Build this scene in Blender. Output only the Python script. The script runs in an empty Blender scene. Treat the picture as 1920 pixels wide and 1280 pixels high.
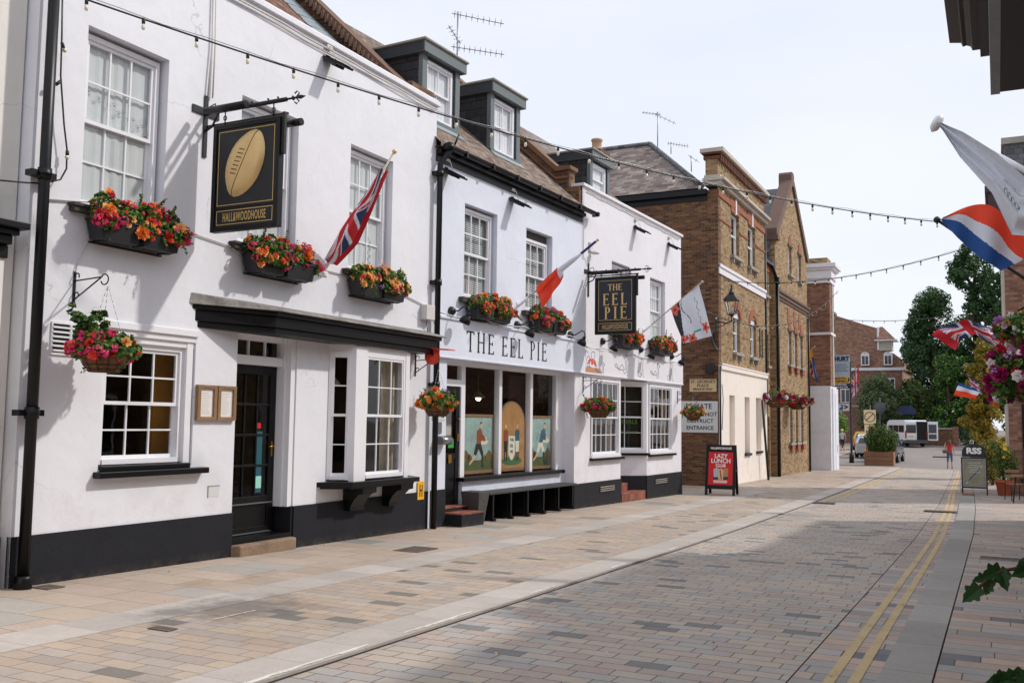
import bpy, bmesh, math, random
from math import sin, cos, pi, radians, sqrt, floor
from mathutils import Vector, Matrix
import numpy as np

# ------------------------------------------------------------------ scene, camera, light
sc = bpy.context.scene
F_PX, IW = 1800.0, 1920.0
YAW = math.atan2(910, F_PX); PITCH = math.atan2(149, F_PX); ROLL = 0.0128
cam_d = bpy.data.cameras.new('camera'); cam = bpy.data.objects.new('camera', cam_d)
sc.collection.objects.link(cam); sc.camera = cam
cam_d.sensor_width = 36.0; cam_d.lens = 36.0 * F_PX / IW; cam_d.clip_end = 2000; cam_d.clip_start = 0.05
_fw = Vector((-sin(YAW) * cos(PITCH), cos(YAW) * cos(PITCH), sin(PITCH)))
_r = Vector((cos(YAW), sin(YAW), 0)); _u = _r.cross(_fw)
_r2 = _r * cos(ROLL) + _u * sin(ROLL); _u2 = -_r * sin(ROLL) + _u * cos(ROLL)
cam.matrix_world = Matrix(((_r2.x, _u2.x, -_fw.x, 0), (_r2.y, _u2.y, -_fw.y, 0), (_r2.z, _u2.z, -_fw.z, 1.6), (0, 0, 0, 1)))

SUN = Vector((1.0, 0.70, 1.13)).normalized()
sun_d = bpy.data.lights.new('sun', 'SUN'); sun_d.energy = 2.3; sun_d.angle = radians(2.2); sun_d.color = (1.0, 0.95, 0.88)
sun_o = bpy.data.objects.new('sun', sun_d); sc.collection.objects.link(sun_o)
sun_o.rotation_euler = (-SUN).to_track_quat('-Z', 'Y').to_euler(); sun_o.location = (20, 14, 30)
w = bpy.data.worlds.new('World'); sc.world = w; w.use_nodes = True
nt = w.node_tree; nt.nodes.clear()
wo = nt.nodes.new('ShaderNodeOutputWorld'); bg = nt.nodes.new('ShaderNodeBackground')
sky = nt.nodes.new('ShaderNodeTexSky'); sky.sky_type = 'NISHITA'; sky.sun_disc = False
sky.sun_elevation = math.asin(SUN.z); sky.sun_rotation = math.atan2(SUN.x, SUN.y)
sky.air_density = 1.0; sky.dust_density = 2.0
tc = nt.nodes.new('ShaderNodeTexCoord'); mp = nt.nodes.new('ShaderNodeMapping'); mp.inputs['Scale'].default_value = (1.2, 1.2, 3.5)
nz = nt.nodes.new('ShaderNodeTexNoise'); nz.inputs['Scale'].default_value = 1.6; nz.inputs['Detail'].default_value = 5
rp = nt.nodes.new('ShaderNodeValToRGB'); rp.color_ramp.elements[0].position = .3; rp.color_ramp.elements[1].position = .75
rp.color_ramp.elements[0].color = (8.7, 9.25, 10.5, 1); rp.color_ramp.elements[1].color = (10.3, 10.45, 10.9, 1)
mx = nt.nodes.new('ShaderNodeMix'); mx.data_type = 'RGBA'; mx.inputs[0].default_value = .88   # high thin cloud veil
nt.links.new(tc.outputs['Generated'], mp.inputs[0]); nt.links.new(mp.outputs[0], nz.inputs['Vector']); nt.links.new(nz.outputs[0], rp.inputs[0])
nt.links.new(sky.outputs[0], mx.inputs[6]); nt.links.new(rp.outputs[0], mx.inputs[7]); nt.links.new(mx.outputs[2], bg.inputs[0])
bg.inputs[1].default_value = 0.092
nt.links.new(bg.outputs[0], wo.inputs[0])
sc.view_settings.view_transform = 'Standard'; sc.view_settings.look = 'None'; sc.view_settings.exposure = 0.16; sc.view_settings.gamma = 1.0
sc.render.engine = 'CYCLES'; sc.cycles.max_bounces = 8; sc.cycles.transparent_max_bounces = 24

# ------------------------------------------------------------------ node helpers and materials
def srgb(h):
    r = [int(h[i:i + 2], 16) / 255 for i in (0, 2, 4)]
    return tuple(c / 12.92 if c <= .04045 else ((c + .055) / 1.055) ** 2.4 for c in r)
class N:
    def __init__(s, name):
        s.m = bpy.data.materials.new(name); s.m.use_nodes = True; s.t = s.m.node_tree; s.t.nodes.clear()
        s.out = s.n('ShaderNodeOutputMaterial'); s.b = s.n('ShaderNodeBsdfPrincipled'); s.l(s.b.outputs[0], s.out.inputs[0])
    def n(s, k, **kw):
        x = s.t.nodes.new(k)
        for a, v in kw.items(): setattr(x, a, v)
        return x
    def l(s, a, b): s.t.links.new(a, b)
    def setin(s, i, v):
        if v is None: return
        if hasattr(v, 'is_linked'): s.l(v, i)
        else: i.default_value = v
    def math(s, op, a, b=None, c=None):
        x = s.n('ShaderNodeMath', operation=op)
        for i, v in enumerate((a, b, c)): s.setin(x.inputs[i], v)
        return x.outputs[0]
    def noise(s, vec, scale, detail=3, rough=.5):
        x = s.n('ShaderNodeTexNoise'); x.inputs['Scale'].default_value = scale; x.inputs['Detail'].default_value = detail
        x.inputs['Roughness'].default_value = rough
        if vec is not None: s.l(vec, x.inputs['Vector'])
        return x.outputs[0]
    def ramp(s, f, stops, const=False):
        x = s.n('ShaderNodeValToRGB'); cr = x.color_ramp
        if const: cr.interpolation = 'CONSTANT'
        while len(cr.elements) < len(stops): cr.elements.new(.5)
        for e, (p, c) in zip(cr.elements, stops):
            e.position = p; e.color = tuple(c) + (1,) if len(c) == 3 else c
        s.l(f, x.inputs[0]); return x.outputs[0]
    def mix(s, f, a, b, mode='MIX'):
        x = s.n('ShaderNodeMix', data_type='RGBA', blend_type=mode)
        s.setin(x.inputs[0], f); s.setin(x.inputs[6], a if hasattr(a, 'is_linked') else tuple(a) + (1,)); s.setin(x.inputs[7], b if hasattr(b, 'is_linked') else tuple(b) + (1,))
        return x.outputs[2]
    def bump(s, h, strength=.3, dist=.01):
        x = s.n('ShaderNodeBump'); x.inputs['Strength'].default_value = strength; x.inputs['Distance'].default_value = dist
        s.l(h, x.inputs['Height']); s.l(x.outputs[0], s.b.inputs['Normal'])
    def uv(s): return s.n('ShaderNodeUVMap', uv_map='UVMap').outputs[0]
    def pos(s): return s.n('ShaderNodeNewGeometry').outputs['Position']
    def obj(s): return s.n('ShaderNodeTexCoord').outputs['Object']

def vary(n, col, vec, amt=.15, s1=1.2, s2=18):
    """base colour with two scales of tonal wear"""
    a = n.noise(vec, s1, 5, .6); b = n.noise(vec, s2, 4, .6)
    v = n.math('ADD', n.math('MULTIPLY', n.math('SUBTRACT', a, .5), amt * 2.2), n.math('MULTIPLY', n.math('SUBTRACT', b, .5), amt * 1.3))
    v = n.math('ADD', v, 1.0)
    cmb = n.n('ShaderNodeCombineColor'); [n.l(v, cmb.inputs[i]) for i in range(3)]
    return n.mix(1.0, col, cmb.outputs[0], 'MULTIPLY')

def mat(name, col, rough=.6, metal=0, amt=.12, s1=1.5, s2=25, bump=.0, bscale=40, spec=.5, coat=0):
    n = N(name); c = srgb(col) if isinstance(col, str) else col
    vec = n.obj()
    n.l(vary(n, c, vec, amt, s1, s2), n.b.inputs['Base Color'])
    n.b.inputs['Roughness'].default_value = rough; n.b.inputs['Metallic'].default_value = metal
    n.b.inputs['Specular IOR Level'].default_value = spec
    if coat: n.b.inputs['Coat Weight'].default_value = coat; n.b.inputs['Coat Roughness'].default_value = .08
    if bump: n.bump(n.noise(vec, bscale, 4), bump, .01)
    return n.m

def plaster(name, col, streak=.12):
    n = N(name); p = n.pos()
    mpn = n.n('ShaderNodeMapping'); mpn.inputs['Scale'].default_value = (3.5, 3.5, .25); n.l(p, mpn.inputs[0])
    st = n.noise(mpn.outputs[0], 1.6, 5, .65)
    c = vary(n, srgb(col), p, .025, .5, 9)
    stf = n.ramp(st, [(.52, (0, 0, 0)), (.8, (1, 1, 1))])
    c = n.mix(n.math('MULTIPLY', stf, streak), c, srgb('A79C94'))
    # grime splashed up near the foot of the wall
    sx = n.n('ShaderNodeSeparateXYZ'); n.l(p, sx.inputs[0])
    low = n.math('SUBTRACT', 1.15, sx.outputs[2]); low = n.math('MAXIMUM', low, 0); low = n.math('MINIMUM', low, 1)
    gr = n.ramp(n.noise(p, 2.2, 6, .7), [(.5, (0, 0, 0)), (.72, (1, 1, 1))])
    c = n.mix(n.math('MULTIPLY', n.math('MULTIPLY', gr, low), .42), c, srgb('B3A096'))
    pv = n.ramp(n.noise(p, .8, 2, .4), [(.50, (0, 0, 0)), (.515, (1, 1, 1))]); c = n.mix(n.math('MULTIPLY', pv, .05), c, srgb('B8B4BC'))
    vo = n.n('ShaderNodeTexVoronoi', feature='DISTANCE_TO_EDGE'); vo.inputs['Scale'].default_value = .55; wv = n.n('ShaderNodeVectorMath', operation='ADD'); n.l(p, wv.inputs[0])
    nc = n.n('ShaderNodeTexNoise'); nc.inputs['Scale'].default_value = 2.2; nc.inputs['Detail'].default_value = 6; n.l(p, nc.inputs['Vector']); ns = n.n('ShaderNodeVectorMath', operation='SCALE'); n.l(nc.outputs['Color'], ns.inputs[0]); ns.inputs['Scale'].default_value = .5
    n.l(ns.outputs[0], wv.inputs[1]); n.l(wv.outputs[0], vo.inputs['Vector'])
    ck = n.math('MULTIPLY', n.math('LESS_THAN', vo.outputs['Distance'], .0022), n.ramp(n.noise(p, .9, 2), [(.5, (0, 0, 0)), (.6, (1, 1, 1))])); c = n.mix(n.math('MULTIPLY', ck, .35), c, srgb('8A8690'))
    n.l(c, n.b.inputs['Base Color']); n.b.inputs['Roughness'].default_value = .62
    h = n.math('ADD', n.math('MULTIPLY', n.noise(p, 1.8, 3), .9), n.math('MULTIPLY', n.noise(p, 55, 4), .10))
    n.bump(h, .55, .035)
    return n.m

def scuffed(name, col):
    n = N(name); p = n.pos(); c = vary(n, srgb(col), p, .30, 1.3, 22)
    f = n.ramp(n.noise(p, 26, 6, .8), [(.66, (0, 0, 0)), (.74, (1, 1, 1))]); c = n.mix(n.math('MULTIPLY', f, .30), c, srgb('8A8886'))
    sx = n.n('ShaderNodeSeparateXYZ'); n.l(p, sx.inputs[0]); low = n.math('MAXIMUM', n.math('SUBTRACT', .12, n.math('ADD', sx.outputs[2], n.math('MULTIPLY', sx.outputs[1], .016))), 0)
    f = n.math('MULTIPLY', n.math('MINIMUM', n.math('MULTIPLY', low, 5), 1), n.ramp(n.noise(p, 7, 5, .7), [(.42, (0, 0, 0)), (.65, (1, 1, 1))])); c = n.mix(n.math('MULTIPLY', f, .45), c, srgb('7A6E62'))
    n.l(c, n.b.inputs['Base Color']); n.b.inputs['Roughness'].default_value = .68; n.b.inputs['Specular IOR Level'].default_value = .28
    n.bump(n.math('ADD', n.noise(p, 3, 3), n.math('MULTIPLY', n.noise(p, 45, 4), .2)), .5, .02); return n.m

def tiles(name, w, h, cols, joint, jcol, off=.5, jitter=0, rough=.75, bump=.5, vec=None, wear=.16, swap=False, dark=None, zvar=0, jw=.3, gum=False, stain=None):
    """courses of bricks, slates or slabs from UV (metres): a random tone per piece, recessed joints"""
    n = N(name); uvn = n.uv() if vec is None else getattr(n, vec)()
    sx = n.n('ShaderNodeSeparateXYZ'); n.l(uvn, sx.inputs[0])
    U, V = (sx.outputs[1], sx.outputs[0]) if swap else (sx.outputs[0], sx.outputs[1])
    v = n.math('DIVIDE', V, h); row = n.math('FLOOR', v); fv = n.math('SUBTRACT', v, row)
    wr = n.n('ShaderNodeTexWhiteNoise', noise_dimensions='1D'); n.l(row, wr.inputs['W'])
    o = n.math('MULTIPLY', n.math('MODULO', n.math('ABSOLUTE', row), 2), off)
    if jitter: o = n.math('ADD', o, n.math('MULTIPLY', wr.outputs[0], jitter))
    u = n.math('ADD', n.math('DIVIDE', U, w), o); col = n.math('FLOOR', u); fu = n.math('SUBTRACT', u, col)
    cid = n.n('ShaderNodeCombineXYZ'); n.l(col, cid.inputs[0]); n.l(row, cid.inputs[1])
    wn = n.n('ShaderNodeTexWhiteNoise', noise_dimensions='2D'); n.l(cid.outputs[0], wn.inputs['Vector'])
    base = n.ramp(wn.outputs[0], cols, True)
    sc3 = n.n('ShaderNodeSeparateColor'); n.l(wn.outputs[1], sc3.inputs[0])
    k = n.math('ADD', n.math('MULTIPLY', sc3.outputs[1], wear), 1 - wear / 2)
    p = n.pos()
    k2 = n.math('ADD', n.math('MULTIPLY', n.noise(p, .35, 4, .6), .5), .75)
    k3 = n.math('ADD', n.math('MULTIPLY', n.noise(p, 30, 5, .7), .34), .83)
    k4 = n.math('ADD', n.math('MULTIPLY', n.noise(p, 4.5, 6, .75), .36), .82)
    k5 = n.math('ADD', n.math('MULTIPLY', n.noise(p, 140, 2, .8), .5), .75)
    k = n.math('MULTIPLY', n.math('MULTIPLY', n.math('MULTIPLY', k, k2), k3), n.math('MULTIPLY', k4, k5))
    cc = n.n('ShaderNodeCombineColor'); [n.l(k, cc.inputs[i]) for i in range(3)]
    base = n.mix(1.0, base, cc.outputs[0], 'MULTIPLY')
    if gum:    # trodden-in spots of gum and oil
        vo = n.n('ShaderNodeTexVoronoi'); vo.inputs['Scale'].default_value = 2.6; n.l(p, vo.inputs['Vector'])
        vs = n.n('ShaderNodeSeparateColor'); n.l(vo.outputs['Color'], vs.inputs[0])
        rr = n.math('MULTIPLY', n.math('MAXIMUM', n.math('SUBTRACT', vs.outputs[0], .45), 0), .11)
        sp = n.math('LESS_THAN', n.math('ADD', vo.outputs['Distance'], n.math('MULTIPLY', n.noise(p, 60, 2), .02)), n.math('ADD', rr, .008))
        base = n.mix(n.math('MULTIPLY', sp, n.math('MULTIPLY', vs.outputs[1], .55)), base, srgb('5A5450'))
    if stain:  # one old oil stain
        sp3 = n.n('ShaderNodeSeparateXYZ'); n.l(p, sp3.inputs[0])
        e = n.math('SQRT', n.math('ADD', n.math('POWER', n.math('DIVIDE', n.math('SUBTRACT', sp3.outputs[0], stain[0]), stain[2]), 2), n.math('POWER', n.math('DIVIDE', n.math('SUBTRACT', sp3.outputs[1], stain[1]), stain[3]), 2)))
        e = n.math('ADD', e, n.math('MULTIPLY', n.math('SUBTRACT', n.noise(p, 2.4, 5, .7), .5), 2.2))
        sm = n.ramp(e, [(.35, (1, 1, 1)), (.85, (0, 0, 0))]); base = n.mix(n.math('MULTIPLY', sm, .62), base, srgb('565250'))
    if dark:   # irregular old stains
        dk = n.ramp(n.noise(p, dark[0], 5, .65), [(dark[1], (0, 0, 0)), (dark[1] + .12, (1, 1, 1))])
        base = n.mix(n.math('MULTIPLY', dk, dark[2]), base, srgb(dark[3]))
    du = n.math('MULTIPLY', n.math('MINIMUM', fu, n.math('SUBTRACT', 1, fu)), w)
    dv = n.math('MULTIPLY', n.math('MINIMUM', fv, n.math('SUBTRACT', 1, fv)), h)
    d = n.math('MINIMUM', du, dv)
    d = n.math('ADD', d, n.math('MULTIPLY', n.math('SUBTRACT', n.noise(p, 60, 2), .5), joint * .9))
    mr = n.n('ShaderNodeMapRange'); n.l(d, mr.inputs[0]); mr.inputs[1].default_value = joint * jw; mr.inputs[2].default_value = joint
    jc = n.mix(n.noise(p, 3, 3), srgb(jcol), [c * .6 for c in srgb(jcol)])
    n.l(n.mix(mr.outputs[0], jc, base), n.b.inputs['Base Color'])
    n.b.inputs['Roughness'].default_value = rough
    hh = n.math('ADD', n.math('MULTIPLY', mr.outputs[0], 1.0), n.math('ADD', n.math('MULTIPLY', n.noise(p, 45, 4), .35), n.math('MULTIPLY', sc3.outputs[2], zvar)))
    n.bump(hh, bump, .01)
    return n.m

def glass(name, tint=(.97, .99, .98), refl=1.0):
    n = N(name); n.t.nodes.remove(n.b)
    tr = n.n('ShaderNodeBsdfTransparent'); tr.inputs[0].default_value = (*tint, 1)
    gl = n.n('ShaderNodeBsdfGlossy'); gl.inputs['Roughness'].default_value = .015; gl.inputs[0].default_value = (1, 1, 1, 1)
    fr = n.n('ShaderNodeFresnel'); gb = n.n('ShaderNodeNewGeometry').outputs['Backfacing']; n.l(n.math('SUBTRACT', 1.5, n.math('MULTIPLY', gb, .8333)), fr.inputs[0])
    nb = n.n('ShaderNodeBump'); nb.inputs['Strength'].default_value = .04; nb.inputs['Distance'].default_value = .02
    n.l(n.noise(n.pos(), 3.0, 2), nb.inputs['Height']); n.l(nb.outputs[0], gl.inputs['Normal']); n.l(nb.outputs[0], fr.inputs['Normal'])
    mxs = n.n('ShaderNodeMixShader'); n.l(n.math('MINIMUM', n.math('MULTIPLY', fr.outputs[0], refl), 1), mxs.inputs[0])
    n.l(tr.outputs[0], mxs.inputs[1]); n.l(gl.outputs[0], mxs.inputs[2]); n.l(mxs.outputs[0], n.out.inputs[0])
    return n.m

def emis(name, col, s):
    n = N(name); n.b.inputs['Emission Color'].default_value = (*col, 1); n.b.inputs['Emission Strength'].default_value = s
    n.b.inputs['Base Color'].default_value = (*col, 1); return n.m

def leafmat(name, a, b, trans=.25):
    n = N(name); oi = n.obj()
    c = n.mix(n.noise(oi, 6, 2), srgb(a), srgb(b)); n.l(c, n.b.inputs['Base Color']); n.b.inputs['Roughness'].default_value = .55
    n.b.inputs['Specular IOR Level'].default_value = .3
    t = n.n('ShaderNodeBsdfTranslucent'); n.l(c, t.inputs[0]); ms = n.n('ShaderNodeMixShader'); ms.inputs[0].default_value = trans
    n.l(n.b.outputs[0], ms.inputs[1]); n.l(t.outputs[0], ms.inputs[2]); n.l(ms.outputs[0], n.out.inputs[0])
    return n.m

def worn_paint(name, col):
    n = N(name); p = n.pos(); n.l(vary(n, srgb(col), p, .18, 2, 30), n.b.inputs['Base Color']); n.b.inputs['Roughness'].default_value = .7
    tr = n.n('ShaderNodeBsdfTransparent'); ms = n.n('ShaderNodeMixShader')
    f = n.ramp(n.math('ADD', n.math('MULTIPLY', n.noise(p, 38, 5, .7), .6), n.math('MULTIPLY', n.noise(p, 2.5, 3), .4)), [(.53, (0, 0, 0)), (.68, (.62, .62, .62))])
    n.l(f, ms.inputs[0]); n.l(n.b.outputs[0], ms.inputs[1]); n.l(tr.outputs[0], ms.inputs[2]); n.l(ms.outputs[0], n.out.inputs[0])
    return n.m

W = dict(
    white=plaster('white_render', 'E4E4EA', .05), white2=plaster('blue_white_render', 'DEE3F0', .04), white3=plaster('grey_white_render', 'E6E4EA', .08),
    cream=plaster('cream_render', 'F0E6DC', .10), oldwhite=plaster('old_white_render', 'E2DED8', .3),
    gloss=mat('white_gloss_paint', 'E9E8EC', .35, amt=.05), black=mat('black_gloss_paint', '08090C', .38, amt=.3, spec=.35),
    plinth=scuffed('black_masonry_paint', '1D1E24'), darkgrey=mat('dark_grey_paint', '262C31', .5),
    greypaint=mat('blue_grey_paint', '646C6E', .5, amt=.1), lead=mat('lead_sheet', '8C979C', .5, amt=.3, bump=.3, bscale=6),
    stone=mat('weathered_stone', '9A958C', .8, amt=.4, s1=3, bump=.4), pale=mat('pale_stone', 'B9B0A4', .8, amt=.25, bump=.3),
    iron=mat('black_iron', '121214', .45, amt=.3, spec=.5), metal=mat('galvanised_steel', '9A9EA2', .35, .9), brass=mat('brass', 'B98B3A', .3, .9),
    gold=mat('gold_leaf', 'E0BE84', .42, .35, amt=.10, s1=3), goldpaint=mat('gold_paint', 'D9B872', .5, .2), cable=mat('grey_white_cable', 'CFCBC8', .5),
    clear=glass('window_glass'), dark=mat('dark_interior', '15120F', .8), warmwall=mat('ochre_interior_wall', 'D08A30', .8, amt=.2),
    floorw=mat('interior_floor', '3A2A20', .6), blind=mat('net_curtain', 'C6C8CA', .8, amt=.05), cloth=mat('white_curtain', 'D8D8DE', .8),
    wood=mat('stained_wood', '8A6A4A', .6, amt=.35, s1=4), paper=mat('paper', 'E6E0DC', .7, amt=.04), oak=mat('planter_timber', '8C6A50', .8, amt=.35, bump=.4, bscale=12),
    terracotta=mat('terracotta', 'A8583A', .8, amt=.2), coir=mat('coir_liner', '6E4A30', .95, amt=.4, s2=60, bump=.8, bscale=60), redtile=None,
    red=mat('red_print', 'D4141E', .5, amt=.06), redp=mat('red_plastic', 'E8452E', .45, amt=.1), yellow=mat('yellow_plastic', 'F0B420', .5, amt=.08),
    yellow2=mat('yellow_print', 'E8B92C', .5), navy=mat('navy_print', '1E2C58', .5), signwhite=mat('sign_white', 'D8DADA', .5, amt=.08), signcream=mat('sign_cream', 'D9C095', .6, amt=.1),
    signblue=mat('sign_blue_grey', 'A9BCCC', .5), blue=mat('blue_print', '2266A8', .5), blackprint=mat('black_print', '101014', .6, amt=.05), green=mat('green_print', '2E9A3C', .6), whiteprint=mat('white_print', 'EFEFEF', .5, amt=.03),
    rubber=mat('tyre_rubber', '1A1A1C', .85), skin=mat('skin', 'C08F78', .6, amt=.06), hair=mat('hair_brown', '6A4128', .7, amt=.3, s2=40),
    teal=mat('teal_print', '1A5562', .6), purplecloth=mat('grey_cloth', 'A9AEB6', .9),
    asphalt=None, concrete=mat('concrete', 'A8A29C', .85, amt=.2, bump=.3),
    fblue=mat('flag_blue', '1B4F94', .75, amt=.06), fwhite=mat('flag_white', 'D8DCE6', .75, amt=.04), fred=mat('flag_red', 'C8202C', .75, amt=.06), forange=mat('flag_orange_red', 'EE4526', .75, amt=.06), fblack=mat('flag_black', '26282E', .75), fyellow=mat('flag_yellow', 'F2B233', .75), fnavy=mat('flag_navy', '283A66', .75, amt=.06),
    carwhite=mat('white_car_paint', 'DADCE0', .3, amt=.03, coat=.6), carblack=mat('black_car_paint', '16181C', .25, amt=.05, coat=.8), carsilver=mat('silver_car_paint', 'B8BCC0', .3, .5, amt=.03, coat=.6), caryellow=mat('yellow_car_paint', 'C8961E', .3, amt=.03, coat=.6),
    carglass=mat('tinted_glass', '101418', .08, amt=.02, spec=.8), taillight=mat('tail_light', 'A81420', .25), asphaltgrey=mat('grey_plastic', '4A4C50', .6),
    denim=mat('denim', '3A5A74', .9), redcloth=mat('red_cloth', 'C0303C', .9), bluecloth=mat('navy_cloth', '20242E', .9), bag=mat('brown_leather', '5A4034', .6),
    bark=mat('bark', '4A3A2C', .95, amt=.4, bump=.8, bscale=10),
)
W['brickdark'] = tiles('dark_stock_brick', .225, .075, [(0, srgb('664632')), (.25, srgb('724E34')), (.45, srgb('523A2C')), (.62, srgb('7C5A3C')), (.8, srgb('62402E')), (.93, srgb('443028'))], .006, '8A7860', rough=.9, bump=.5, dark=(1.1, .6, .3, '4A382C'), wear=.12)
W['brickyellow'] = tiles('yellow_stock_brick', .235, .078, [(0, srgb('967A56')), (.3, srgb('A08460')), (.55, srgb('866C4C')), (.75, srgb('AA906C')), (.9, srgb('705A44'))], .006, '8E7E66', rough=.9, bump=.5, dark=(.8, .62, .2, '86704E'), wear=.10)
W['brickred'] = tiles('red_brown_brick', .235, .078, [(0, srgb('85604F')), (.3, srgb('906A58')), (.55, srgb('7A5648')), (.8, srgb('9A7662')), (.93, srgb('6C4A40'))], .006, '7E6A5C', rough=.9, bump=.4, wear=.1)
W['rubbed'] = mat('rubbed_red_brick', '965A42', .85, amt=.35, s1=3, bump=.3)
W['claytile'] = tiles('clay_roof_tile', .17, .10, [(0, srgb('7C6A5C')), (.25, srgb('8A786A')), (.5, srgb('705E52')), (.75, srgb('94847A')), (.9, srgb('60524A'))], .006, '3A2E26', rough=.9, bump=.9, zvar=.6)
W['claytile2'] = tiles('red_clay_roof_tile', .17, .12, [(0, srgb('745040')), (.3, srgb('84604C')), (.6, srgb('5E4236')), (.85, srgb('947464'))], .008, '2E1E18', rough=.9, bump=1.0, zvar=.6)
W['slate'] = tiles('grey_brown_slate', .30, .19, [(0, srgb('756660')), (.3, srgb('857670')), (.6, srgb('665852')), (.85, srgb('958880')), (.95, srgb('554A48'))], .007, '3C3430', rough=.7, bump=.7, zvar=.5)
W['slatehang'] = tiles('dark_hung_slate', .24, .17, [(0, srgb('2C2B2E')), (.3, srgb('38373A')), (.6, srgb('232226')), (.85, srgb('454144'))], .008, '101012', rough=.55, bump=1.0, zvar=.8)
W['slategrey'] = tiles('grey_slate', .25, .18, [(0, srgb('5A5C60')), (.4, srgb('6A6C70')), (.75, srgb('4A4A4E'))], .007, '2E2E32', rough=.6, bump=.6, zvar=.5)
W['redtile'] = tiles('red_quarry_tile', .15, .15, [(0, srgb('8A4A3A')), (.4, srgb('9C5C48')), (.75, srgb('7A4034'))], .005, '5A4A44', rough=.6, bump=.3)
W['hoard'] = tiles('white_hoarding_board', 30, .62, [(0, srgb('E0E2EA')), (.5, srgb('DEE0E8'))], .004, 'C0C2CA', rough=.5, bump=.1, wear=.01)
_pav = [(0, srgb('AD9B8B')), (.22, srgb('A89C92')), (.42, srgb('B19F8D')), (.60, srgb('A2968C')), (.74, srgb('AA9686')), (.84, srgb('AFA194')), (.94, srgb('78736C'))]
W['sett'] = tiles('stone_setts', .33, .172, _pav, .0050, '665A50', off=.5, jitter=.35, rough=.8, bump=.3, wear=.10, dark=(.55, .58, .3, '8E8072'), jw=.3, gum=True, stain=(-6.1, 6.7, .75, 1.1))
W['road'] = tiles('road_setts', .30, .165, [(0, srgb('ACA094')), (.22, srgb('A6A09A')), (.42, srgb('B0A294')), (.60, srgb('A09A96')), (.76, srgb('A8988E')), (.94, srgb('767676'))], .0058, '4A4038', off=.5, jitter=.3, rough=.8, bump=.4, wear=.10, dark=(.5, .60, .25, '8A7E74'), jw=.35, gum=True)
W['slab'] = tiles('large_stone_slabs', .82, .46, [(0, srgb('B0A090')), (.25, srgb('B4A294')), (.5, srgb('AAA49C')), (.7, srgb('AC9C8C')), (.9, srgb('908C86'))], .006, '74645A', off=.45, jitter=.5, rough=.8, bump=.3, wear=.12, dark=(.9, .58, .5, '92785E'), jw=.3, gum=True)
W['slabr'] = tiles('right_stone_slabs', .78, .215, [(0, srgb('A8968C')), (.28, srgb('A09A96')), (.5, srgb('AE9A8C')), (.68, srgb('96928F')), (.87, srgb('6E6E72')), (.94, srgb('B0A298'))], .006, '4C423C', off=.5, jitter=.8, rough=.8, bump=.4, wear=.22, jw=.35, gum=True)
W['kerbstone'] = tiles('granite_kerb', .62, 1.0, [(0, srgb('B2A9A2')), (.5, srgb('ACA39C')), (.8, srgb('B8AFA8'))], .004, '857B74', rough=.85, bump=.25, wear=.06, swap=True, off=.3, dark=(1.4, .6, .3, '7E766E'), gum=True, stain=(-6.1, 6.7, .75, 1.1))
W['kerbstone2'] = tiles('granite_kerb_grey', 1.05, 50, [(0, srgb('98948F')), (.5, srgb('9E9A95')), (.8, srgb('928E8A'))], .005, '4A4440', rough=.85, bump=.25, wear=.06, swap=True, off=0, gum=True)
W['asphalt'] = mat('worn_tarmac', (.235, .205, .195), .9, amt=.14, s1=.25, s2=40, bump=.3, bscale=80)
W['groundbase'] = mat('ground_earth', (.2, .18, .16), .95, amt=.2)
W['yline'] = worn_paint('worn_yellow_paint', 'BCA478')
W['wline'] = worn_paint('worn_white_paint', 'D8D4CC')
W['groove'] = mat('drain_groove', '2A2420', .9)
G = [leafmat('leaf_mid', '3E6A2A', '5C8A3A'), leafmat('leaf_dark', '22421E', '36582A'), leafmat('leaf_olive', '6E7A36', '8A8A3E')]
FL = dict(pink=leafmat('petal_pink', 'E0286A', 'F0558A', .2), crimson=leafmat('petal_crimson', 'C01030', 'DC2044', .2), scarlet=leafmat('petal_scarlet', 'E8402A', 'F06040', .2),
          orange=leafmat('petal_orange', 'F08030', 'F6A052', .2), peach=leafmat('petal_peach', 'F4B868', 'FAD090', .2), white=leafmat('petal_white', 'F0E6E6', 'FAF4F0', .2), magenta=leafmat('petal_magenta', '8A1050', 'B0206A', .2), lilac=leafmat('petal_lilac', 'B070B8', 'D09AD0', .2))
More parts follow.
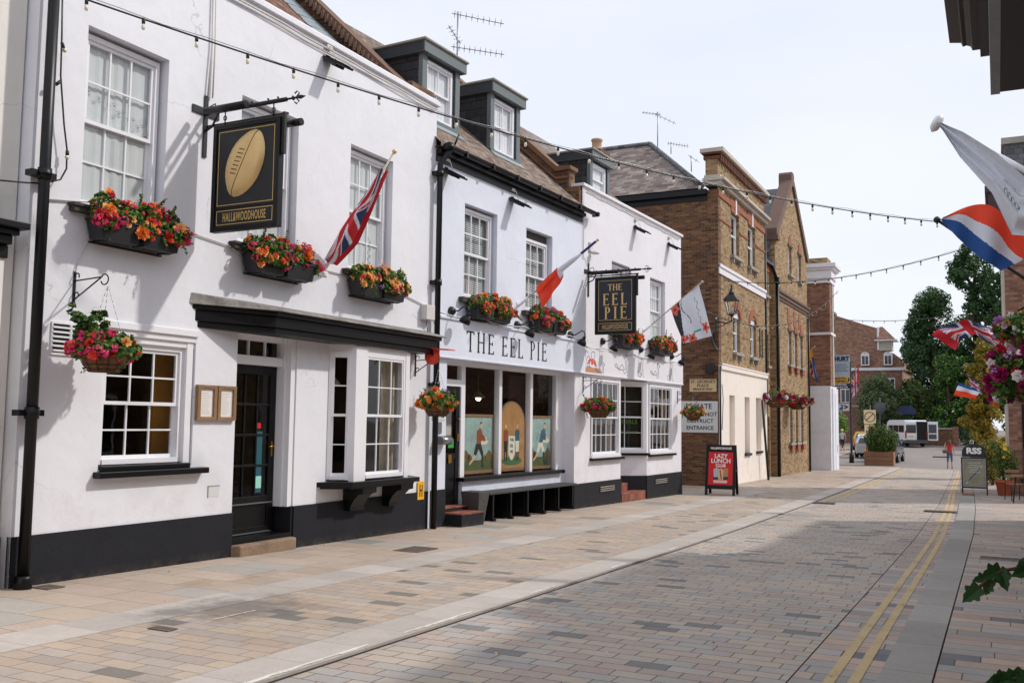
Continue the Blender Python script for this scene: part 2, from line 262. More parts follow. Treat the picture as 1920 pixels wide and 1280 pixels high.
# ------------------------------------------------------------------ mesh builder
class MB:
    def __init__(s): s.v = []; s.f = []; s.m = []; s.sm = []
    def q(s, pts, m=0, sm=False):
        b = len(s.v); s.v.extend([tuple(p) for p in pts]); s.f.append(tuple(range(b, b + len(pts)))); s.m.append(m); s.sm.append(sm)
    def box(s, x0, x1, y0, y1, z0, z1, m=0):
        if x0 > x1: x0, x1 = x1, x0
        if y0 > y1: y0, y1 = y1, y0
        if z0 > z1: z0, z1 = z1, z0
        p = [(x0, y0, z0), (x1, y0, z0), (x1, y1, z0), (x0, y1, z0), (x0, y0, z1), (x1, y0, z1), (x1, y1, z1), (x0, y1, z1)]
        b = len(s.v); s.v.extend(p)
        for f in ((0, 3, 2, 1), (4, 5, 6, 7), (0, 1, 5, 4), (1, 2, 6, 5), (2, 3, 7, 6), (3, 0, 4, 7)):
            s.f.append(tuple(b + i for i in f)); s.m.append(m); s.sm.append(False)
        return s
    def hexa(s, lo, hi, m=0):
        """closed solid between two polygons with the same count"""
        n = len(lo); b = len(s.v); s.v.extend([tuple(p) for p in lo]); s.v.extend([tuple(p) for p in hi])
        s.f.append(tuple(b + i for i in reversed(range(n)))); s.f.append(tuple(b + n + i for i in range(n))); s.m += [m, m]; s.sm += [False, False]
        for i in range(n):
            j = (i + 1) % n; s.f.append((b + i, b + j, b + n + j, b + n + i)); s.m.append(m); s.sm.append(False)
        return s
    def prism(s, poly, axis, a, b, m=0):
        if axis == 'z': lo = [(x, y, a) for x, y in poly]; hi = [(x, y, b) for x, y in poly]
        elif axis == 'y': lo = [(x, a, z) for x, z in poly]; hi = [(x, b, z) for x, z in poly]
        else: lo = [(a, y, z) for y, z in poly]; hi = [(b, y, z) for y, z in poly]
        return s.hexa(lo, hi, m)
    def tube(s, path, r, n=8, m=0, cap=True):
        P = [Vector(p) for p in path]; k = len(P); rr = r if isinstance(r, (list, tuple)) else [r] * k
        b = len(s.v); up = None
        for i, p in enumerate(P):
            d = (P[min(i + 1, k - 1)] - P[max(i - 1, 0)]).normalized() if k > 1 else Vector((0, 0, 1))
            if up is None: up = Vector((0, 0, 1)) if abs(d.z) < .9 else Vector((1, 0, 0))
            x = d.cross(up)
            if x.length < 1e-4: up = Vector((0, 1, 0)); x = d.cross(up)
            x.normalize(); y = x.cross(d).normalized(); up = y
            for j in range(n):
                a = 2 * pi * j / n; s.v.append(tuple(p + x * cos(a) * rr[i] + y * sin(a) * rr[i]))
        for i in range(k - 1):
            for j in range(n):
                j2 = (j + 1) % n; s.f.append((b + i * n + j, b + (i + 1) * n + j, b + (i + 1) * n + j2, b + i * n + j2)); s.m.append(m); s.sm.append(True)
        if cap:
            s.f.append(tuple(b + j for j in range(n))); s.f.append(tuple(b + (k - 1) * n + j for j in reversed(range(n)))); s.m += [m, m]; s.sm += [False, False]
        return s
    def lathe(s, prof, c=(0, 0, 0), n=16, m=0, ax='z', sm=True, squash=(1, 1)):
        b = len(s.v); k = len(prof)
        for r, h in prof:
            for j in range(n):
                a = 2 * pi * j / n; x, y = r * cos(a) * squash[0], r * sin(a) * squash[1]
                p = (x, y, h) if ax == 'z' else ((x, h, y) if ax == 'y' else (h, x, y))
                s.v.append((p[0] + c[0], p[1] + c[1], p[2] + c[2]))
        for i in range(k - 1):
            for j in range(n):
                j2 = (j + 1) % n; s.f.append((b + i * n + j, b + i * n + j2, b + (i + 1) * n + j2, b + (i + 1) * n + j)); s.m.append(m); s.sm.append(sm)
        s.f.append(tuple(b + j for j in reversed(range(n)))); s.f.append(tuple(b + (k - 1) * n + j for j in range(n))); s.m += [m, m]; s.sm += [False, False]
        return s
    def ball(s, c, r, m=0, n=10, sq=(1, 1, 1)):
        prof = [(max(r * sin(pi * i / 8), .0005), -r * cos(pi * i / 8) * sq[2]) for i in range(9)]
        return s.lathe(prof, c, n, m, squash=(sq[0], sq[1]))
    def xf(s, M, start=0):
        for i in range(start, len(s.v)): s.v[i] = tuple(M @ Vector(s.v[i]))
        return s
    def wall(s, x0, x1, z0, z1, y, ops, depth=.25, m=0, mr=None, soff=True):
        """upright wall face on plane y with openings cut through, reveals running inward by depth"""
        xs = sorted({x0, x1, *[o[0] for o in ops], *[o[1] for o in ops]}); zs = sorted({z0, z1, *[o[2] for o in ops], *[o[3] for o in ops]})
        xs = [x for x in xs if x0 <= x <= x1]; zs = [z for z in zs if z0 <= z <= z1]
        for a, b in zip(xs, xs[1:]):
            for c, d in zip(zs, zs[1:]):
                mx_, mz = (a + b) / 2, (c + d) / 2
                if any(o[0] < mx_ < o[1] and o[2] < mz < o[3] for o in ops): continue
                s.q([(a, y, c), (b, y, c), (b, y, d), (a, y, d)], m)
        for o in ops:
            a, b, c, d = o[:4]; dp = o[4] if len(o) > 4 else depth; r = m if mr is None else mr
            s.q([(a, y, c), (a, y, d), (a, y + dp, d), (a, y + dp, c)], r); s.q([(b, y, d), (b, y, c), (b, y + dp, c), (b, y + dp, d)], r)
            s.q([(a, y, d), (b, y, d), (b, y + dp, d), (a, y + dp, d)], r); s.q([(b, y, c), (a, y, c), (a, y + dp, c), (b, y + dp, c)], r)
        return s
    def build(s, name, mats, parent=None, bevel=0, rec=False):
        me = bpy.data.meshes.new(name); me.from_pydata(s.v, [], s.f)
        if not isinstance(mats, (list, tuple)): mats = [mats]
        for x in mats: me.materials.append(W[x] if isinstance(x, str) else x)
        me.polygons.foreach_set('material_index', s.m); me.polygons.foreach_set('use_smooth', s.sm)
        if rec:
            bm = bmesh.new(); bm.from_mesh(me); bmesh.ops.recalc_face_normals(bm, faces=bm.faces); bm.to_mesh(me); bm.free()
        uv = me.uv_layers.new(name='UVMap'); nl = len(me.loops)
        if nl:
            co = np.empty(len(me.vertices) * 3); me.vertices.foreach_get('co', co); co = co.reshape(-1, 3)
            li = np.empty(nl, dtype=int); me.loops.foreach_get('vertex_index', li)
            nf = len(me.polygons); nr = np.empty(nf * 3); me.polygons.foreach_get('normal', nr); nr = nr.reshape(-1, 3)
            lt = np.empty(nf, dtype=int); me.polygons.foreach_get('loop_total', lt); fn = np.repeat(nr, lt, axis=0); an = np.abs(fn); P = co[li]
            u = np.where((an[:, 2] > .95) | (an[:, 1] >= an[:, 0]), P[:, 0], P[:, 1])
            v = np.where(an[:, 2] > .95, P[:, 1], P[:, 2])
            # on a slope measure along the slope
            sl = (an[:, 2] > .2) & (an[:, 2] <= .95); v = np.where(sl, P[:, 2] / np.maximum(np.sqrt(1 - an[:, 2] ** 2), .2), v)
            uv.data.foreach_set('uv', np.stack([u, v], 1).ravel())
        o = bpy.data.objects.new(name, me); sc.collection.objects.link(o)
        if parent is not None: o.parent = parent
        if bevel:
            b = o.modifiers.new('bevel', 'BEVEL'); b.width = bevel; b.segments = 2; b.limit_method = 'ANGLE'; b.angle_limit = radians(40)
        return o

def tag(o, label=None, cat=None, group=None, kind=None):
    if label: o['label'] = label
    if cat: o['category'] = cat
    if group: o['group'] = group
    if kind: o['kind'] = kind
    return o
def empty(name, loc=(0, 0, 0), rz=0, parent=None):
    o = bpy.data.objects.new(name, None); o.empty_display_size = .1; o.location = loc; o.rotation_euler = (0, 0, rz); sc.collection.objects.link(o)
    if parent is not None: o.parent = parent
    return o
def thing(name, label, cat, loc=(0, 0, 0), rz=0, group=None):
    return tag(empty(name, loc, rz), label, cat, group)
def copy_tree(o, parent=None):
    c = o.copy(); sc.collection.objects.link(c)
    if parent is not None: c.parent = parent
    for ch in list(o.children): copy_tree(ch, c)
    return c

# facade frames: local x runs along the street, local -y points to the street
PT = [(-8.68, 0.), (-8.62, 14.02), (-8.305, 19.88), (-8.04, 26.64), (-8.2, 31.4), (-8.2, 38.6), (-8.2, 48.0)]
def frame(a, b): 
    d = Vector((b[0] - a[0], b[1] - a[1])); return (a, math.atan2(d.y, d.x), d.length)
FR = {1: frame(PT[0], PT[1]), 2: frame(PT[1], PT[2]), 3: frame(PT[2], PT[3]), 4: frame(PT[4], PT[5]), 5: frame(PT[5], PT[6])}
def at(fr, s, o=0, z=0):
    (px, py), a, _ = FR[fr]; return (px + s * cos(a) + o * sin(a), py + s * sin(a) - o * cos(a), z)
def fthing(name, label, cat, fr, s, o, z, group=None, rz=0): return thing(name, label, cat, at(fr, s, o, z), FR[fr][1] + rz, group)
GP = [(-60, .75), (0, 0), (14, -.24), (27, -.42), (48, -.65), (60, -.7), (75, -.5), (95, -.1), (140, 0), (700, 0)]
def gz(y): return float(np.interp(y, [a for a, b in GP], [b for a, b in GP]))

# ------------------------------------------------------------------ lettering
_tx = {}
def text(body, size, mats, parent, x=0, y=0, z=0, name='lettering', align='CENTER', sx=1.0, bold=0.0, ext=.002, space=1.0, rot=None):
    """letters standing upright in local xz facing -y"""
    c = bpy.data.curves.new('t', 'FONT'); c.body = body; c.size = size; c.align_x = align; c.align_y = 'CENTER'; c.offset = bold; c.extrude = ext
    c.space_character = space; c.space_line = .85; c.resolution_u = 3
    o = bpy.data.objects.new('t', c); sc.collection.objects.link(o)
    me = bpy.data.meshes.new_from_object(o.evaluated_get(bpy.context.evaluated_depsgraph_get()))
    bpy.data.objects.remove(o); bpy.data.curves.remove(c)
    M = Matrix.Translation((x, y, z)) @ (rot or Matrix.Identity(4)) @ Matrix.Rotation(pi / 2, 4, 'X') @ Matrix.Diagonal((sx, 1, 1, 1))
    me.transform(M); me.name = name; me.materials.clear(); me.materials.append(W[mats] if isinstance(mats, str) else mats)
    me.polygons.foreach_set('material_index', [0] * len(me.polygons))
    ob = bpy.data.objects.new(name, me); sc.collection.objects.link(ob); ob.parent = parent; return ob

def serif(letters, h, mat_, parent, x, y, z, gap=.22, wd=1.0, th=1.0, name='lettering', ext=.003):
    """roman capitals T H E L P I drawn as strokes with serifs; x is the left edge, z the foot"""
    T = .115 * th; t = .045 * th; S = .05; mb = MB()
    def bar(x0, x1, z0, z1): mb.box(cx + x0 * h * wd, cx + x1 * h * wd, y - ext, y + ext, z + z0 * h, z + z1 * h)
    def stem(xc, a=0, b=1, foot=True, head=True):
        bar(xc - T / 2, xc + T / 2, a, b)
        if foot: mb.prism([(cx + (xc - T / 2 - .08) * h * wd, z + a * h), (cx + (xc + T / 2 + .08) * h * wd, z + a * h), (cx + (xc + T / 2) * h * wd, z + (a + .07) * h), (cx + (xc - T / 2) * h * wd, z + (a + .07) * h)], 'y', y - ext * .9, y + ext * .9)
        if head: mb.prism([(cx + (xc - T / 2 - .08) * h * wd, z + b * h), (cx + (xc - T / 2) * h * wd, z + (b - .07) * h), (cx + (xc + T / 2) * h * wd, z + (b - .07) * h), (cx + (xc + T / 2 + .08) * h * wd, z + b * h)], 'y', y - ext * .9, y + ext * .9)
    def tri(pts): mb.prism([(cx + a * h * wd, z + b * h) for a, b in pts], 'y', y - ext * .8, y + ext * .8)
    cx = x
    for ch in letters:
        if ch == ' ': cx += .55 * h * wd; continue
        if ch == 'T': stem(.36, head=False); bar(0, .72, 1 - t * 1.3, 1); tri([(0, 1), (0, .84), (.04, .84), (.10, .95), (.10, 1)]); tri([(.72, 1), (.62, 1), (.62, .95), (.68, .84), (.72, .84)]); wch = .72
        elif ch == 'H': stem(.14); stem(.66); bar(.14, .66, .5, .5 + t); wch = .80
        elif ch == 'E':
            stem(.14, head=True); bar(.1, .56, 1 - t, 1); bar(.14, .48, .5, .5 + t); bar(.1, .60, 0, t)
            tri([(.56, 1), (.48, 1), (.48, .97), (.54, .84), (.56, .84)]); tri([(.60, 0), (.60, .17), (.58, .17), (.50, .03), (.50, 0)]); tri([(.44, .43), (.48, .43), (.48, .62), (.44, .62), (.42, .55), (.42, .5)]); wch = .60
        elif ch == 'L': stem(.14); bar(.1, .58, 0, t); tri([(.58, 0), (.58, .18), (.56, .18), (.48, .03), (.48, 0)]); wch = .58
        elif ch == 'I': stem(.14); wch = .28
        elif ch == 'P':
            stem(.14, head=True); K = 14; prev = None
            for i in range(K + 1):
                a = pi / 2 - pi * i / K; o_ = (.26 + .28 * cos(a), .745 + .255 * sin(a)); w_ = t + (T - t) * max(cos(a), 0); i_ = (.26 + (.28 - w_) * cos(a), .745 + (.255 - t) * sin(a))
                if prev: tri([prev[0], o_, i_, prev[1]])
                prev = (o_, i_)
            bar(.14, .26, 1 - t, 1); bar(.14, .26, .49, .49 + t); wch = .56
        cx += (wch + gap) * h * wd
    ob = mb.build(name, mat_, parent); ob['_w'] = cx - x; del ob['_w']; return ob

# ------------------------------------------------------------------ reusable builders
def sash(parent, x0, x1, z0, z1, y, cols=3, top=2, bot=2, back='blind', depth=.05, slats=False, sill=True, split=.5, name='window', gm='gloss', backdist=.14, side_blind=None, paws=False):
    """sliding sash: outer frame, upper sash in front of the lower one, bars, glass, blind"""
    mb = MB(); t = .055; b = .02
    mb.box(x0, x0 + t, y, y + .10, z0, z1); mb.box(x1 - t, x1, y, y + .10, z0, z1); mb.box(x0 + t, x1 - t, y, y + .10, z1 - t, z1); mb.box(x0 + t, x1 - t, y - .015, y + .10, z0, z0 + t)
    zm = z0 + (z1 - z0) * split; a0, a1 = x0 + t, x1 - t; g = MB()
    for (c0, c1, yy, rows) in ((zm - .02, z1 - t, y + .025, top), (z0 + t, zm + .02, y + .06, bot)):
        s = .04
        mb.box(a0, a0 + s, yy, yy + .03, c0, c1); mb.box(a1 - s, a1, yy, yy + .03, c0, c1)
        mb.box(a0 + s, a1 - s, yy, yy + .03, c1 - s, c1); mb.box(a0 + s, a1 - s, yy, yy + .03, c0, c0 + s)
        for i in range(1, cols):
            xc = a0 + s + (a1 - a0 - 2 * s) * i / cols; mb.box(xc - b / 2, xc + b / 2, yy + .004, yy + .026, c0 + s, c1 - s)
        for i in range(1, rows):
            zc = c0 + s + (c1 - c0 - 2 * s) * i / rows; mb.box(a0 + s, a1 - s, yy + .005, yy + .025, zc - b / 2, zc + b / 2)
        g.q([(a0 + s, yy + .015, c0 + s), (a1 - s, yy + .015, c0 + s), (a1 - s, yy + .015, c1 - s), (a0 + s, yy + .015, c1 - s)])
    wn = mb.build(name, gm, parent); g.build('glass_pane', 'clear', wn)
    if back:
        m2 = MB(); backdist = backdist if slats else .085
        if slats:
            k = int((z1 - z0) / .036)
            for i in range(k):
                z = z0 + (z1 - z0) * (i + .5) / k; m2.q([(x0 + .03, y + backdist, z - .006), (x1 - .03, y + backdist, z - .006), (x1 - .03, y + backdist + .014, z + .022), (x0 + .03, y + backdist + .014, z + .022)])
            m2.build('venetian_blind', back, wn)
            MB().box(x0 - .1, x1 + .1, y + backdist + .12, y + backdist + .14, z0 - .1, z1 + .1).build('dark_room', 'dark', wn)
        else:
            K = 24; pts = []
            for i in range(K + 1):
                x = x0 + .02 + (x1 - x0 - .04) * i / K; pts.append((x, y + backdist + .005 * sin(i * 1.9) + .003 * sin(i * 4.1)))
            for (xa, ya), (xb, yb) in zip(pts, pts[1:]): m2.q([(xa, ya, z0 + .02), (xb, yb, z0 + .02), (xb, yb, z1 - .02), (xa, ya, z1 - .02)], 0, True)
            m2.build('net_curtain', back, wn)
    return wn

def room(parent, x0, x1, z0, z1, y, d, wallm='dark', name='interior'):
    """a dark room behind the glass, open to the street side"""
    mb = MB(); y1 = y + d
    mb.q([(x0, y1, z0), (x1, y1, z0), (x1, y1, z1), (x0, y1, z1)], 1); mb.q([(x0, y, z0), (x0, y1, z0), (x0, y1, z1), (x0, y, z1)], 0); mb.q([(x1, y1, z0), (x1, y, z0), (x1, y, z1), (x1, y1, z1)], 0)
    mb.q([(x0, y, z1), (x0, y1, z1), (x1, y1, z1), (x1, y, z1)], 0); mb.q([(x0, y1, z0), (x0, y, z0), (x1, y, z0), (x1, y1, z0)], 2)
    return mb.build(name, ['dark', wallm, 'floorw'], parent)

def scatter(mb, rnd, n, c, rad, size, ms, lift=0, shell=.5, flat=False):
    """n small folded leaves through an ellipsoid"""
    for _ in range(n):
        while True:
            d = Vector((rnd.uniform(-1, 1), rnd.uniform(-1, 1), rnd.uniform(-1, 1)))
            if .05 < d.length <= 1: break
        r = d.length ** shell; d.normalize(); p = Vector((c[0] + d.x * r * rad[0], c[1] + d.y * r * rad[1], c[2] + d.z * r * rad[2]))
        s = size * rnd.uniform(.6, 1.3); a = Vector((rnd.gauss(0, 1), rnd.gauss(0, 1), rnd.gauss(0, .7) + lift)).normalized()
        bn = (d * .8 + Vector((rnd.gauss(0, .5), rnd.gauss(0, .5), rnd.gauss(0, .5) + .35))).normalized()
        t = a.cross(bn)
        if t.length < .1: continue
        t.normalize(); u = bn.cross(t).normalized(); w_ = s * .45; m = rnd.choice(ms)
        mid = p + bn * s * .12
        b = len(mb.v); mb.v += [tuple(p - u * s * .5), tuple(p + t * w_), tuple(p + u * s * .55), tuple(p - t * w_)]
        mb.f.append((b, b + 1, b + 2, b + 3)); mb.m.append(m); mb.sm.append(False)

def bloom(mb, rnd, c, r, m=0, petals=6, double=True):
    """one flower: ring(s) of petals round a centre, facing a random outward way"""
    nrm = Vector((rnd.gauss(0, .5), -1 + rnd.gauss(0, .4), .5 + rnd.gauss(0, .5))).normalized(); x = nrm.cross(Vector((.3, .2, 1))).normalized(); y = nrm.cross(x)
    C = Vector(c)
    for ring in range(2 if double else 1):
        rr = r * (1 - .4 * ring); a0 = rnd.uniform(0, 6)
        for i in range(petals):
            a = a0 + 2 * pi * i / petals; d = x * cos(a) + y * sin(a); e = x * -sin(a) + y * cos(a); h = nrm * r * (.25 + .35 * ring)
            p0 = C; p1 = C + d * rr * .6 + e * rr * .38 + h * .6; p2 = C + d * rr + h; p3 = C + d * rr * .6 - e * rr * .38 + h * .6
            mb.q([p0, p1, p2, p3], m)
def geranium(mb, rnd, c, r, m=0, n=22):
    for _ in range(n):
        d = Vector((rnd.gauss(0, 1), rnd.gauss(0, 1), rnd.gauss(0, 1))).normalized(); p = Vector(c) + Vector((d.x, d.y, d.z * .75)) * r
        x = d.cross(Vector((.3, .2, 1))).normalized(); y = d.cross(x); s = r * .42; a = rnd.uniform(0, 6); u = x * cos(a) + y * sin(a); v = -x * sin(a) + y * cos(a)
        mb.q([p - u * s, p - v * s * .8 + d * s * .3, p + u * s, p + v * s * .8 + d * s * .3], m)

def planting(parent, rnd, spots, cols, nleaf, leafc, leafr, leafsize, nflow, rf=(.03, .05), flowc=None, trail=True):
    mb = MB(); mats = list(G)
    for c, r, k in leafc: scatter(mb, rnd, int(nleaf * k), c, r, leafsize, [0, 0, 1, 2])
    for i in range(rnd.randint(5, 9)):   # loose sprigs that break the outline
        c, r, _ = rnd.choice(leafc); x, y, z = c[0] + rnd.uniform(-1, 1) * r[0], c[1] - rnd.uniform(0, 1) * r[1], c[2]
        up = rnd.random() < .55; dx = rnd.uniform(-.08, .10); L_ = rnd.uniform(.10, .22)
        for k in range(9): f = k / 8; scatter(mb, rnd, 4, (x + dx * f, y - (.05 * f if up else .10 * f), z + (r[2] * .6 + L_ * f if up else -r[2] * .3 - L_ * f)), (.018, .018, .014), leafsize * (.75 - .3 * f), [0, 1, 2])
    mb.build('foliage', mats, parent)
    fm = {}
    for i in range(nflow):
        cname, kind = rnd.choice(cols); c, r, _ = rnd.choice(leafc)
        while True:
            d = Vector((rnd.uniform(-1, 1), rnd.uniform(-1, .3), rnd.uniform(-.8, 1)))
            if .3 < d.length: break
        d.normalize(); p = (c[0] + d.x * r[0] * 1.02, c[1] + d.y * r[1] * 1.05, c[2] + d.z * r[2] * 1.02)
        if rnd.random() < .12: cname, kind = rnd.choice([('pink', 'g'), ('peach', 'b'), ('orange', 'b'), ('lilac', 'g'), ('crimson', 'g')])
        fb = fm.setdefault(cname, MB()); s = rnd.uniform(*rf) * rnd.choice([.55, .8, 1, 1, 1.25])
        if kind == 'g': geranium(fb, rnd, p, s * .95, n=26)
        elif rnd.random() < .35:   # full double begonia
            for _ in range(4): bloom(fb, rnd, (p[0] + rnd.uniform(-.01, .01), p[1] + rnd.uniform(-.01, .01), p[2] + rnd.uniform(-.01, .01)), s * 1.35, petals=7)
        else: bloom(fb, rnd, p, s * 1.1, petals=5)
    for k, fb in fm.items(): fb.build('blossom', FL[k], parent)
# ------------------------------------------------------------------ the ground
def ipl(tab, y): return float(np.interp(y, [a for a, b in tab], [b for a, b in tab]))
D_ = [(-60, -4.2), (18, -4.2), (26, -4.33), (44, -4.62), (58, -4.75)]
KL = [(-60, -.76), (13, -.77), (18, -.79), (24, -.86), (33, -1.08), (43, -1.4), (54, -1.73), (58, -1.85)]
KR = [(-60, -.43), (19, -.44), (26, -.54), (34, -.74), (43, -1.05), (54, -1.38), (58, -1.5)]
GRV = [(-60, -1.33), (18, -1.31), (27, -1.42), (43, -1.78), (58, -2.2)]
def strip(name, fa, fb, y0, y1, dz, m, skirt=.04, kind='structure', step=1.0, parent=None):
    mb = MB(); n = max(2, int((y1 - y0) / step)); ys = [y0 + (y1 - y0) * i / n for i in range(n + 1)]
    A = lambda f, y: f if isinstance(f, (int, float)) else (ipl(f, y) if isinstance(f, list) else f(y))
    for a, b in zip(ys, ys[1:]):
        p = [(A(fa, a), a, gz(a) + dz), (A(fb, a), a, gz(a) + dz), (A(fb, b), b, gz(b) + dz), (A(fa, b), b, gz(b) + dz)]
        mb.q(p)
        if skirt:
            for i, j in ((0, 3), (1, 2)): mb.q([(p[i][0], p[i][1], p[i][2] - skirt), (p[j][0], p[j][1], p[j][2] - skirt), p[j], p[i]])
    o = mb.build(name, m, parent); 
    if parent is None: tag(o, kind=kind)
    return o
strip('ground', -260, 260, -60, 600, -.03, 'groundbase', 0, step=5)
d = lambda k, f=D_: (lambda y: ipl(f, y) + k)
tag(strip('road', D_, GRV, -30, 57, 0.0, 'road'), 'setts of the narrow high street carriageway')
strip('road_gutter', d(.012, GRV), KL, -30, 57, 0.0, 'slabr', .03)
strip('drain_groove', d(-.012, GRV), d(.012, GRV), -30, 57, -.008, 'groove', 0)
strip('drain_line', d(-.015), d(.02), -30, 57, .001, 'groove', 0)
strip('kerb', d(-.46), d(-.012), -30, 57, .022, 'kerbstone')
strip('pavement', -6.25, d(-.472), -30, 57, .020, 'sett')
strip('pavement_band', -6.8, -6.262, -30, 30, .022, 'kerbstone')
strip('pavement_slabs', -9.4, -6.812, -30, 30, .020, 'slab')
strip('pavement_slabs', -14, -6.25, 30, 57, .018, 'sett')
strip('kerb', KL, KR, -30, 57, .03, 'kerbstone2')
strip('pavement', d(.012, KR), 14, -30, 57, .026, 'slabr')
strip('road', -60, 40, 57, 112, -.004, 'asphalt', step=3)
strip('pavement', -40, -9.9, 57.02, 92, .05, 'sett')
YL = [(-30, -1.12), (13, -1.09), (18, -1.07), (25, -1.19), (35, -1.47), (51, -1.82), (56, -1.95)]
YR = [(-30, -.96), (9, -.945), (18, -.935), (25, -1.07), (35, -1.37), (51, -1.70), (56, -1.83)]
strip('yellow_line', YL, d(.072, YL), -30, 55, .005, 'yline', 0)
strip('yellow_line', YR, d(.072, YR), -30, 55, .005, 'yline', 0)
strip('yellow_line', d(.14), d(.24), 25.5, 56, .005, 'yline', 0)
strip('yellow_line', d(.36), d(.46), 27, 56, .005, 'yline', 0)
wl = MB(); rnd = random.Random(5)
for y0, l, x, wd in ((4.6, 1.5, -4.27, .05), (6.6, 1.1, -4.28, .05), (8.9, .6, -4.27, .04), (11.2, .5, -4.28, .05), (13.5, .4, -4.27, .05), (3.9, .45, -6.1, .04), (6.2, .5, -5.9, .02)):
    n = 8
    for i in range(n):
        a, b = y0 + l * i / n, y0 + l * (i + 1) / n; k = rnd.uniform(-.008, .008)
        wl.q([(x + k, a, gz(a) + .026), (x + k + wd * rnd.uniform(.4, 1), a, gz(a) + .026), (x + wd * rnd.uniform(.4, 1), b, gz(b) + .026), (x, b, gz(b) + .026)])
tag(wl.build('paint_scuffs', 'wline'), kind='structure')

# ------------------------------------------------------------------ white pub with canopy (leftmost full facade)
b1 = fthing('public_house', 'tall white rendered pub with three sash windows above a black canopied bay and black door', 'building', 1, 0, 0, 0)
ops = [(6.89, 8.02, 3.8, 5.8, .2), (9.25, 10.38, 3.8, 5.77, .2), (11.59, 12.72, 3.8, 5.75, .2), (7.28, 8.62, 1.02, 2.6, .12), (9.33, 10.5, -.4, 2.7, .2), (11.22, 13.0, .72, 2.66, .25)]
mb = MB(); mb.wall(6.3, 14.03, -.5, 7.05, 0, ops); mb.q([(6.3, 0, -.5), (6.3, 0, 7.05), (6.3, 8, 7.05), (6.3, 8, -.5)]); mb.q([(14.03, 0, 6.0), (14.03, 8, 6.0), (14.03, 8, 7.05), (14.03, 0, 7.05)])
mb.q([(6.3, .28, 7.0), (14.03, .28, 7.0), (14.03, .28, 6.4), (6.3, .28, 6.4)]); mb.q([(6.3, 8, -.5), (6.3, 8, 7), (14.03, 8, 7), (14.03, 8, -.5)]); mb.build('wall', 'white', b1)
mb = MB(); mb.box(6.25, 14.06, -.06, .32, 7.05, 7.13); mb.box(6.28, 14.04, -.03, .29, 7.13, 7.16); mb.build('coping', 'white', b1, bevel=.008)
mb = MB()
for a, b_ in ((6.3, 9.33), (10.5, 13.95)): mb.box(a, b_, -.022, .06, -.5, .405)
mb.box(10.46, 10.5, .0, .42, -.5, .405); mb.build('plinth', 'plinth', b1)
MB().tube([(6.45 + i * .5, -.035, 6.98 + .012 * sin(i * 2.1)) for i in range(16)], .014, 6).tube([(6.4 + i * .5, -.03, 6.93 + .01 * sin(i * 1.3)) for i in range(16)], .009, 6).build('parapet_cable', 'cable', b1)
for i, (x0, x1, z0, z1) in enumerate(((6.93, 7.98, 3.84, 5.76), (9.29, 10.34, 3.84, 5.73), (11.63, 12.68, 3.84, 5.71))):
    wn = sash(b1, x0, x1, z0, z1, .11, 3, 2, 2, backdist=.13)
    # paw shaped stickers on the glass
    st = MB(); rr = random.Random(i)
    def paw(cx, cz, yy):
        q = []
        for k in range(8): a = 2 * pi * k / 8; q.append((cx + .016 * cos(a), yy, cz + .013 * sin(a)))
        st.q(q)
        for k in range(4):
            a = .5 + .7 * k; st.q([(cx + .030 * cos(a) + .007 * cos(b), yy, cz + .028 * sin(a) + .008 * sin(b)) for b in (0, 1.2, 2.4, 3.6, 4.8)])
    if i == 0: [paw(x0 + .12 + k * .068, z1 - .62 - (k * .022) + (.045 if k % 2 else 0), .149) for k in range(14)]
    if i == 2: [paw(x0 + .30 + (k % 2) * .055, z0 + .72 - k * .055, .185) for k in range(7)]; [paw(x0 + .72 + (k % 2) * .05, z0 + .6 - k * .055, .185) for k in range(8)]
    if st.f: st.build('paw_sticker', mat('grey_sticker', '7E8488', .6), wn)
    MB().box(x0 - .17, x1 + .02, -.09, .12, z0 - .1, z0 - .02).box(x0 - .19, x1 + .04, -.11, .0, z0 - .045, z0 - .015).build('window_sill', mat('dark_timber', '3A3632', .7, amt=.4) if i == 0 else bpy.data.materials['dark_timber'], wn)
# ground-floor sash
wn = sash(b1, 7.32, 8.50, 1.07, 2.42, .07, 3, 2, 2, back=None)
mb = MB(); mb.box(8.5, 8.60, .02, .12, 1.02, 2.5); mb.box(7.28, 8.62, .03, .12, 2.42, 2.6); mb.box(7.26, 8.64, -.03, .03, 2.56, 2.64); mb.box(7.27, 8.63, .0, .04, 2.49, 2.56); mb.build('architrave', 'gloss', wn, bevel=.006)
mb = MB(); mb.box(7.22, 8.80, -.12, .02, .93, 1.0); mb.box(7.30, 8.56, -.05, .08, 1.0, 1.06); mb.build('window_sill', 'black', wn, bevel=.01)
r_ = room(b1, 6.5, 9.25, -.1, 2.75, .24, 3.2, 'dark')
MB().box(8.46, 8.78, .50, .54, .2, 2.5).build('room_panel', 'warmwall', r_)
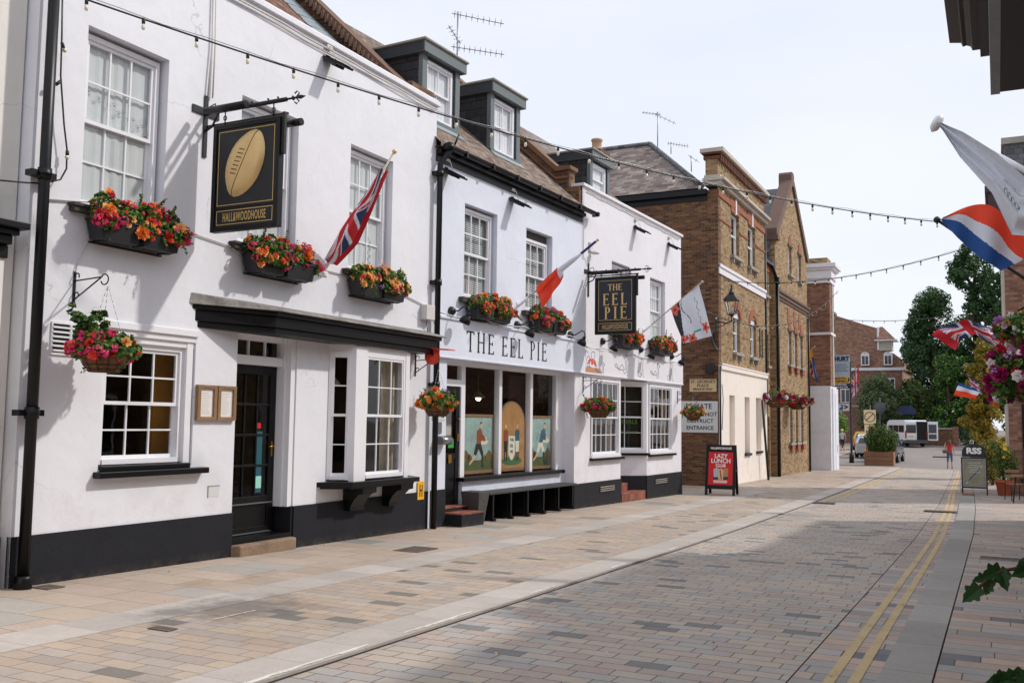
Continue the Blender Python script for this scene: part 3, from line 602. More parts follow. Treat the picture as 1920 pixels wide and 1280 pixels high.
# bay window
bp = [(11.20, 0.0), (11.46, -.28), (12.86, -.28), (13.12, 0.0)]
bay = MB()
def post(x, y, z0, z1, w_=.05, m=0): bay.box(x - w_, x + w_, y - w_, y + w_, z0, z1, m)
def lite(pa, pb, z0, z1, cols, gl, mbx, rows=(2, 2), fw=.055):
    a, b = Vector(pa), Vector(pb); L_ = (b - a).length; ang = math.atan2(b.y - a.y, b.x - a.x)
    M = Matrix.Translation((a.x, a.y, 0)) @ Matrix.Rotation(ang, 4, 'Z'); s0 = len(mbx.v); g0 = len(gl.v)
    mbx.box(0, fw, -.0, .07, z0, z1); mbx.box(L_ - fw, L_, 0, .07, z0, z1); mbx.box(fw, L_ - fw, 0, .07, z1 - fw, z1); mbx.box(fw, L_ - fw, -.01, .07, z0, z0 + fw)
    zm = (z0 + z1) / 2
    for (c0, c1, yy, rw) in ((zm - .02, z1 - fw, .01, rows[0]), (z0 + fw, zm + .02, .035, rows[1])):
        mbx.box(fw, L_ - fw, yy, yy + .03, c0, c0 + .035); mbx.box(fw, L_ - fw, yy, yy + .03, c1 - .035, c1); mbx.box(fw, fw + .03, yy, yy + .03, c0 + .035, c1 - .035); mbx.box(L_ - fw - .03, L_ - fw, yy, yy + .03, c0 + .035, c1 - .035)
        for i in range(1, cols): x = fw + (L_ - 2 * fw) * i / cols; mbx.box(x - .009, x + .009, yy + .004, yy + .026, c0 + .035, c1 - .035)
        for i in range(1, rw): z = c0 + (c1 - c0) * i / rw; mbx.box(fw + .03, L_ - fw - .03, yy + .005, yy + .025, z - .009, z + .009)
        gl.q([(fw, yy + .015, c0), (L_ - fw, yy + .015, c0), (L_ - fw, yy + .015, c1), (fw, yy + .015, c1)])
    mbx.xf(M, s0); gl.xf(M, g0)
gl = MB(); lite((11.20, -.01), (11.44, -.26), .73, 2.58, 1, gl, bay); lite((11.72, -.28), (12.80, -.28), .73, 2.58, 3, gl, bay); lite((12.88, -.26), (13.12, -.01), .73, 2.58, 1, gl, bay)
bay.prism([(11.42, -.24), (11.46, -.30), (11.74, -.30), (11.74, -.22), (11.5, -.22)], 'z', .70, 2.66); bay.box(12.79, 12.90, -.29, -.20, .7, 2.66); bay.prism(bp, 'z', 2.58, 2.70)
bayo = bay.build('bay_window', 'gloss', b1); gl.build('glass_pane', 'clear', bayo)
mb = MB(); mb.prism([(11.0, .0), (11.28, -.42), (13.05, -.42), (13.36, -.0)], 'z', .63, .70); mb.prism([(11.08, .0), (11.33, -.36), (12.98, -.36), (13.26, -.0)], 'z', .60, .63)
for xa in (11.62, 12.62):
    pr = [(-.0, .60), (-.36, .60), (-.36, .52), (-.28, .50), (-.20, .42), (-.14, .32), (-.14, .26), (-.0, .26)]
    mb.prism([(a, b) for a, b in pr], 'x', xa, xa + .34)
mb.build('bay_sill', 'black', bayo)
r_ = room(b1, 10.9, 13.6, .1, 2.8, .26, 2.8, 'warmwall')
mb = MB()
for x0, x1, z0, z1, y in ((11.25, 11.75, 1.4, 1.95, 1.4), (12.0, 12.35, 1.3, 1.9, 2.6), (12.6, 12.95, 1.5, 2.0, 2.6)): mb.box(x0, x1, y, y + .04, z0, z1, 0); mb.box(x0 + .05, x1 - .05, y - .01, y, z0 + .06, z1 - .06, 1)
mb.build('picture_frame', ['black', 'wood'], r_)
cu = MB(); K = 12
for i in range(K): xa = 12.52 + .03 * i; cu.q([(xa, .0 + .02 * sin(i * 1.5), .8), (xa + .03, .0 + .02 * sin(i * 1.5 + 1.5), .8), (xa + .03, .0 + .02 * sin(i * 1.5 + 1.5), 2.55), (xa, .0 + .02 * sin(i * 1.5), 2.55)], 0, True)
cu.build('curtain', mat('beige_curtain', 'B0A48E', .9, amt=.3, s1=8), bayo)
lp = MB(); lp.lathe([(.02, 2.55), (.02, 2.3), (.05, 2.28), (.17, 2.14)], (12.0, .6, 0), 14); lpo = lp.build('pendant_lamp', 'pale', r_); MB().ball((12.0, .6, 2.13), .05).build('bulb', emis('warm_bulb', (1, .72, .4), 6), lpo)
# canopy over door and bay
cn = MB()
cn.prism([(8.62, .0), (9.62, -.36), (13.5, -.36), (13.5, .0)], 'z', 2.68, 2.76)
cn.prism([(8.58, .0), (9.59, -.39), (13.55, -.39), (13.55, .0)], 'z', 2.76, 2.90)
cn.prism([(8.53, .0), (9.56, -.44), (13.62, -.44), (13.62, .0)], 'z', 2.90, 2.96)
lo = [(8.47, 0, 2.96), (9.53, -.50, 2.96), (13.70, -.50, 2.96), (13.70, 0, 2.96)]; hi = [(8.50, 0, 3.10), (9.56, -.42, 3.0), (13.66, -.42, 3.0), (13.66, 0, 3.10)]
cn.hexa(lo, hi, 1)
cn.build('canopy', ['black', mat('weathered_lead', '807C76', .7, amt=.95, s1=3.5, s2=16, bump=.4)], b1, bevel=.01)
# door
fr = MB(); fr.box(9.33, 9.43, .16, .26, .05, 2.7); fr.box(10.37, 10.5, .10, .26, .40, 2.7); fr.box(10.40, 10.5, .02, .10, .40, 2.7); fr.box(9.43, 10.37, .14, .26, 2.30, 2.42); fr.box(9.43, 10.37, .14, .26, 2.62, 2.7)
for x in (9.74, 10.06): fr.box(x - .012, x + .012, .18, .22, 2.42, 2.62)
fro = fr.build('door_frame', 'gloss', b1, bevel=.006); MB().q([(9.43, .2, 2.42), (10.37, .2, 2.42), (10.37, .2, 2.62), (9.43, .2, 2.62)]).__class__
gp = MB(); gp.q([(9.43, .2, 2.42), (10.37, .2, 2.42), (10.37, .2, 2.62), (9.43, .2, 2.62)]); gp.build('glass_pane', 'clear', fro)
dr = MB(); y = .24; x0, x1 = 9.43, 10.37
dr.box(x0, x0 + .1, y, y + .05, .08, 2.3); dr.box(x1 - .12, x1, y, y + .05, .08, 2.3); dr.box(x0 + .1, x1 - .12, y, y + .05, 2.18, 2.3); dr.box(x0 + .1, x1 - .12, y, y + .05, .08, .16); dr.box(x0 + .1, x1 - .12, y + .015, y + .04, .16, .46); dr.box(x0 + .1, x1 - .12, y, y + .05, .46, .56)
for i in (1, 2): x = x0 + .1 + (x1 - x0 - .22) * i / 3; dr.box(x - .014, x + .014, y + .005, y + .045, .56, 2.18)
for i in (1, 2, 3): z = .56 + 1.62 * i / 4; dr.box(x0 + .1, x1 - .12, y + .006, y + .044, z - .014, z + .014)
dro = dr.build('door', 'black', b1, bevel=.004); gp = MB(); gp.q([(x0 + .1, y + .025, .56), (x1 - .12, y + .025, .56), (x1 - .12, y + .025, 2.18), (x0 + .1, y + .025, 2.18)]); gp.build('glass_pane', 'clear', dro)
MB().box(x1 - .08, x1 - .055, y - .010, y, 1.08, 1.28).tube([(x1 - .07, y - .01, 1.22), (x1 - .07, y - .05, 1.22), (x1 - .17, y - .055, 1.215)], .009, 8).build('handle', 'brass', dro)
MB().box(x0 + .02, x1 - .02, y - .025, y, .46, .475).box(x0 + .02, x1 - .02, y - .025, y, .075, .09).build('weather_bar', 'metal', dro)
MB().box(10.02, 10.14, y + .018, y + .021, .60, 1.42, 0).box(10.02, 10.14, y + .015, y + .018, .66, .82, 1).box(10.02, 10.1, y + .016, y + .019, 1.46, 1.53, 2).build('sticker', ['teal', mat('pale_teal', '9AD8C8', .6), 'red'], dro)
MB().box(9.33, 10.46, .0, .30, -.5, .06).build('threshold', 'black', b1)
MB().prism([(9.30, .02), (9.36, -.14), (10.46, -.12), (10.5, .02)], 'z', -.4, .0).build('doorstep', mat('worn_sandstone', '8A7460', .9, amt=.5, s1=3, bump=.8, bscale=10), b1, bevel=.025)
r_ = room(b1, 9.3, 10.6, .02, 2.7, .32, 3.5, 'dark'); MB().box(9.5, 9.85, 2.2, 2.25, .9, 1.7).box(10.15, 10.35, 1.9, 1.95, .1, 1.2).build('room_panel', 'warmwall', r_)
MB().ball((9.62, 1.0, 2.0), .035).ball((9.75, 2.6, 1.75), .03).build('bulb', bpy.data.materials['warm_bulb'], r_)
# roof, raking verge
rf = MB(); rf.q([(5, .3, 6.8), (13.75, .3, 6.8), (13.75, 4.6, 10.9), (5, 4.6, 10.9)], 0); rf.q([(5, 4.6, 10.9), (13.75, 4.6, 10.9), (13.75, 9, 6.8), (5, 9, 6.8)], 0); rf.build('roof', 'claytile2', b1)
rk = MB(); rk.prism([(.15, 6.9), (.6, 7.42), (4.7, 11.25), (4.7, 8)], 'x', 13.76, 14.0, 0); rk.prism([(.15, 7.0), (.15, 7.12), (4.7, 11.47), (4.7, 11.25)], 'x', 13.66, 14.06, 1)
for i in range(46):
    t = i / 46; y = .35 + 4.3 * t; z = 7.14 + 4.2 * (t * 1.0) ; rk.box(13.60, 13.67, y, y + .06, z - .06, z + .10, 1)
rk.box(13.3, 14.0, .05, .3, 7.13, 7.30, 0)
for i in range(30): y = .3 + i * .14; z = 6.8 + (y - .3) * .953; rk.q([(13.1, y, z + .02), (13.6, y, z + .10), (13.6, y + .15, z + .24), (13.15 - .06 * (i % 2), y + .15, z + .16)], 2)
rk.build('verge', ['brickdark', mat('old_verge_tile', '6E5444', .9, amt=.45, s1=4), 'lead'], b1)
dp = MB()
dp.tube([(6.36, -.13, 6.4), (6.36, -.13, 3.95), (6.36, -.13, -.06)], .055, 12)
for z in (4.02, 1.62): dp.lathe([(.068, z - .06), (.068, z + .06)], (6.36, -.13, 0), 12); dp.lathe([(.075, z - .01), (.075, z + .02)], (6.36, -.13, 0), 12); dp.box(6.22, 6.5, -.13, -.02, z - .03, z + .03)
dp.lathe([(.085, -.14), (.085, .02), (.07, .04)], (6.36, -.13, 0), 12); dp.build('drainpipe', 'black', b1)
for pts, r in (([(6.5, -.02, 3.8), (7.0, -.02, 3.88), (7.6, -.02, 3.87), (8.3, -.02, 3.82), (9.1, -.02, 3.76), (9.3, -.03, 3.68)], .010), ([(10.6, -.02, 3.74), (11.5, -.02, 3.73)], .010), ([(12.9, -.02, 3.66), (13.9, -.02, 3.5)], .010), ([(8.62, -.03, 5.55), (8.66, -.03, 6.2), (8.65, -.03, 6.95)], .012), ([(8.70, -.03, 5.55), (8.71, -.03, 6.2), (8.69, -.03, 6.95)], .010), ([(7.0, -.02, 3.45), (6.9, -.02, 3.25), (6.86, -.02, 3.1)], .006)):
    MB().tube(pts, r, 6).build('wall_cable', 'cable', b1)
MB().box(8.91, 9.09, -.004, .01, .63, .75, 0).box(8.90, 8.915, -.006, .005, .62, .76, 1).box(8.90, 9.10, -.006, .005, .75, .765, 1).build('wall_plate', ['signwhite', 'stone'], b1)

# ------------------------------------------------------------------ neighbour at the far left
b0 = fthing('white_house', 'slice of white rendered house behind the drainpipe at the left edge', 'building', 1, 0, 0, 0)
MB().box(-4, 6.28, .17, 8, -.4, 8).build('wall', 'oldwhite', b0)
MB().box(-4, 6.05, -.02, .17, -.4, 3.25).build('shopfront', 'oldwhite', b0)
mb = MB(); mb.box(-4, 6.06, -.12, .17, 3.25, 3.34); mb.box(-4, 6.10, -.17, .17, 3.34, 3.40); mb.box(-4, 6.16, -.24, .17, 3.40, 3.47); mb.box(-4, 6.07, -.05, .0, 3.12, 3.25); mb.build('cornice', 'black', b0, bevel=.01)
MB().box(-4, 6.29, .14, .18, -.4, .40).box(-4, 6.07, -.05, .16, -.4, .38).build('plinth', 'plinth', b0)

# ------------------------------------------------------------------ centre building with shop window and dormers
b2 = fthing('public_house', 'pale blue-white front lettered THE EEL PIE over a wide shop window, below two dormers', 'building', 2, 0, 0, 0)
L2 = FR[2][2]
ops = [(.96, 2.12, 3.8, 5.55, .2), (3.27, 4.42, 3.8, 5.52, .2), (.47, 5.56, -.5, 2.68, .28)]
mb = MB(); mb.wall(0, L2, -.5, 6.36, 0, ops); mb.build('wall', 'white2', b2)
MB().box(0.03, .47, -.018, .02, -.5, .41).build('plinth', 'plinth', b2); MB().box(5.56, L2 - .32, -.018, .02, -.5, .23).build('plinth', 'plinth', b2)
fa = MB(); fa.box(.12, L2 + .0, -.07, .0, 2.70, 3.36); fa.box(.10, L2 + .0, -.10, .0, 3.36, 3.40); fa.box(.10, L2 + .0, -.085, .0, 2.68, 2.71)
fao = fa.build('fascia', 'white2', b2, bevel=.004)
MB().tube([(0.02 + i * .3, -.11, 3.44 - .02 * sin(i * 1.1) + .015 * sin(i * 2.7)) for i in range(20)], .012, 6).tube([(0.3 + i * .3, -.09, 3.40 + .02 * sin(i * 1.6)) for i in range(19)], .007, 6).build('wall_cable', 'cable', b2)
serif('THE EEL PIE', .37, 'blackprint', fao, .98, -.073, 2.84, gap=.27, wd=.97, th=1.0, ext=.004)
for i, (x0, x1, z0, z1) in enumerate(((1.0, 2.08, 3.84, 5.50), (3.31, 4.38, 3.84, 5.34))):
    wn = sash(b2, x0, x1, z0, z1, .10, 3, 2, 2, back='blind', slats=True, backdist=.11)
    MB().box(x0 - .2, x1 + .06, -.1, .1, z0 - .12, z0 - .03).build('window_sill', 'dark_timber' if 'dark_timber' in W else bpy.data.materials['dark_timber'], wn)
MB().box(3.31, 4.38, .13, .2, 5.34, 5.5).build('window_head', bpy.data.materials['dark_timber'], b2)
# shop window in a recess
y = .28; sh = MB()
sh.box(1.45, 1.52, y, y + .1, .56, 2.68); sh.box(5.20, 5.56, y, y + .1, .2, 2.68); sh.box(1.52, 5.2, y, y + .1, 2.60, 2.68)
for x in (2.78, 4.05): sh.box(x - .055, x + .055, y - .02, y + .1, .56, 2.60)
sho = sh.build('shop_window', 'gloss', b2, bevel=.005)
g = MB(); g.q([(1.52, y + .04, .56), (5.2, y + .04, .56), (5.2, y + .04, 2.6), (1.52, y + .04, 2.6)]); g.build('glass_pane', 'clear', sho)
MB().box(1.3, 5.35, y - .14, y + .1, .49, .56).lathe([(.045, 5.30), (.045, 5.36)], (0, y - .12, .525), 10, ax='x').build('window_sill', 'black', sho, bevel=.008)
MB().box(1.38, 5.56, y - .05, y + .1, -.5, .49).build('stall_panel', 'white2', b2)
MB().box(1.4, 5.56, y - .065, y - .045, -.5, .1).build('stall_plinth', 'plinth', b2)
df = MB(); df.box(.72, .80, y, y + .1, -.1, 2.68); df.box(1.38, 1.45, y, y + .1, -.1, 2.68); df.box(.8, 1.38, y, y + .1, 2.22, 2.34); df.box(.8, 1.38, y, y + .1, 2.60, 2.68); dfo = df.build('door_frame', 'gloss', b2)
g = MB(); g.q([(.8, y + .05, 2.34), (1.38, y + .05, 2.34), (1.38, y + .05, 2.6), (.8, y + .05, 2.6)]); g.build('glass_pane', 'clear', dfo)
dd = MB(); dd.box(.8, .86, y + .03, y + .08, .04, 2.22); dd.box(1.26, 1.38, y + .03, y + .08, .04, 2.22); dd.box(.86, 1.26, y + .03, y + .08, 2.1, 2.22); dd.box(.86, 1.26, y + .03, y + .08, .9, 1.0); dd.box(.86, 1.26, y + .045, y + .07, .2, .9); dd.box(.86, 1.26, y + .03, y + .08, .04, .2)
ddo = dd.build('door', 'black', b2, bevel=.004); g = MB(); g.q([(.86, y + .055, 1.0), (1.26, y + .055, 1.0), (1.26, y + .055, 2.1), (.86, y + .055, 2.1)]); g.build('glass_pane', 'clear', ddo)
MB().box(1.30, 1.34, y + .015, y + .03, 1.22, 1.36).ball((1.32, y + .0, 1.62), .022).box(1.02, 1.12, y + .02, y + .03, .83, .98).build('handle', 'brass', ddo)
MB().box(1.04, 1.22, y + .045, y + .05, 1.10, 1.26).build('notice', 'green', ddo)
mb = MB(); mb.box(.50, 1.22, -.34, .05, -.5, -.02, 0); mb.box(.56, 1.3, .05, .33, -.5, .06, 0); mb.box(.50, 1.22, -.35, .05, -.02, .0, 1); mb.box(.56, 1.3, .04, .33, .06, .08, 1); mb.build('doorstep', ['plinth', 'redtile'], b2)
r_ = room(b2, .75, 5.5, .05, 2.75, y + .12, 3.2, 'dark')
lmp = MB()
for x, yy, z in ((4.1, 1.6, 2.1), (2.25, 1.2, 2.25)): lmp.lathe([(.012, z + .5), (.012, z + .14), (.04, z + .13), (.16, z), (.165, z - .01)], (x, yy, 0), 16)
lmo = lmp.build('pendant_lamp', 'pale', r_); MB().ball((4.1, 1.6, 2.08), .06).ball((2.25, 1.2, 2.23), .05).build('bulb', bpy.data.materials['warm_bulb'], lmo)
MB().box(1.6, 2.1, .95, .98, 1.25, 1.85, 0).box(1.66, 2.04, .93, .95, 1.31, 1.79, 1).build('picture', ['wood', 'paper'], r_)
MB().box(4.75, 5.45, 1.2, 1.25, .2, 2.6).build('partition', mat('mauve_wall', '6A5C60', .8), r_)
# roof, gutter
rf = MB(); E0 = 6.40; S_ = .90
rf.q([(-.05, -.14, E0), (L2 + .1, -.14, E0), (L2 + .1, 4.3, E0 + S_ * 4.44), (-.05, 4.3, E0 + S_ * 4.44)]); rf.q([(-.05, 4.3, E0 + S_ * 4.44), (L2 + .1, 4.3, E0 + S_ * 4.44), (L2 + .1, 8.8, E0), (-.05, 8.8, E0)])
rf.q([(-.05, -.14, E0), (-.05, -.14, E0 - .06), (L2 + .1, -.14, E0 - .06), (L2 + .1, -.14, E0)]); rf.q([(-.05, -.14, E0 - .06), (-.05, .0, E0 - .06), (L2, .0, E0 - .06), (L2, -.14, E0 - .06)])
rfo = rf.build('roof', 'claytile', b2)
gt = MB(); n = 7; prof = [(-.25 + .07 - .075 * cos(pi * i / n), 6.37 - .075 * sin(pi * i / n)) for i in range(n + 1)]
for i in range(n): a, b_ = prof[i], prof[i + 1]; gt.q([(.02, a[0], a[1]), (L2 + .42, a[0], a[1]), (L2 + .42, b_[0], b_[1]), (.02, b_[0], b_[1])], 0, True)
for k in range(7): x = .6 + k * .93; gt.box(x, x + .06, -.262, -.1, 6.285, 6.385)
gt.q([(.02, p[0], p[1]) for p in prof]); gt.q([(L2 + .42, p[0], p[1]) for p in reversed(prof)]); gt.box(.0, L2 - .02, -.11, -.02, 6.22, 6.30); gt.box(.0, L2 - .02, -.03, -.004, 6.1, 6.30)
gt.build('gutter', 'black', b2)
dp = MB(); dp.tube([(.12, -.2, 6.42), (.12, -.2, 6.26), (.05, -.16, 6.15), (-.02, -.11, 6.02), (-.02, -.11, -.24)], .05, 12); dp.lathe([(.09, 6.28), (.09, 6.40)], (.12, -.2, 0), 12)
for z in (5.85, 3.95, 2.2): dp.lathe([(.066, z - .05), (.066, z + .05)], (-.02, -.11, 0), 12); dp.box(-.12, .1, -.11, -.0, z - .03, z + .03)
dp.tube([(.28, -.2, 6.42), (.36, -.24, 6.62)], .018, 6); dp.build('drainpipe', 'black', b2)
rk = MB(); XA, XB = L2 - .13, L2 + .17
rk.prism([(.02, 6.3), (.02, 6.92), (.28, 6.92), (.28, 7.34), (.58, 7.34), (4.3, 10.75), (4.3, 8.0), (.02, 6.0)], 'x', XA, XB, 0)
rk.prism([(.22, 7.34), (.22, 7.42), (.58, 7.44), (4.3, 10.87), (4.3, 10.75), (.60, 7.32)], 'x', XA - .05, XB + .05, 1)
rk.prism([(.24, 7.14), (.24, 7.18), (.62, 7.20), (4.3, 10.55), (4.3, 10.5), (.62, 7.14)], 'x', XA - .03, XA, 1); rk.build('party_wall', ['brickdark', mat('verge_tile', '7A5A44', .9, amt=.35, s1=5)], b2)

def dormer(parent, s0, s1, d, zb, zt, cols=2, depth=2.2, open_=False):
    """slate-hung box dormer with flat lead roof; front at distance d in"""
    f = MB(); f.box(s0 - .02, s0 + .13, d - .03, d + .06, zb, zt); f.box(s1 - .13, s1 + .02, d - .03, d + .06, zb, zt); f.box(s0 - .02, s1 + .02, d - .05, d + .06, zb - .02, zb + .06)
    f.hexa([(s0 - .10, d - .13, zt), (s1 + .10, d - .13, zt), (s1 + .10, d + depth, zt), (s0 - .10, d + depth, zt)], [(s0 - .10, d - .13, zt + .2), (s1 + .10, d - .13, zt + .2), (s1 + .10, d + depth, zt + .2), (s0 - .10, d + depth, zt + .2)], 0)
    f.box(s0 - .105, s0 - .09, d - .10, d + depth, zt + .01, zt + .19, 1); f.box(s0 + .13, s1 - .13, d - .01, d + .05, zt - .06, zt, 1); f.box(s1 - .20, s1 - .13, d + .0, d + .05, zb + .06, zt - .06, 1)
    dmo = f.build('dormer', ['greypaint', 'darkgrey'], parent)
    for x in (s0, s1 - .02): wl = MB(); wl.hexa([(x, d + .02, zb - .1), (x + .02, d + .02, zb - .1), (x + .02, d + .02, zt), (x, d + .02, zt)], [(x, d + depth, zt - .02), (x + .02, d + depth, zt - .02), (x + .02, d + depth, zt), (x, d + depth, zt)]); wl.build('slate_cheek', 'slatehang', dmo)
    f = MB(); f.box(s0 - .14, s1 + .14, d - .17, d + depth, zt + .2, zt + .25); f.build('dormer_roof', 'stone', dmo, bevel=.02)
    sash(dmo, s0 + .13, s1 - .2, zb + .06, zt - .06, d - .0, cols, 1, 1, back='cloth', backdist=.12, name='dormer_window')
    return dmo
dormer(b2, .37, 1.57, .60, 7.06, 8.26)
dormer(b2, 2.80, 3.98, .62, 7.05, 8.28)
ap = MB(); ap.q([(2.75, .45, 6.4 + .9 * .59 + .015), (4.05, .45, 6.4 + .9 * .59 + .015), (4.0, .62, 6.4 + .9 * .76 + .03), (2.78, .62, 6.4 + .9 * .76 + .03)]); ap.build('lead_apron', 'lead', rfo); ap = MB(); ap.q([(.3, .42, 6.4 + .9 * .56 + .015), (1.65, .42, 6.4 + .9 * .56 + .015), (1.6, .6, 6.4 + .9 * .74 + .03), (.35, .6, 6.4 + .9 * .74 + .03)]); ap.build('lead_apron', 'lead', rfo)

# ------------------------------------------------------------------ third pub building with painted fascia
b3 = fthing('public_house', 'white rendered end building with eel cartoons on its fascia and red tiled steps', 'building', 3, 0, 0, 0)
L3 = FR[3][2]
ops = [(1.71, 2.86, 3.75, 5.5, .2), (4.29, 5.44, 3.75, 5.45, .2), (-.34, L3 - .01, -.6, 2.70, .02)]
mb = MB(); mb.wall(0, L3, 2.70, 6.95, 0, ops[:2]); mb.q([(L3, 0, -.6), (L3, 7, -.6), (L3, 7, 6.95), (L3, 0, 6.95)]); mb.q([(0, .3, 6.3), (L3, .3, 6.3), (L3, .3, 6.95), (0, .3, 6.95)])
mb.wall(-.34, 2.30, .24, 2.70, 0, [(.50, 2.20, .80, 2.62, .1)]); mb.q([(2.30, 0, .24), (2.30, 1.1, .24), (2.30, 1.1, 2.7), (2.30, 0, 2.7)]); mb.wall(4.05, L3, .24, 2.70, 0, [(4.17, 5.95, .80, 2.62, .1)])
mb.q([(3.15, .9, .24), (4.05, 0, .24), (4.05, 0, .76), (3.15, .9, .76)]); mb.q([(2.3, 1.1, -.3), (3.15, 1.1, -.3), (3.15, 1.1, 2.7), (2.3, 1.1, 2.7)]); mb.q([(2.3, 0, 2.695), (4.05, 0, 2.695), (4.05, 1.2, 2.695), (2.3, 1.2, 2.695)])
mb.q([(-.34, 0, .24), (-.34, .3, .24), (-.34, .3, 2.7), (-.34, 0, 2.7)])
mb.build('wall', 'white3', b3)
mb = MB(); mb.box(-.36, 2.32, -.02, .03, -.6, .24); mb.box(2.29, 2.32, -.02, 1.1, -.6, .24); mb.box(4.03, L3 + .02, -.02, .03, -.6, .24); mb.hexa([(3.13, .89, -.6), (4.04, -.02, -.6), (4.08, .02, -.6), (3.17, .93, -.6)], [(3.13, .89, .24), (4.04, -.02, .24), (4.08, .02, .24), (3.17, .93, .24)]); mb.box(L3 - .01, L3 + .02, .03, 7, -.6, .24)
plo = mb.build('plinth', 'plinth', b3)
for x0, x1 in ((1.0, 1.86), (4.6, 5.5)):
    mb = MB(); mb.box(x0, x1, -.024, -.0195, -.02, .16, 0)
    for k in range(3): mb.box(x0 + .02, x1 - .02, -.05, -.024, .005 + k * .045, .022 + k * .045, 1)
    mb.build('air_vent', ['black', 'stone'], plo)
MB().box(-.03, L3 + .04, -.06, .33, 6.95, 7.02).build('coping', 'white3', b3, bevel=.008)
MB().tube([(0.2 + i * .4, -.035, 6.88 + .012 * sin(i * 2.3)) for i in range(17)], .013, 6).tube([(.03, -.03, 6.9), (.03, -.02, 5.3), (.2, -.05, 5.35), (.3, -.05, 5.2)], .010, 6).build('parapet_cable', 'cable', b3)
fa = MB(); fa.box(.01, L3 - .0, -.055, .0, 2.70, 3.24); fa.box(.01, L3 + .0, -.07, .0, 2.68, 2.71); fa3 = fa.build('fascia', 'white3', b3)
MB().tube([(0.02 + i * .35, -.07, 3.30 - .03 * sin(i * 1.4) - i * .002) for i in range(20)], .013, 6).tube([(0.1 + i * .35, -.06, 3.27 + .02 * sin(i * 1.9)) for i in range(20)], .009, 6).build('wall_cable', 'cable', b3)
# cartoon: cook at a table, eels and cats in line
ink = MB(); yy = -.058
def ln(pts, w_=.007, mbx=None):
    mbx = ink if mbx is None else mbx
    for (a, b_), (c, d_) in zip(pts, pts[1:]):
        L_ = sqrt((c - a) ** 2 + (d_ - b_) ** 2) or 1; nx, nzz = -(d_ - b_) / L_ * w_, (c - a) / L_ * w_
        mbx.q([(a - nx, yy, b_ - nzz), (c - nx, yy, d_ - nzz), (c + nx, yy, d_ + nzz), (a + nx, yy, b_ + nzz)])
def eel(x, z, k=1.0):
    ln([(x + .55 * k * t + .0, z + .06 * k * sin(t * 9)) for t in [i / 10 for i in range(11)]] + [(x + .62 * k, z - .07 * k), (x + .72 * k, z - .04 * k), (x + .72 * k, z + .12 * k), (x + .66 * k, z + .25 * k), (x + .74 * k, z + .32 * k), (x + .92 * k, z + .22 * k), (x + .80 * k, z + .19 * k)])
    ln([(x, z), (x + .3 * k, z - .08 * k), (x + .55 * k, z - .07 * k), (x + .66 * k, z - .17 * k), (x + .80 * k, z - .10 * k), (x + .80 * k, z + .19 * k)])
def cat(x, z, k=1.0):
    ln([(x, z), (x + .1 * k, z - .03), (x + .02 * k, z - .1), (x - .15 * k, z - .07), (x - .18 * k, z + .02), (x - .08 * k, z + .05)]); ln([(x, z - .08), (x + .0, z + .1), (x + .08 * k, z + .3), (x + .05 * k, z + .42), (x + .12 * k, z + .37), (x + .2 * k, z + .43), (x + .2 * k, z + .3), (x + .16 * k, z + .22), (x + .22 * k, z - .08), (x + .28 * k, z - .1)]); ln([(x + .1 * k, z - .08), (x + .12 * k, z + .12)])
ln([(.42, 2.84), (.20, 2.86), (.16, 3.02), (.28, 3.1), (.36, 3.0), (.5, 3.04), (.66, 2.98), (.74, 2.86)]); ln([(.44, 3.04), (.42, 3.14), (.46, 3.20), (.60, 3.20), (.62, 3.12), (.56, 3.04)]); ln([(.12, 3.05), (.10, 3.16), (.18, 3.2), (.26, 3.14)]); ln([(.2, 2.92), (.3, 2.93), (.36, 2.86)])
eel(.62, 2.80, .62); eel(1.78, 2.95, .95); cat(3.45, 2.86); eel(4.15, 2.92, .8); cat(5.65, 2.86)
ink.build('cartoon_line', mat('grey_ink', '55565E', .7), fa3)
cc = MB(); cc.q([(.10, yy + .001, 2.72), (1.02, yy + .001, 2.72), (.88, yy + .001, 2.84), (.12, yy + .001, 2.84)], 0)
cc.q([(.24, yy + .0005, 2.98), (.40, yy + .0005, 3.07), (.38, yy + .0005, 2.96), (.28, yy + .0005, 2.90)], 1); cc.q([(.52, yy + .0005, 2.95), (.60, yy + .0005, 3.04), (.72, yy + .0005, 2.9), (.66, yy + .0005, 2.86)], 1); cc.q([(.42, yy + .0005, 2.9), (.52, yy + .0005, 2.9), (.54, yy + .0005, 3.02), (.40, yy + .0005, 3.02)], 1)
cc.build('cartoon_colour', [mat('table_brown', 'C08A6C', .7), mat('scarf_red', 'E2564A', .7)], fa3)
for i, (x0, x1, z0, z1) in enumerate(((1.75, 2.82, 3.79, 5.46), (4.33, 5.40, 3.79, 5.41))):
    wn = sash(b3, x0, x1, z0, z1, .10, 3, 2, 2, backdist=.13, back='blind')
    MB().box(x0 - .2, x1 + .06, -.1, .1, z0 - .12, z0 - .03).build('window_sill', bpy.data.materials['dark_timber'], wn)
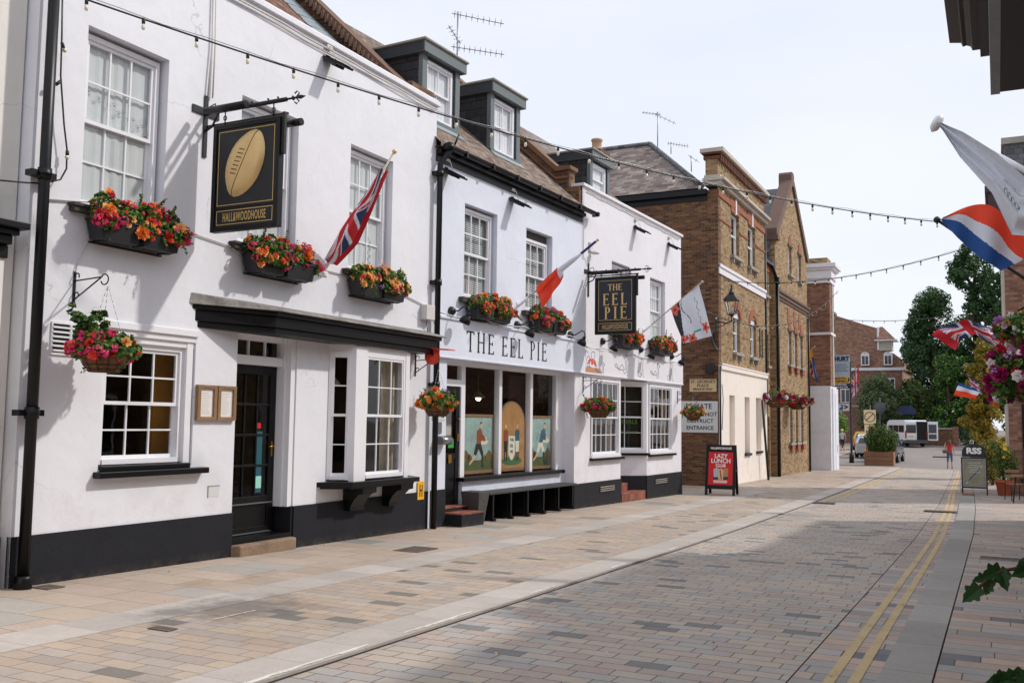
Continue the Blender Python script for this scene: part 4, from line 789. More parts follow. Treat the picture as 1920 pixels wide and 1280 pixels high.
for i, (x0, x1) in enumerate(((.52, 2.18), (4.19, 5.93))):
    wn = sash(b3, x0, x1, .82, 2.60, -.03, 5, 2, 2, back=None, sill=False)
    MB().box(x0 - .04, x1 + .16, -.10, .06, .72, .78).build('window_sill', 'black', wn)
    MB().box(x0 - .02, x1 + .02, -.06, .0, .78, .84).build('window_frame', 'gloss', wn)
    room(b3, x0 - (.35 if i == 0 else .0), x1 + (.1 if i == 0 else .25), .3, 2.68, .12, 2.6, 'floorw')
    cu = MB()
    for k in range(18):
        for xb, sg in ((x0 + .05, 1), (x1 - .05, -1)): xa = xb + sg * .022 * k; cu.q([(xa, .16 + .02 * sin(k * 1.6), .85), (xa + sg * .022, .16 + .02 * sin(k * 1.6 + 1.6), .85), (xa + sg * .022, .16 + .02 * sin(k * 1.6 + 1.6), 2.55), (xa, .16 + .02 * sin(k * 1.6), 2.55)], 0, True)
    cu.build('curtain', mat('dusky_curtain', '8A7468', .9, amt=.3, s1=8) if i == 0 else bpy.data.materials['dusky_curtain'], wn)
# canted side light of the right bay, looking towards the camera
cb = MB(); gl = MB(); lite((3.2, .85), (4.05, .0), .82, 2.66, 2, gl, cb, rows=(2, 2), fw=.10); cbo = cb.build('bay_side_window', 'gloss', b3); gl.build('glass_pane', 'clear', cbo)
mb = MB(); mb.hexa([(3.1, .82, .76), (4.02, -.10, .76), (4.12, .0, .76), (3.2, .92, .76)], [(3.1, .82, .82), (4.02, -.10, .82), (4.12, .0, .82), (3.2, .92, .82)]); mb.build('window_sill', 'black', cbo)
rr_ = Matrix.Rotation(-pi / 4, 4, 'Z'); text('SPECIALS', .17, bpy.data.materials.get('chalk_green') or mat('chalk_green', '56802E', .7), cbo, 3.66, .44, 1.62, rot=rr_); text('by the pound', .12, bpy.data.materials['chalk_green'], cbo, 3.66, .44, 1.36, rot=rr_)
room(b3, 3.3, 4.1, .3, 2.66, 1.0, .5, 'dark'); mb = MB(); mb.hexa([(3.35, 1.02, .8), (4.12, .25, .8), (4.14, .27, .8), (3.37, 1.04, .8)], [(3.35, 1.02, 2.6), (4.12, .25, 2.6), (4.14, .27, 2.6), (3.37, 1.04, 2.6)]); mb.build('blackboard', 'dark', cbo)
MB().box(2.34, 3.9, -.03, .3, -.6, -.12, 0).box(2.34, 3.5, .3, .62, -.6, .07, 0).box(2.34, 3.2, .62, 1.09, -.6, .24, 0).build('doorstep', 'redtile', b3, bevel=.01)
MB().box(2.4, 3.1, 1.04, 1.09, .24, 2.3).build('door', 'black', b3)
rf = MB(); rf.q([(0, .3, 6.8), (L3, .3, 6.8), (L3, 4.3, 10.3), (0, 4.3, 10.3)]); rf.q([(0, 4.3, 10.3), (L3, 4.3, 10.3), (L3, 8.4, 6.8), (0, 8.4, 6.8)]); rf.q([(L3, .3, 6.8), (L3, 8.4, 6.8), (L3, 4.3, 10.3)], 0); rf.build('roof', 'slate', b3)
dormer(b3, 2.25, 3.45, .85, 7.35, 8.25, cols=1, depth=1.6)
ch = MB(); ch.box(4.3, 4.95, 1.45, 2.0, 7.6, 9.12, 0); ch.lathe([(.14, 9.1), (.16, 9.18), (.14, 9.22), (.135, 9.40), (.165, 9.43), (.16, 9.48), (.13, 9.48)], (4.6, 1.7, 0), 12, 1); ch.build('chimney', ['brickdark', mat('chimney_pot', 'B89A80', .8)], b3)
# ------------------------------------------------------------------ brick building with white band
def arch(mb, xc, w_, z0, h, y0, y1, m=0, n=10, t=.2):
    """segmental or round head ring over an opening"""
    prev = None
    for i in range(n + 1):
        a = pi * i / n; o_ = (xc - (w_ / 2 + t) * cos(a), z0 + (h + t) * sin(a)); i_ = (xc - w_ / 2 * cos(a), z0 + h * sin(a))
        if prev: mb.prism([prev[1], i_, o_, prev[0]], 'y', y0, y1, m)
        prev = (o_, i_)
def win(parent, x0, x1, z0, z1, y, cols=1, rows=2, gm='gloss', t=.06, back='blind', name='window'):
    mb = MB(); mb.box(x0, x0 + t, y, y + .08, z0, z1); mb.box(x1 - t, x1, y, y + .08, z0, z1); mb.box(x0 + t, x1 - t, y, y + .08, z1 - t, z1); mb.box(x0 + t, x1 - t, y, y + .08, z0, z0 + t)
    for i in range(1, cols): x = x0 + (x1 - x0) * i / cols; mb.box(x - .015, x + .015, y + .01, y + .06, z0 + t, z1 - t)
    for i in range(1, rows): z = z0 + (z1 - z0) * i / rows; mb.box(x0 + t, x1 - t, y + .005, y + .065, z - .025, z + .025)
    o = mb.build(name, gm, parent); g = MB(); g.q([(x0, y + .04, z0), (x1, y + .04, z0), (x1, y + .04, z1), (x0, y + .04, z1)]); g.build('glass_pane', 'clear', o)
    b = MB(); b.q([(x0, y + .2, z0), (x1, y + .2, z0), (x1, y + .2, z1), (x0, y + .2, z1)]); b.build('blind', back, o)
    return o
b4 = fthing('brick_building', 'tall dark-sided yellow brick building with white band and cream ground floor, stone parapet above', 'building', 4, 0, 0, 0)
L4 = 7.2
ops = [(1.75, 2.95, 7.5, 9.05, .22), (4.33, 5.55, 7.5, 9.1, .22), (2.0, 3.0, 4.1, 5.55, .22), (4.6, 5.6, 4.1, 5.55, .22), (6.2, 6.3, 4.3, 5.0, .1), (6.6, 6.7, 4.3, 5.2, .1)]
mb = MB(); mb.wall(0.0, L4, 3.56, 9.6, 0, ops); mb.build('wall', 'brickyellow', b4)
mb = MB(); mb.q([(0, 0, -.8), (0, 12, -.8), (0, 12, 9.45), (0, 0, 9.45)]); mb.q([(L4, 0, -.8), (L4, 12, -.8), (L4, 12, 9.45), (L4, 0, 9.45)]); mb.q([(0, 12, -.8), (L4, 12, -.8), (L4, 12, 9.4), (0, 12, 9.4)]); mb.build('side_wall', 'brickdark', b4)
mb = MB(); mb.box(-.015, .30, -.012, .35, 3.6, 9.45); mb.build('corner_pilaster', 'brickdark', b4)
cr = MB(); cr.wall(0.0, L4, -.9, 3.40, -.05, [(1.2, 1.95, -.9, 2.58, .16), (3.42, 4.2, .55, 2.58, .16), (5.25, 6.1, .60, 2.6, .16)]); cr.box(-.0, L4, -.11, .0, 3.40, 3.58); cr.box(.0, L4, -.13, -.0, 3.55, 3.60)
cr.q([(0, -.05, -.9), (0, .01, -.9), (0, .01, 3.4), (0, -.05, 3.4)]); cr.q([(1.2, .11, -.9), (1.95, .11, -.9), (1.95, .11, 2.6), (1.2, .11, 2.6)]); cr.q([(3.42, .11, .5), (4.2, .11, .5), (4.2, .11, 2.6), (3.42, .11, 2.6)]); cr.q([(5.25, .11, .5), (6.1, .11, .5), (6.1, .11, 2.6), (5.25, .11, 2.6)]); cro = cr.build('ground_floor', 'cream', b4)
MB().box(3.36, 4.26, -.12, .1, .46, .55).box(5.2, 6.15, -.12, .1, .50, .59).build('window_sill', 'black', cro)
MB().box(0.0, L4, -.05, 0, 6.60, 6.90).box(0.0, L4, -.09, 0, 6.82, 6.92).build('string_band', 'white3', b4)
tr = MB()
tr.box(0, L4, -.04, 0, 9.22, 9.42, 1); tr.box(-.06, L4 + .05, -.14, .46, 9.60, 9.74, 0); tr.box(-.12, L4 + .08, -.26, .50, 9.74, 9.84, 0); tr.box(-.05, L4, -.10, .46, 9.84, 9.95, 0)
tr.box(-.12, L4 + .05, -.22, .58, 10.72, 10.86, 0)
tr.build('cornice', ['pale', 'rubbed'], b4, bevel=.01)
pp = MB(); pp.box(0, L4 - .02, 0, .42, 9.95, 10.5, 0); pp.box(-.04, L4, -.06, .48, 10.5, 10.60, 1); pp.box(-.07, L4 + .02, -.12, .52, 10.66, 10.72, 1)
for i in range(34): x = .05 + i * .212; pp.box(x, x + .11, -.12, -.05, 10.42, 10.66, 1)
pp.build('parapet', ['brickyellow', mat('dark_red_brick', '6A4030', .9, amt=.3)], b4)
for xc, z in ((2.35, 9.05), (4.94, 9.1)):
    ho = MB(); ho.prism([(xc - .60, z), (xc + .60, z), (xc + .72, z + .48), (xc - .72, z + .48)], 'y', -.03, .01, 0); ho.box(xc - .08, xc + .08, -.06, .0, z - .02, z + .52, 1); ho.build('window_head', ['rubbed', 'white3'], b4)
for x0, x1 in ((0, 1.7), (3.0, 4.3), (5.6, L4)): MB().box(x0, x1, -.03, 0, 8.45, 8.53, 0).build('brick_band', 'rubbed', b4)
for xc in (2.5, 5.1): ho = MB(); arch(ho, xc, 1.0, 5.35, .32, -.03, .04, 0, t=.26); ho.prism([(xc - .5, 5.35), (xc + .5, 5.35), (xc + .42, 5.56), (xc, 5.66), (xc - .42, 5.56)], 'y', .05, .09, 1); ho.build('window_head', ['rubbed', 'gloss'], b4)
for k, (a, b_, c, d_) in enumerate(((1.78, 2.92, 7.53, 9.03), (4.36, 5.52, 7.53, 9.07), (2.03, 2.97, 4.13, 5.5), (4.63, 5.57, 4.13, 5.5))): wn = win(b4, a, b_, c, d_, .10, 1, 2); MB().box(a - .12, b_ + .1, -.14, .1, c - .13, c - .03).box(a - .0, a + .1, -.10, .0, c - .3, c - .13).box(b_ - .15, b_ - .05, -.10, .0, c - .3, c - .13).build('window_sill', 'stone', wn)
for a in (6.15, 6.55): MB().box(a, a + .08, -.03, 0, 4.2, 5.3).build('vent_pipe', 'black', b4)
rf = MB(); rf.q([(-.12, .5, 9.52), (3.6, 3.6, 12.35), (3.6, 14, 12.35), (-.12, 14, 9.52)]); rf.q([(-.12, .5, 9.52), (7.3, .5, 9.52), (3.6, 3.6, 12.35)]); rf.q([(7.3, .5, 9.52), (7.3, 14, 9.52), (3.6, 14, 12.35), (3.6, 3.6, 12.35)])
rfo = rf.build('roof', 'slate', b4)
rd = MB(); rd.tube([(-.12, .5, 9.56), (3.6, 3.6, 12.40)], .09, 6); rd.tube([(3.6, 3.6, 12.40), (3.6, 14, 12.40)], .09, 6); rd.build('ridge_tile', 'slategrey', rfo)
MB().box(-.2, -.02, .35, 14, 9.28, 9.46).box(-.05, .0, .35, 14, 9.1, 9.28).build('gutter', 'black', b4)
sk = MB(); sk.hexa([(1.9, 6.0, 11.1), (3.0, 6.0, 11.93), (3.0, 7.6, 11.93), (1.9, 7.6, 11.1)], [(1.86, 6.0, 11.2), (2.96, 6.0, 12.03), (2.96, 7.6, 12.03), (1.86, 7.6, 11.2)]); sk.build('skylight', 'lead', rfo)
dp = MB(); dp.tube([(-.02, -.06, 3.5), (-.02, -.06, -.5)], .03, 8); dp.build('drainpipe', 'black', b4); dp = MB(); dp.tube([(L4 + .06, -.02, 9.4), (L4 + .06, -.02, -.64)], .05, 8); dp.tube([(.12, -.08, 2.9), (.10, -.12, 2.4), (.02, -.10, 1.4)], .012, 6); dp.build('drainpipe', 'black', b4)

# link block
bl = fthing('brick_building', 'narrow recessed brick link between the tall brick building and the gabled one', 'building', 5, 0, 0, 0)
mb = MB(); mb.wall(.12, 2.05, -.9, 8.0, .22, [(.5, 1.6, 6.9, 7.9, .15), (.35, .8, 3.6, 4.9, .15), (1.2, 1.7, 4.0, 5.3, .15), (.9, 1.75, -.9, 1.9, .3)]); mb.build('wall', 'brickyellow', bl)
for a, b_, c, d_ in ((.5, 1.6, 6.9, 7.9), (.35, .8, 3.6, 4.9), (1.2, 1.7, 4.0, 5.3)): wn = win(bl, a, b_, c, d_, .30, 2, 1); MB().box(a - .08, b_ + .08, .1, .3, c - .1, c).build('window_sill', 'stone', wn)
MB().box(.9, 1.75, .48, .52, -.9, 1.9).build('door', 'pale', bl)
MB().box(.12, 2.05, .18, .22, 7.92, 8.2, 0).build('window_heads', 'rubbed', bl)
MB().box(.1, 2.05, .02, .2, 8.2, 8.3).build('gutter', 'black', bl)
rf = MB(); rf.q([(.1, .1, 8.28), (2.05, .1, 8.28), (2.05, 5, 11.2), (.1, 5, 11.2)]); rf.build('roof', 'slategrey', bl)
# gabled brick building
b5 = fthing('brick_building', 'gabled yellow brick building with chimney-like finial and triple lancet windows', 'building', 5, 0, 0, 0)
X0, X1, XM = 2.05, 9.6, 5.85
mb = MB(); ops = [(4.95, 5.75, 8.3, 9.6, .2), (7.3, 8.1, 8.3, 9.6, .2), (4.7, 5.5, 4.25, 5.75, .2), (6.1, 6.9, 4.25, 5.75, .2), (7.5, 8.3, 4.25, 5.75, .2), (4.75, 5.55, .8, 2.7, .2), (6.1, 6.9, .8, 2.7, .2), (7.45, 8.25, .8, 2.7, .2)]
mb.wall(X0, X1, -1, 9.7, 0, ops); mb.q([(X0, 0, 9.7), (X1, 0, 9.7), (XM + .25, 0, 12.5), (XM - .25, 0, 12.5)]); mb.q([(X0, 0, -1), (X0, 8, -1), (X0, 8, 8.5), (X0, 0, 9.7)]); mb.q([(X1, 0, -1), (X1, 8, -1), (X1, 8, 9), (X1, 0, 9.7)])
mb.build('wall', 'brickyellow', b5)
cp = MB(); cp.prism([(X0 - .05, 9.55), (X0 - .05, 9.85), (XM - .3, 12.75), (XM + .3, 12.75), (X1 + .1, 9.85), (X1 + .1, 9.55), (X1 - .15, 9.55), (XM + .2, 12.48), (XM - .2, 12.48), (X0 + .2, 9.55)], 'y', -.10, .42, 0)
cp.box(XM - .32, XM + .32, -.08, .5, 12.5, 13.0, 0); cp.prism([(XM - .32, 13.0), (XM + .32, 13.0), (XM + .2, 13.12), (XM - .2, 13.12)], 'y', -.08, .5, 0)
cp.box(X0 - .12, X0 + .35, -.16, .45, 9.35, 9.55, 0)
cp.build('gable_coping', mat('brown_coping', '6A5248', .8, amt=.3), b5)
hd = MB(); hd.box(X0 + .1, X1 + .03, -.16, 0, 7.18, 7.28, 0); hd.box(X0 + .15, X1 + .02, -.10, 0, 7.02, 7.18, 0); hd.box(X0 + .2, X1 + .01, -.05, 0, 6.9, 7.02, 0); hd.build('string_course', 'brown_coping' if 'brown_coping' in W else bpy.data.materials['brown_coping'], b5)
for xc, z, w_ in ((5.35, 9.6, .8), (7.7, 9.6, .8), (5.1, 5.75, .8), (6.5, 5.75, .8), (7.9, 5.75, .8)):
    hd = MB(); hd.box(xc - w_ / 2 - .12, xc + w_ / 2 + .12, -.05, 0, z, z + .10, 0); hd.prism([(xc - .32, z + .1), (xc + .32, z + .1), (xc + .2, z + .42), (xc, z + .56), (xc - .2, z + .42)], 'y', -.03, .01, 1); hd.build('window_head', [bpy.data.materials['brown_coping'], 'rubbed'], b5)
for xc in (4.6, 6.0, 7.2): MB().box(xc, xc + .5, -.02, 0, 6.05, 6.75).build('brick_panel', 'rubbed', b5)
for a, b_, c, d_, _dp in ops:
    wn = win(b5, a + .03, b_ - .03, c + .03, d_ - .02, .10, 1, 2 if c > 3 else 1); s_ = MB(); s_.box(a - .1, b_ + .1, -.14, .1, c - .1, c, 0)
    if c < 8: s_.box(a + .1, b_ - .1, -.12, 0, c - .35, c - .1, 1)
    s_.build('window_sill', ['stone', 'rubbed'], wn)
rf = MB(); rf.q([(X0 - .05, .2, 9.4), (XM, .2, 12.45), (XM, 9, 12.45), (X0 - .05, 9, 9.4)]); rf.q([(X1, .2, 9.4), (XM, .2, 12.45), (XM, 9, 12.45), (X1, 9, 9.4)]); rf.q([(X0 - .05, .2, 9.4), (X0 - .05, .2, 8.3), (X0 - .05, 9, 8.3), (X0 - .05, 9, 9.4)]); rf.build('roof', 'slategrey', b5)
dp = MB(); dp.tube([(X1 - .15, -.08, 7.0), (X1 - .15, -.08, -.75)], .05, 8); dp.build('drainpipe', 'black', b5); dp = MB(); dp.tube([(X0 + .08, -.08, 7.6), (X0 + .08, -.08, -.7)], .07, 8); dp.tube([(X0 - .3, .1, 8.4), (X0 + .08, -.08, 7.6)], .06, 8); dp.box(X0 - .04, X0 + .22, -.16, .02, 7.5, 7.75); dp.build('drainpipe', 'black', b5)

# white boarded corner building with brick upper floors
b6 = thing('corner_building', 'red-brown brick corner building with white cornice above a white boarded ground floor', 'building', (-7.4, 50, 0))
MB().box(-3.5, .0, .02, 1.4, 3.55, 8.75).build('wall', 'brickred', b6)
MB().box(-3.5, -.02, 0, 2.05, -1.1, 3.55).box(-.02, .06, .35, 2.0, -1.1, 3.45).build('boarding', 'hoard', b6)
MB().box(.058, .07, .9, .93, -1, 3.2).box(.058, .075, 1.5, 1.56, 0.2, .6).build('boarding_joint', mat('grey_trim', '8A8C94', .6), b6)
mb = MB(); mb.box(-3.5, .06, -.06, 1.5, 8.75, 8.98); mb.box(-3.5, .12, -.12, 1.55, 8.98, 9.40); mb.box(-3.5, .24, -.20, 1.65, 9.40, 9.52); mb.box(-3.5, .34, -.28, 1.75, 9.52, 9.72); mb.build('cornice', 'white3', b6, bevel=.01)
MB().box(-3.5, -.1, .1, 1.3, 9.72, 10.05).build('parapet', 'brickyellow', b6); MB().box(-3.5, .06, -.05, 1.45, 6.12, 6.24).build('string_band', 'white3', b6)
MB().box(-.02, .05, .6, .9, 3.6, 8.7).build('quoin', 'pale', b6)
b7 = thing('slate_roofed_building', 'building with dormers in a black mansard roof behind the white boarded corner', 'building', (-8.42, 52.1, 0))
MB().box(-5, 0, 0, 7.0, -.9, 5.2).build('wall', 'brickyellow', b7)
MB().hexa([(-5, 0, 5.2), (.25, -.1, 5.2), (.25, 7.1, 5.2), (-5, 7.1, 5.2)], [(-5, 0, 8.4), (-1.1, 0, 8.4), (-1.1, 7.0, 8.4), (-5, 7.0, 8.4)]).build('roof', 'slatehang', b7)
MB().box(-.1, .38, -.1, 7.2, 5.08, 5.22).build('gutter', 'black', b7)
for yy in (2.4, 5.0): wn = MB().box(-1.2, -.0, yy, yy + 1.6, 5.9, 8.0).box(-1.2, .12, yy - .1, yy + 1.7, 8.0, 8.15).build('dormer', 'greypaint', b7); MB().box(0, .02, yy + .2, yy + 1.4, 6.2, 7.8).box(-.9, -.15, yy - .02, yy, 6.2, 7.8).build('glass_pane', 'carglass', wn)
for yy in (3.0, 5.2): mb = MB(); mb.box(0, .06, yy, yy + 1.1, 3.2, 4.6); mb.build('window', 'white3', b7)
# distant brick mansion block
b8 = thing('mansion_block', 'far red-brown brick block with sweeping tiled roof, turret and white arched dormers', 'building', (-12, 108, 0))
MB().box(-14, 3.2, 0, 14, -1, 7.5).build('wall', 'brickred', b8)
rfp = [(-14, 7.5), (3.4, 7.5), (3.35, 8.1), (3.0, 8.7), (2.4, 9.2), (1.5, 9.55), (.9, 9.7), (.9, 11.9), (-.6, 12.4), (-3.3, 13.4), (-14, 15.5)]
MB().prism(rfp, 'y', .2, 13, 0).build('roof', tiles('brown_tile_far', .3, .2, [(0, srgb('967260')), (.4, srgb('A07C68')), (.75, srgb('8A6856'))], .01, '6E5448', rough=.9), b8)
mb = MB(); mb.box(.95, 2.25, -.1, 1.6, 9.5, 10.6, 0); mb.hexa([(.7, -.4, 10.6), (2.7, -.4, 10.6), (2.7, 1.9, 10.6), (.7, 1.9, 10.6)], [(1.0, .6, 12.1), (1.3, .6, 12.1), (1.3, .9, 12.1), (1.0, .9, 12.1)], 1); mb.box(.55, 2.8, -.5, 2, 10.52, 10.64, 2); mb.box(.8, .98, -.15, .3, 9.6, 12.0, 2); mb.build('turret', ['pale', bpy.data.materials['brown_tile_far'], 'white3'], b8)
MB().box(-14, 3.4, -.12, 0, 7.42, 7.72).build('string_band', 'white3', b8)
for xc, z, h in ((-.42, 7.95, 1.05), (1.85, 7.95, 1.05)):
    mb = MB(); mb.box(xc - .42, xc + .42, -.25, .6, z, z + h); arch(mb, xc, .5, z + h, .2, -.25, .6, 0, t=.18); mb.prism([(xc - .3, z + h), (xc + .3, z + h), (xc, z + h + .3)], 'y', -.25, .5); o = mb.build('dormer', 'white3', b8)
    MB().box(xc - .30, xc - .04, -.28, -.25, z + .12, z + h - .05).box(xc + .04, xc + .30, -.28, -.25, z + .12, z + h - .05).build('glass_pane', 'carglass', o)
for xc, z in ((-2.5, 4.0), (2.0, 5.1), (-4.4, 4.4), (-3.1, 2.2)): 
    o = MB().box(xc - .5, xc + .5, -.06, 0, z, z + 1.5).build('window', 'white3', b8); MB().box(xc - .4, xc - .05, -.08, -.06, z + .1, z + 1.4).box(xc + .05, xc + .4, -.08, -.06, z + .1, z + 1.4).build('glass_pane', 'carglass', o)
g_ = thing('garden_wall', 'tall red-brown brick garden wall behind the pedestrian and the parking sign', 'wall', (-12.8, 100, 0))
MB().box(-12, 3.4, 0, .4, -.8, 3.4).build('wall', 'brickred', g_); MB().box(-12, 3.5, -.1, .5, 3.4, 3.6).build('coping', 'stone', g_)
g_ = thing('garden_wall', 'low dark brick wall with pale coping and red end pier behind the open van door', 'wall', (-4.4, 95, 0))
MB().box(-4, 1.25, 0, .35, -.6, 1.35, 0).box(.75, 1.25, -.1, .45, -.6, 1.6, 1).build('wall', ['brickdark', 'brickred'], g_); MB().box(-4, .75, -.06, .4, 1.35, 1.5).build('coping', 'stone', g_)
mb = MB()
for i in range(16): mb.tube([(1.35 + i * .16, .1, -.5), (1.35 + i * .16, .1, 1.5)], .02, 5)
mb.box(1.25, 3.9, .07, .13, 1.3, 1.34); mb.box(1.25, 3.9, .07, .13, -.3, -.26); tag(mb.build('railing', 'iron'), 'black iron railing beyond the woman in the road', 'railing').location = (-4.4, 95, 0)

# ------------------------------------------------------------------ right-hand side of the street
def plain_building(name, label, x, y0, y1, h, m, rm, ridge=2.2, depth=8):
    b = thing(name, label, 'building', (x, y0, gz(y0))); L_ = y1 - y0
    mb = MB(); mb.box(0, depth, 0, L_, -.5, h); mb.build('wall', m, b)
    mb = MB(); mb.hexa([(-.2, 0, h), (depth + .2, 0, h), (depth + .2, L_, h), (-.2, L_, h)], [(depth / 2 - .05, 0, h + ridge), (depth / 2 + .05, 0, h + ridge), (depth / 2 + .05, L_, h + ridge), (depth / 2 - .05, L_, h + ridge)]); mb.build('roof', rm, b)
    k = max(1, int(L_ / 2.6))
    for i in range(k):
        yc = L_ * (i + .5) / k
        for z0, z1 in ((.9, 2.3), (3.3, 4.6)):
            if z1 > h - .3: continue
            o = MB().box(-.05, 0, yc - .55, yc + .55, z0, z1).build('window', 'gloss', b); MB().box(-.06, -.05, yc - .47, yc - .03, z0 + .08, z1 - .08).box(-.06, -.05, yc + .03, yc + .47, z0 + .08, z1 - .08).build('glass_pane', 'carglass', o)
    return b
s1 = plain_building('shop_building', 'shop at the right edge whose black moulded canopy end juts into the top right corner', 1.35, -7, 6, 5.3, 'brickred', 'slate')
plain_building('terrace_house', 'brick terrace house opposite the pub entrance bay', 1.35, 6, 11.5, 5.35, 'brickyellow', 'slate')
plain_building('terrace_house', 'taller dark brick terrace house opposite the shop window', 1.35, 11.5, 17.0, 6.0, 'brickdark', 'claytile')
plain_building('terrace_house', 'brick terrace house with flag poles opposite the end bay windows', 1.35, 17.0, 23.6, 5.0, 'brickyellow', 'slate')
# canopy of the near shop, seen from underneath
cn = MB(); z = 3.52; Z = lambda v: v
cn.box(.02, 1.35, -7, 6.0, 3.50, 3.58, 0); cn.box(.012, .06, -7, 6.003, 3.49, 3.72, 2)
pf = [(-.02, 3.80), (-.10, 3.80), (-.10, 3.86), (-.055, 3.90), (-.03, 3.96), (-.02, 4.0), (.0, 4.0)]
prof = [(.02, 3.72), (-.035, 3.72), (-.035, 3.765), (-.075, 3.765), (-.085, 3.79), (-.105, 3.80), (-.125, 3.795), (-.135, 3.82), (-.165, 3.825), (-.195, 3.83), (-.175, 3.93), (-.165, 4.12), (.02, 4.12)]
cn.prism(prof, 'y', -7, 6.0, 1) if False else cn.hexa([(a, -7, b_) for a, b_ in prof], [(a, 6.0, b_) for a, b_ in prof], 1)
cn.box(-.14, 1.35, -7, 5.98, 4.12, 4.2, 0); cn.box(.06, 1.35, 5.6, 5.66, 3.58, 4.12, 0)
o = cn.build('canopy', ['black', mat('brown_black_paint', '2A2424', .45, amt=.2), 'lead']); o.parent = s1; o.location = (-1.35, 7, -gz(-7) + gz(6) * 0)
# brick corner building further along on the right
rb = thing('brick_corner_building', 'red-brown brick corner building behind the hanging petunias at the right edge', 'building', (.30, 33.2, gz(33)))
mb = MB(); mb.wall(0, 6, -.3, 8.6, 0, [(.42, .86, .55, 2.75, .15)]); mb.q([(0, 0, -.3), (0, 4, -.3), (0, 4, 8.6), (0, 0, 8.6)]); mb.q([(0, 4, -.3), (6, 4, -.3), (6, 4, 8.6), (0, 4, 8.6)]); mb.build('wall', 'brickred', rb)
MB().box(-.10, .0, .02, .5, -.3, 8.5).box(-.06, .0, 1.0, 1.4, -.3, 8.5).build('pilaster', 'pale', rb)
mb = MB(); mb.box(-.35, 2.0, -.3, 4.2, 8.6, 8.75); mb.box(-.48, 2.0, -.42, 4.3, 9.35, 9.55); mb.box(-.40, 2.0, -.34, 4.2, 8.75, 9.35); mb.build('cornice', mat('dark_brown_timber', '3A2A28', .6), rb)
mb = MB(); mb.box(.1, 6, .2, 4, 9.3, 10.95); mb.build('attic', 'slategrey', rb); MB().box(.02, 6, .1, 4.1, 10.95, 11.15).build('roof', 'stone', rb)
wn = win(rb, .44, .84, .58, 2.72, .06, 1, 3, gm='gloss', t=.03, back='cloth'); MB().box(.36, .42, -.03, .06, .5, 2.8).box(.86, .92, -.03, .06, .5, 2.8).box(.3, 1.0, -.1, .06, .45, .55).build('window_frame', 'black', wn)
MB().box(.9, 1.9, .0, .2, .0, 3.0).build('door', 'brickdark', rb)
# ------------------------------------------------------------------ window boxes, baskets
def window_box(fr, s, z, w_, cols, label, seed, o=.16, dense=1.0):
    t = fthing('window_box', label, 'window box', fr, s, o, z, 'flower boxes under the upper windows'); rnd = random.Random(seed)
    mb = MB(); h = w_ / 2
    for a, b_ in ((-h, -h * .02), (h * .02, h)):
        mb.hexa([(a + .03, -.10, 0), (b_ - .03, -.10, 0), (b_ - .03, .10, 0), (a + .03, .10, 0)], [(a, -.13, .22), (b_, -.13, .22), (b_, .13, .22), (a, .13, .22)])
        mb.box(a - .008, b_ + .008, -.14, .14, .205, .225)
    mb.build('trough', mat('black_plastic', '1E2024', .5, amt=.3) if 'black_plastic' not in bpy.data.materials else bpy.data.materials['black_plastic'], t, bevel=.006)
    MB().tube([(-h * .8, .14, .0), (-h * .8, -.05, -.02), (-h * .8, -.12, -.005)], .008, 5).tube([(h * .8, .14, .0), (h * .8, -.05, -.02), (h * .8, -.12, -.005)], .008, 5).box(-h * .9, h * .9, .12, .15, -.03, -.01).build('bracket', 'iron', t)
    blobs = []
    k = 6
    for i in range(k):
        x = -h + w_ * (i + .5) / k; blobs.append(((x, rnd.uniform(-.04, .02), .29 + rnd.uniform(-.02, .05)), (w_ / k * .8, .15, rnd.uniform(.13, .21)), 1 / k))
    for i in range(4): blobs.append(((rnd.uniform(-h, h), -.15, .19), (.11, .06, .10), .09))
    blobs.append(((h + .05, -.06, .22), (.12, .10, .10), .1)); blobs.append(((rnd.uniform(-.2, .3) * w_, .02, .42), (.08, .05, .11), .1))
    planting(t, rnd, None, cols, 2000 * dense, blobs, None, .055, int(125 * dense), (.03, .052))
    return t
RP = [('crimson', 'g'), ('pink', 'g'), ('scarlet', 'b'), ('crimson', 'g'), ('peach', 'b'), ('scarlet', 'g')]
window_box(1, 7.50, 3.47, 1.10, RP + [('pink', 'g'), ('orange', 'b'), ('peach', 'b')], 'window box packed with crimson and pink blooms under the largest left window', 1, dense=1.15)
window_box(1, 9.90, 3.47, 1.18, [('crimson', 'g'), ('scarlet', 'g'), ('orange', 'b'), ('pink', 'g'), ('peach', 'b'), ('pink', 'g')], 'window box with a tall leafy tuft behind the golden ball sign', 2)
window_box(1, 12.15, 3.45, 1.2, [('peach', 'b'), ('crimson', 'g'), ('peach', 'b'), ('pink', 'g'), ('peach', 'b'), ('peach', 'b')], 'window box trailing yellow blooms beside the white meter box', 3)
window_box(2, 1.62, 3.44, 1.25, [('peach', 'b'), ('orange', 'b'), ('scarlet', 'g'), ('pink', 'g'), ('orange', 'b')], 'window box of mostly apricot blooms above the letters THE', 4)
window_box(2, 3.98, 3.44, 1.3, [('pink', 'g'), ('lilac', 'g'), ('scarlet', 'g'), ('orange', 'b'), ('crimson', 'g')], 'window box with lilac sprays above the letters EEL', 5)
window_box(3, 2.35, 3.43, 1.2, [('orange', 'b'), ('scarlet', 'b'), ('pink', 'g'), ('orange', 'b')], 'window box of orange blooms beneath the blue-black hanging sign', 6)
window_box(3, 4.78, 3.42, 1.2, [('orange', 'b'), ('crimson', 'g'), ('peach', 'b'), ('pink', 'g')], 'window box at the far end near the brick side wall, under the flag with poppies', 7)

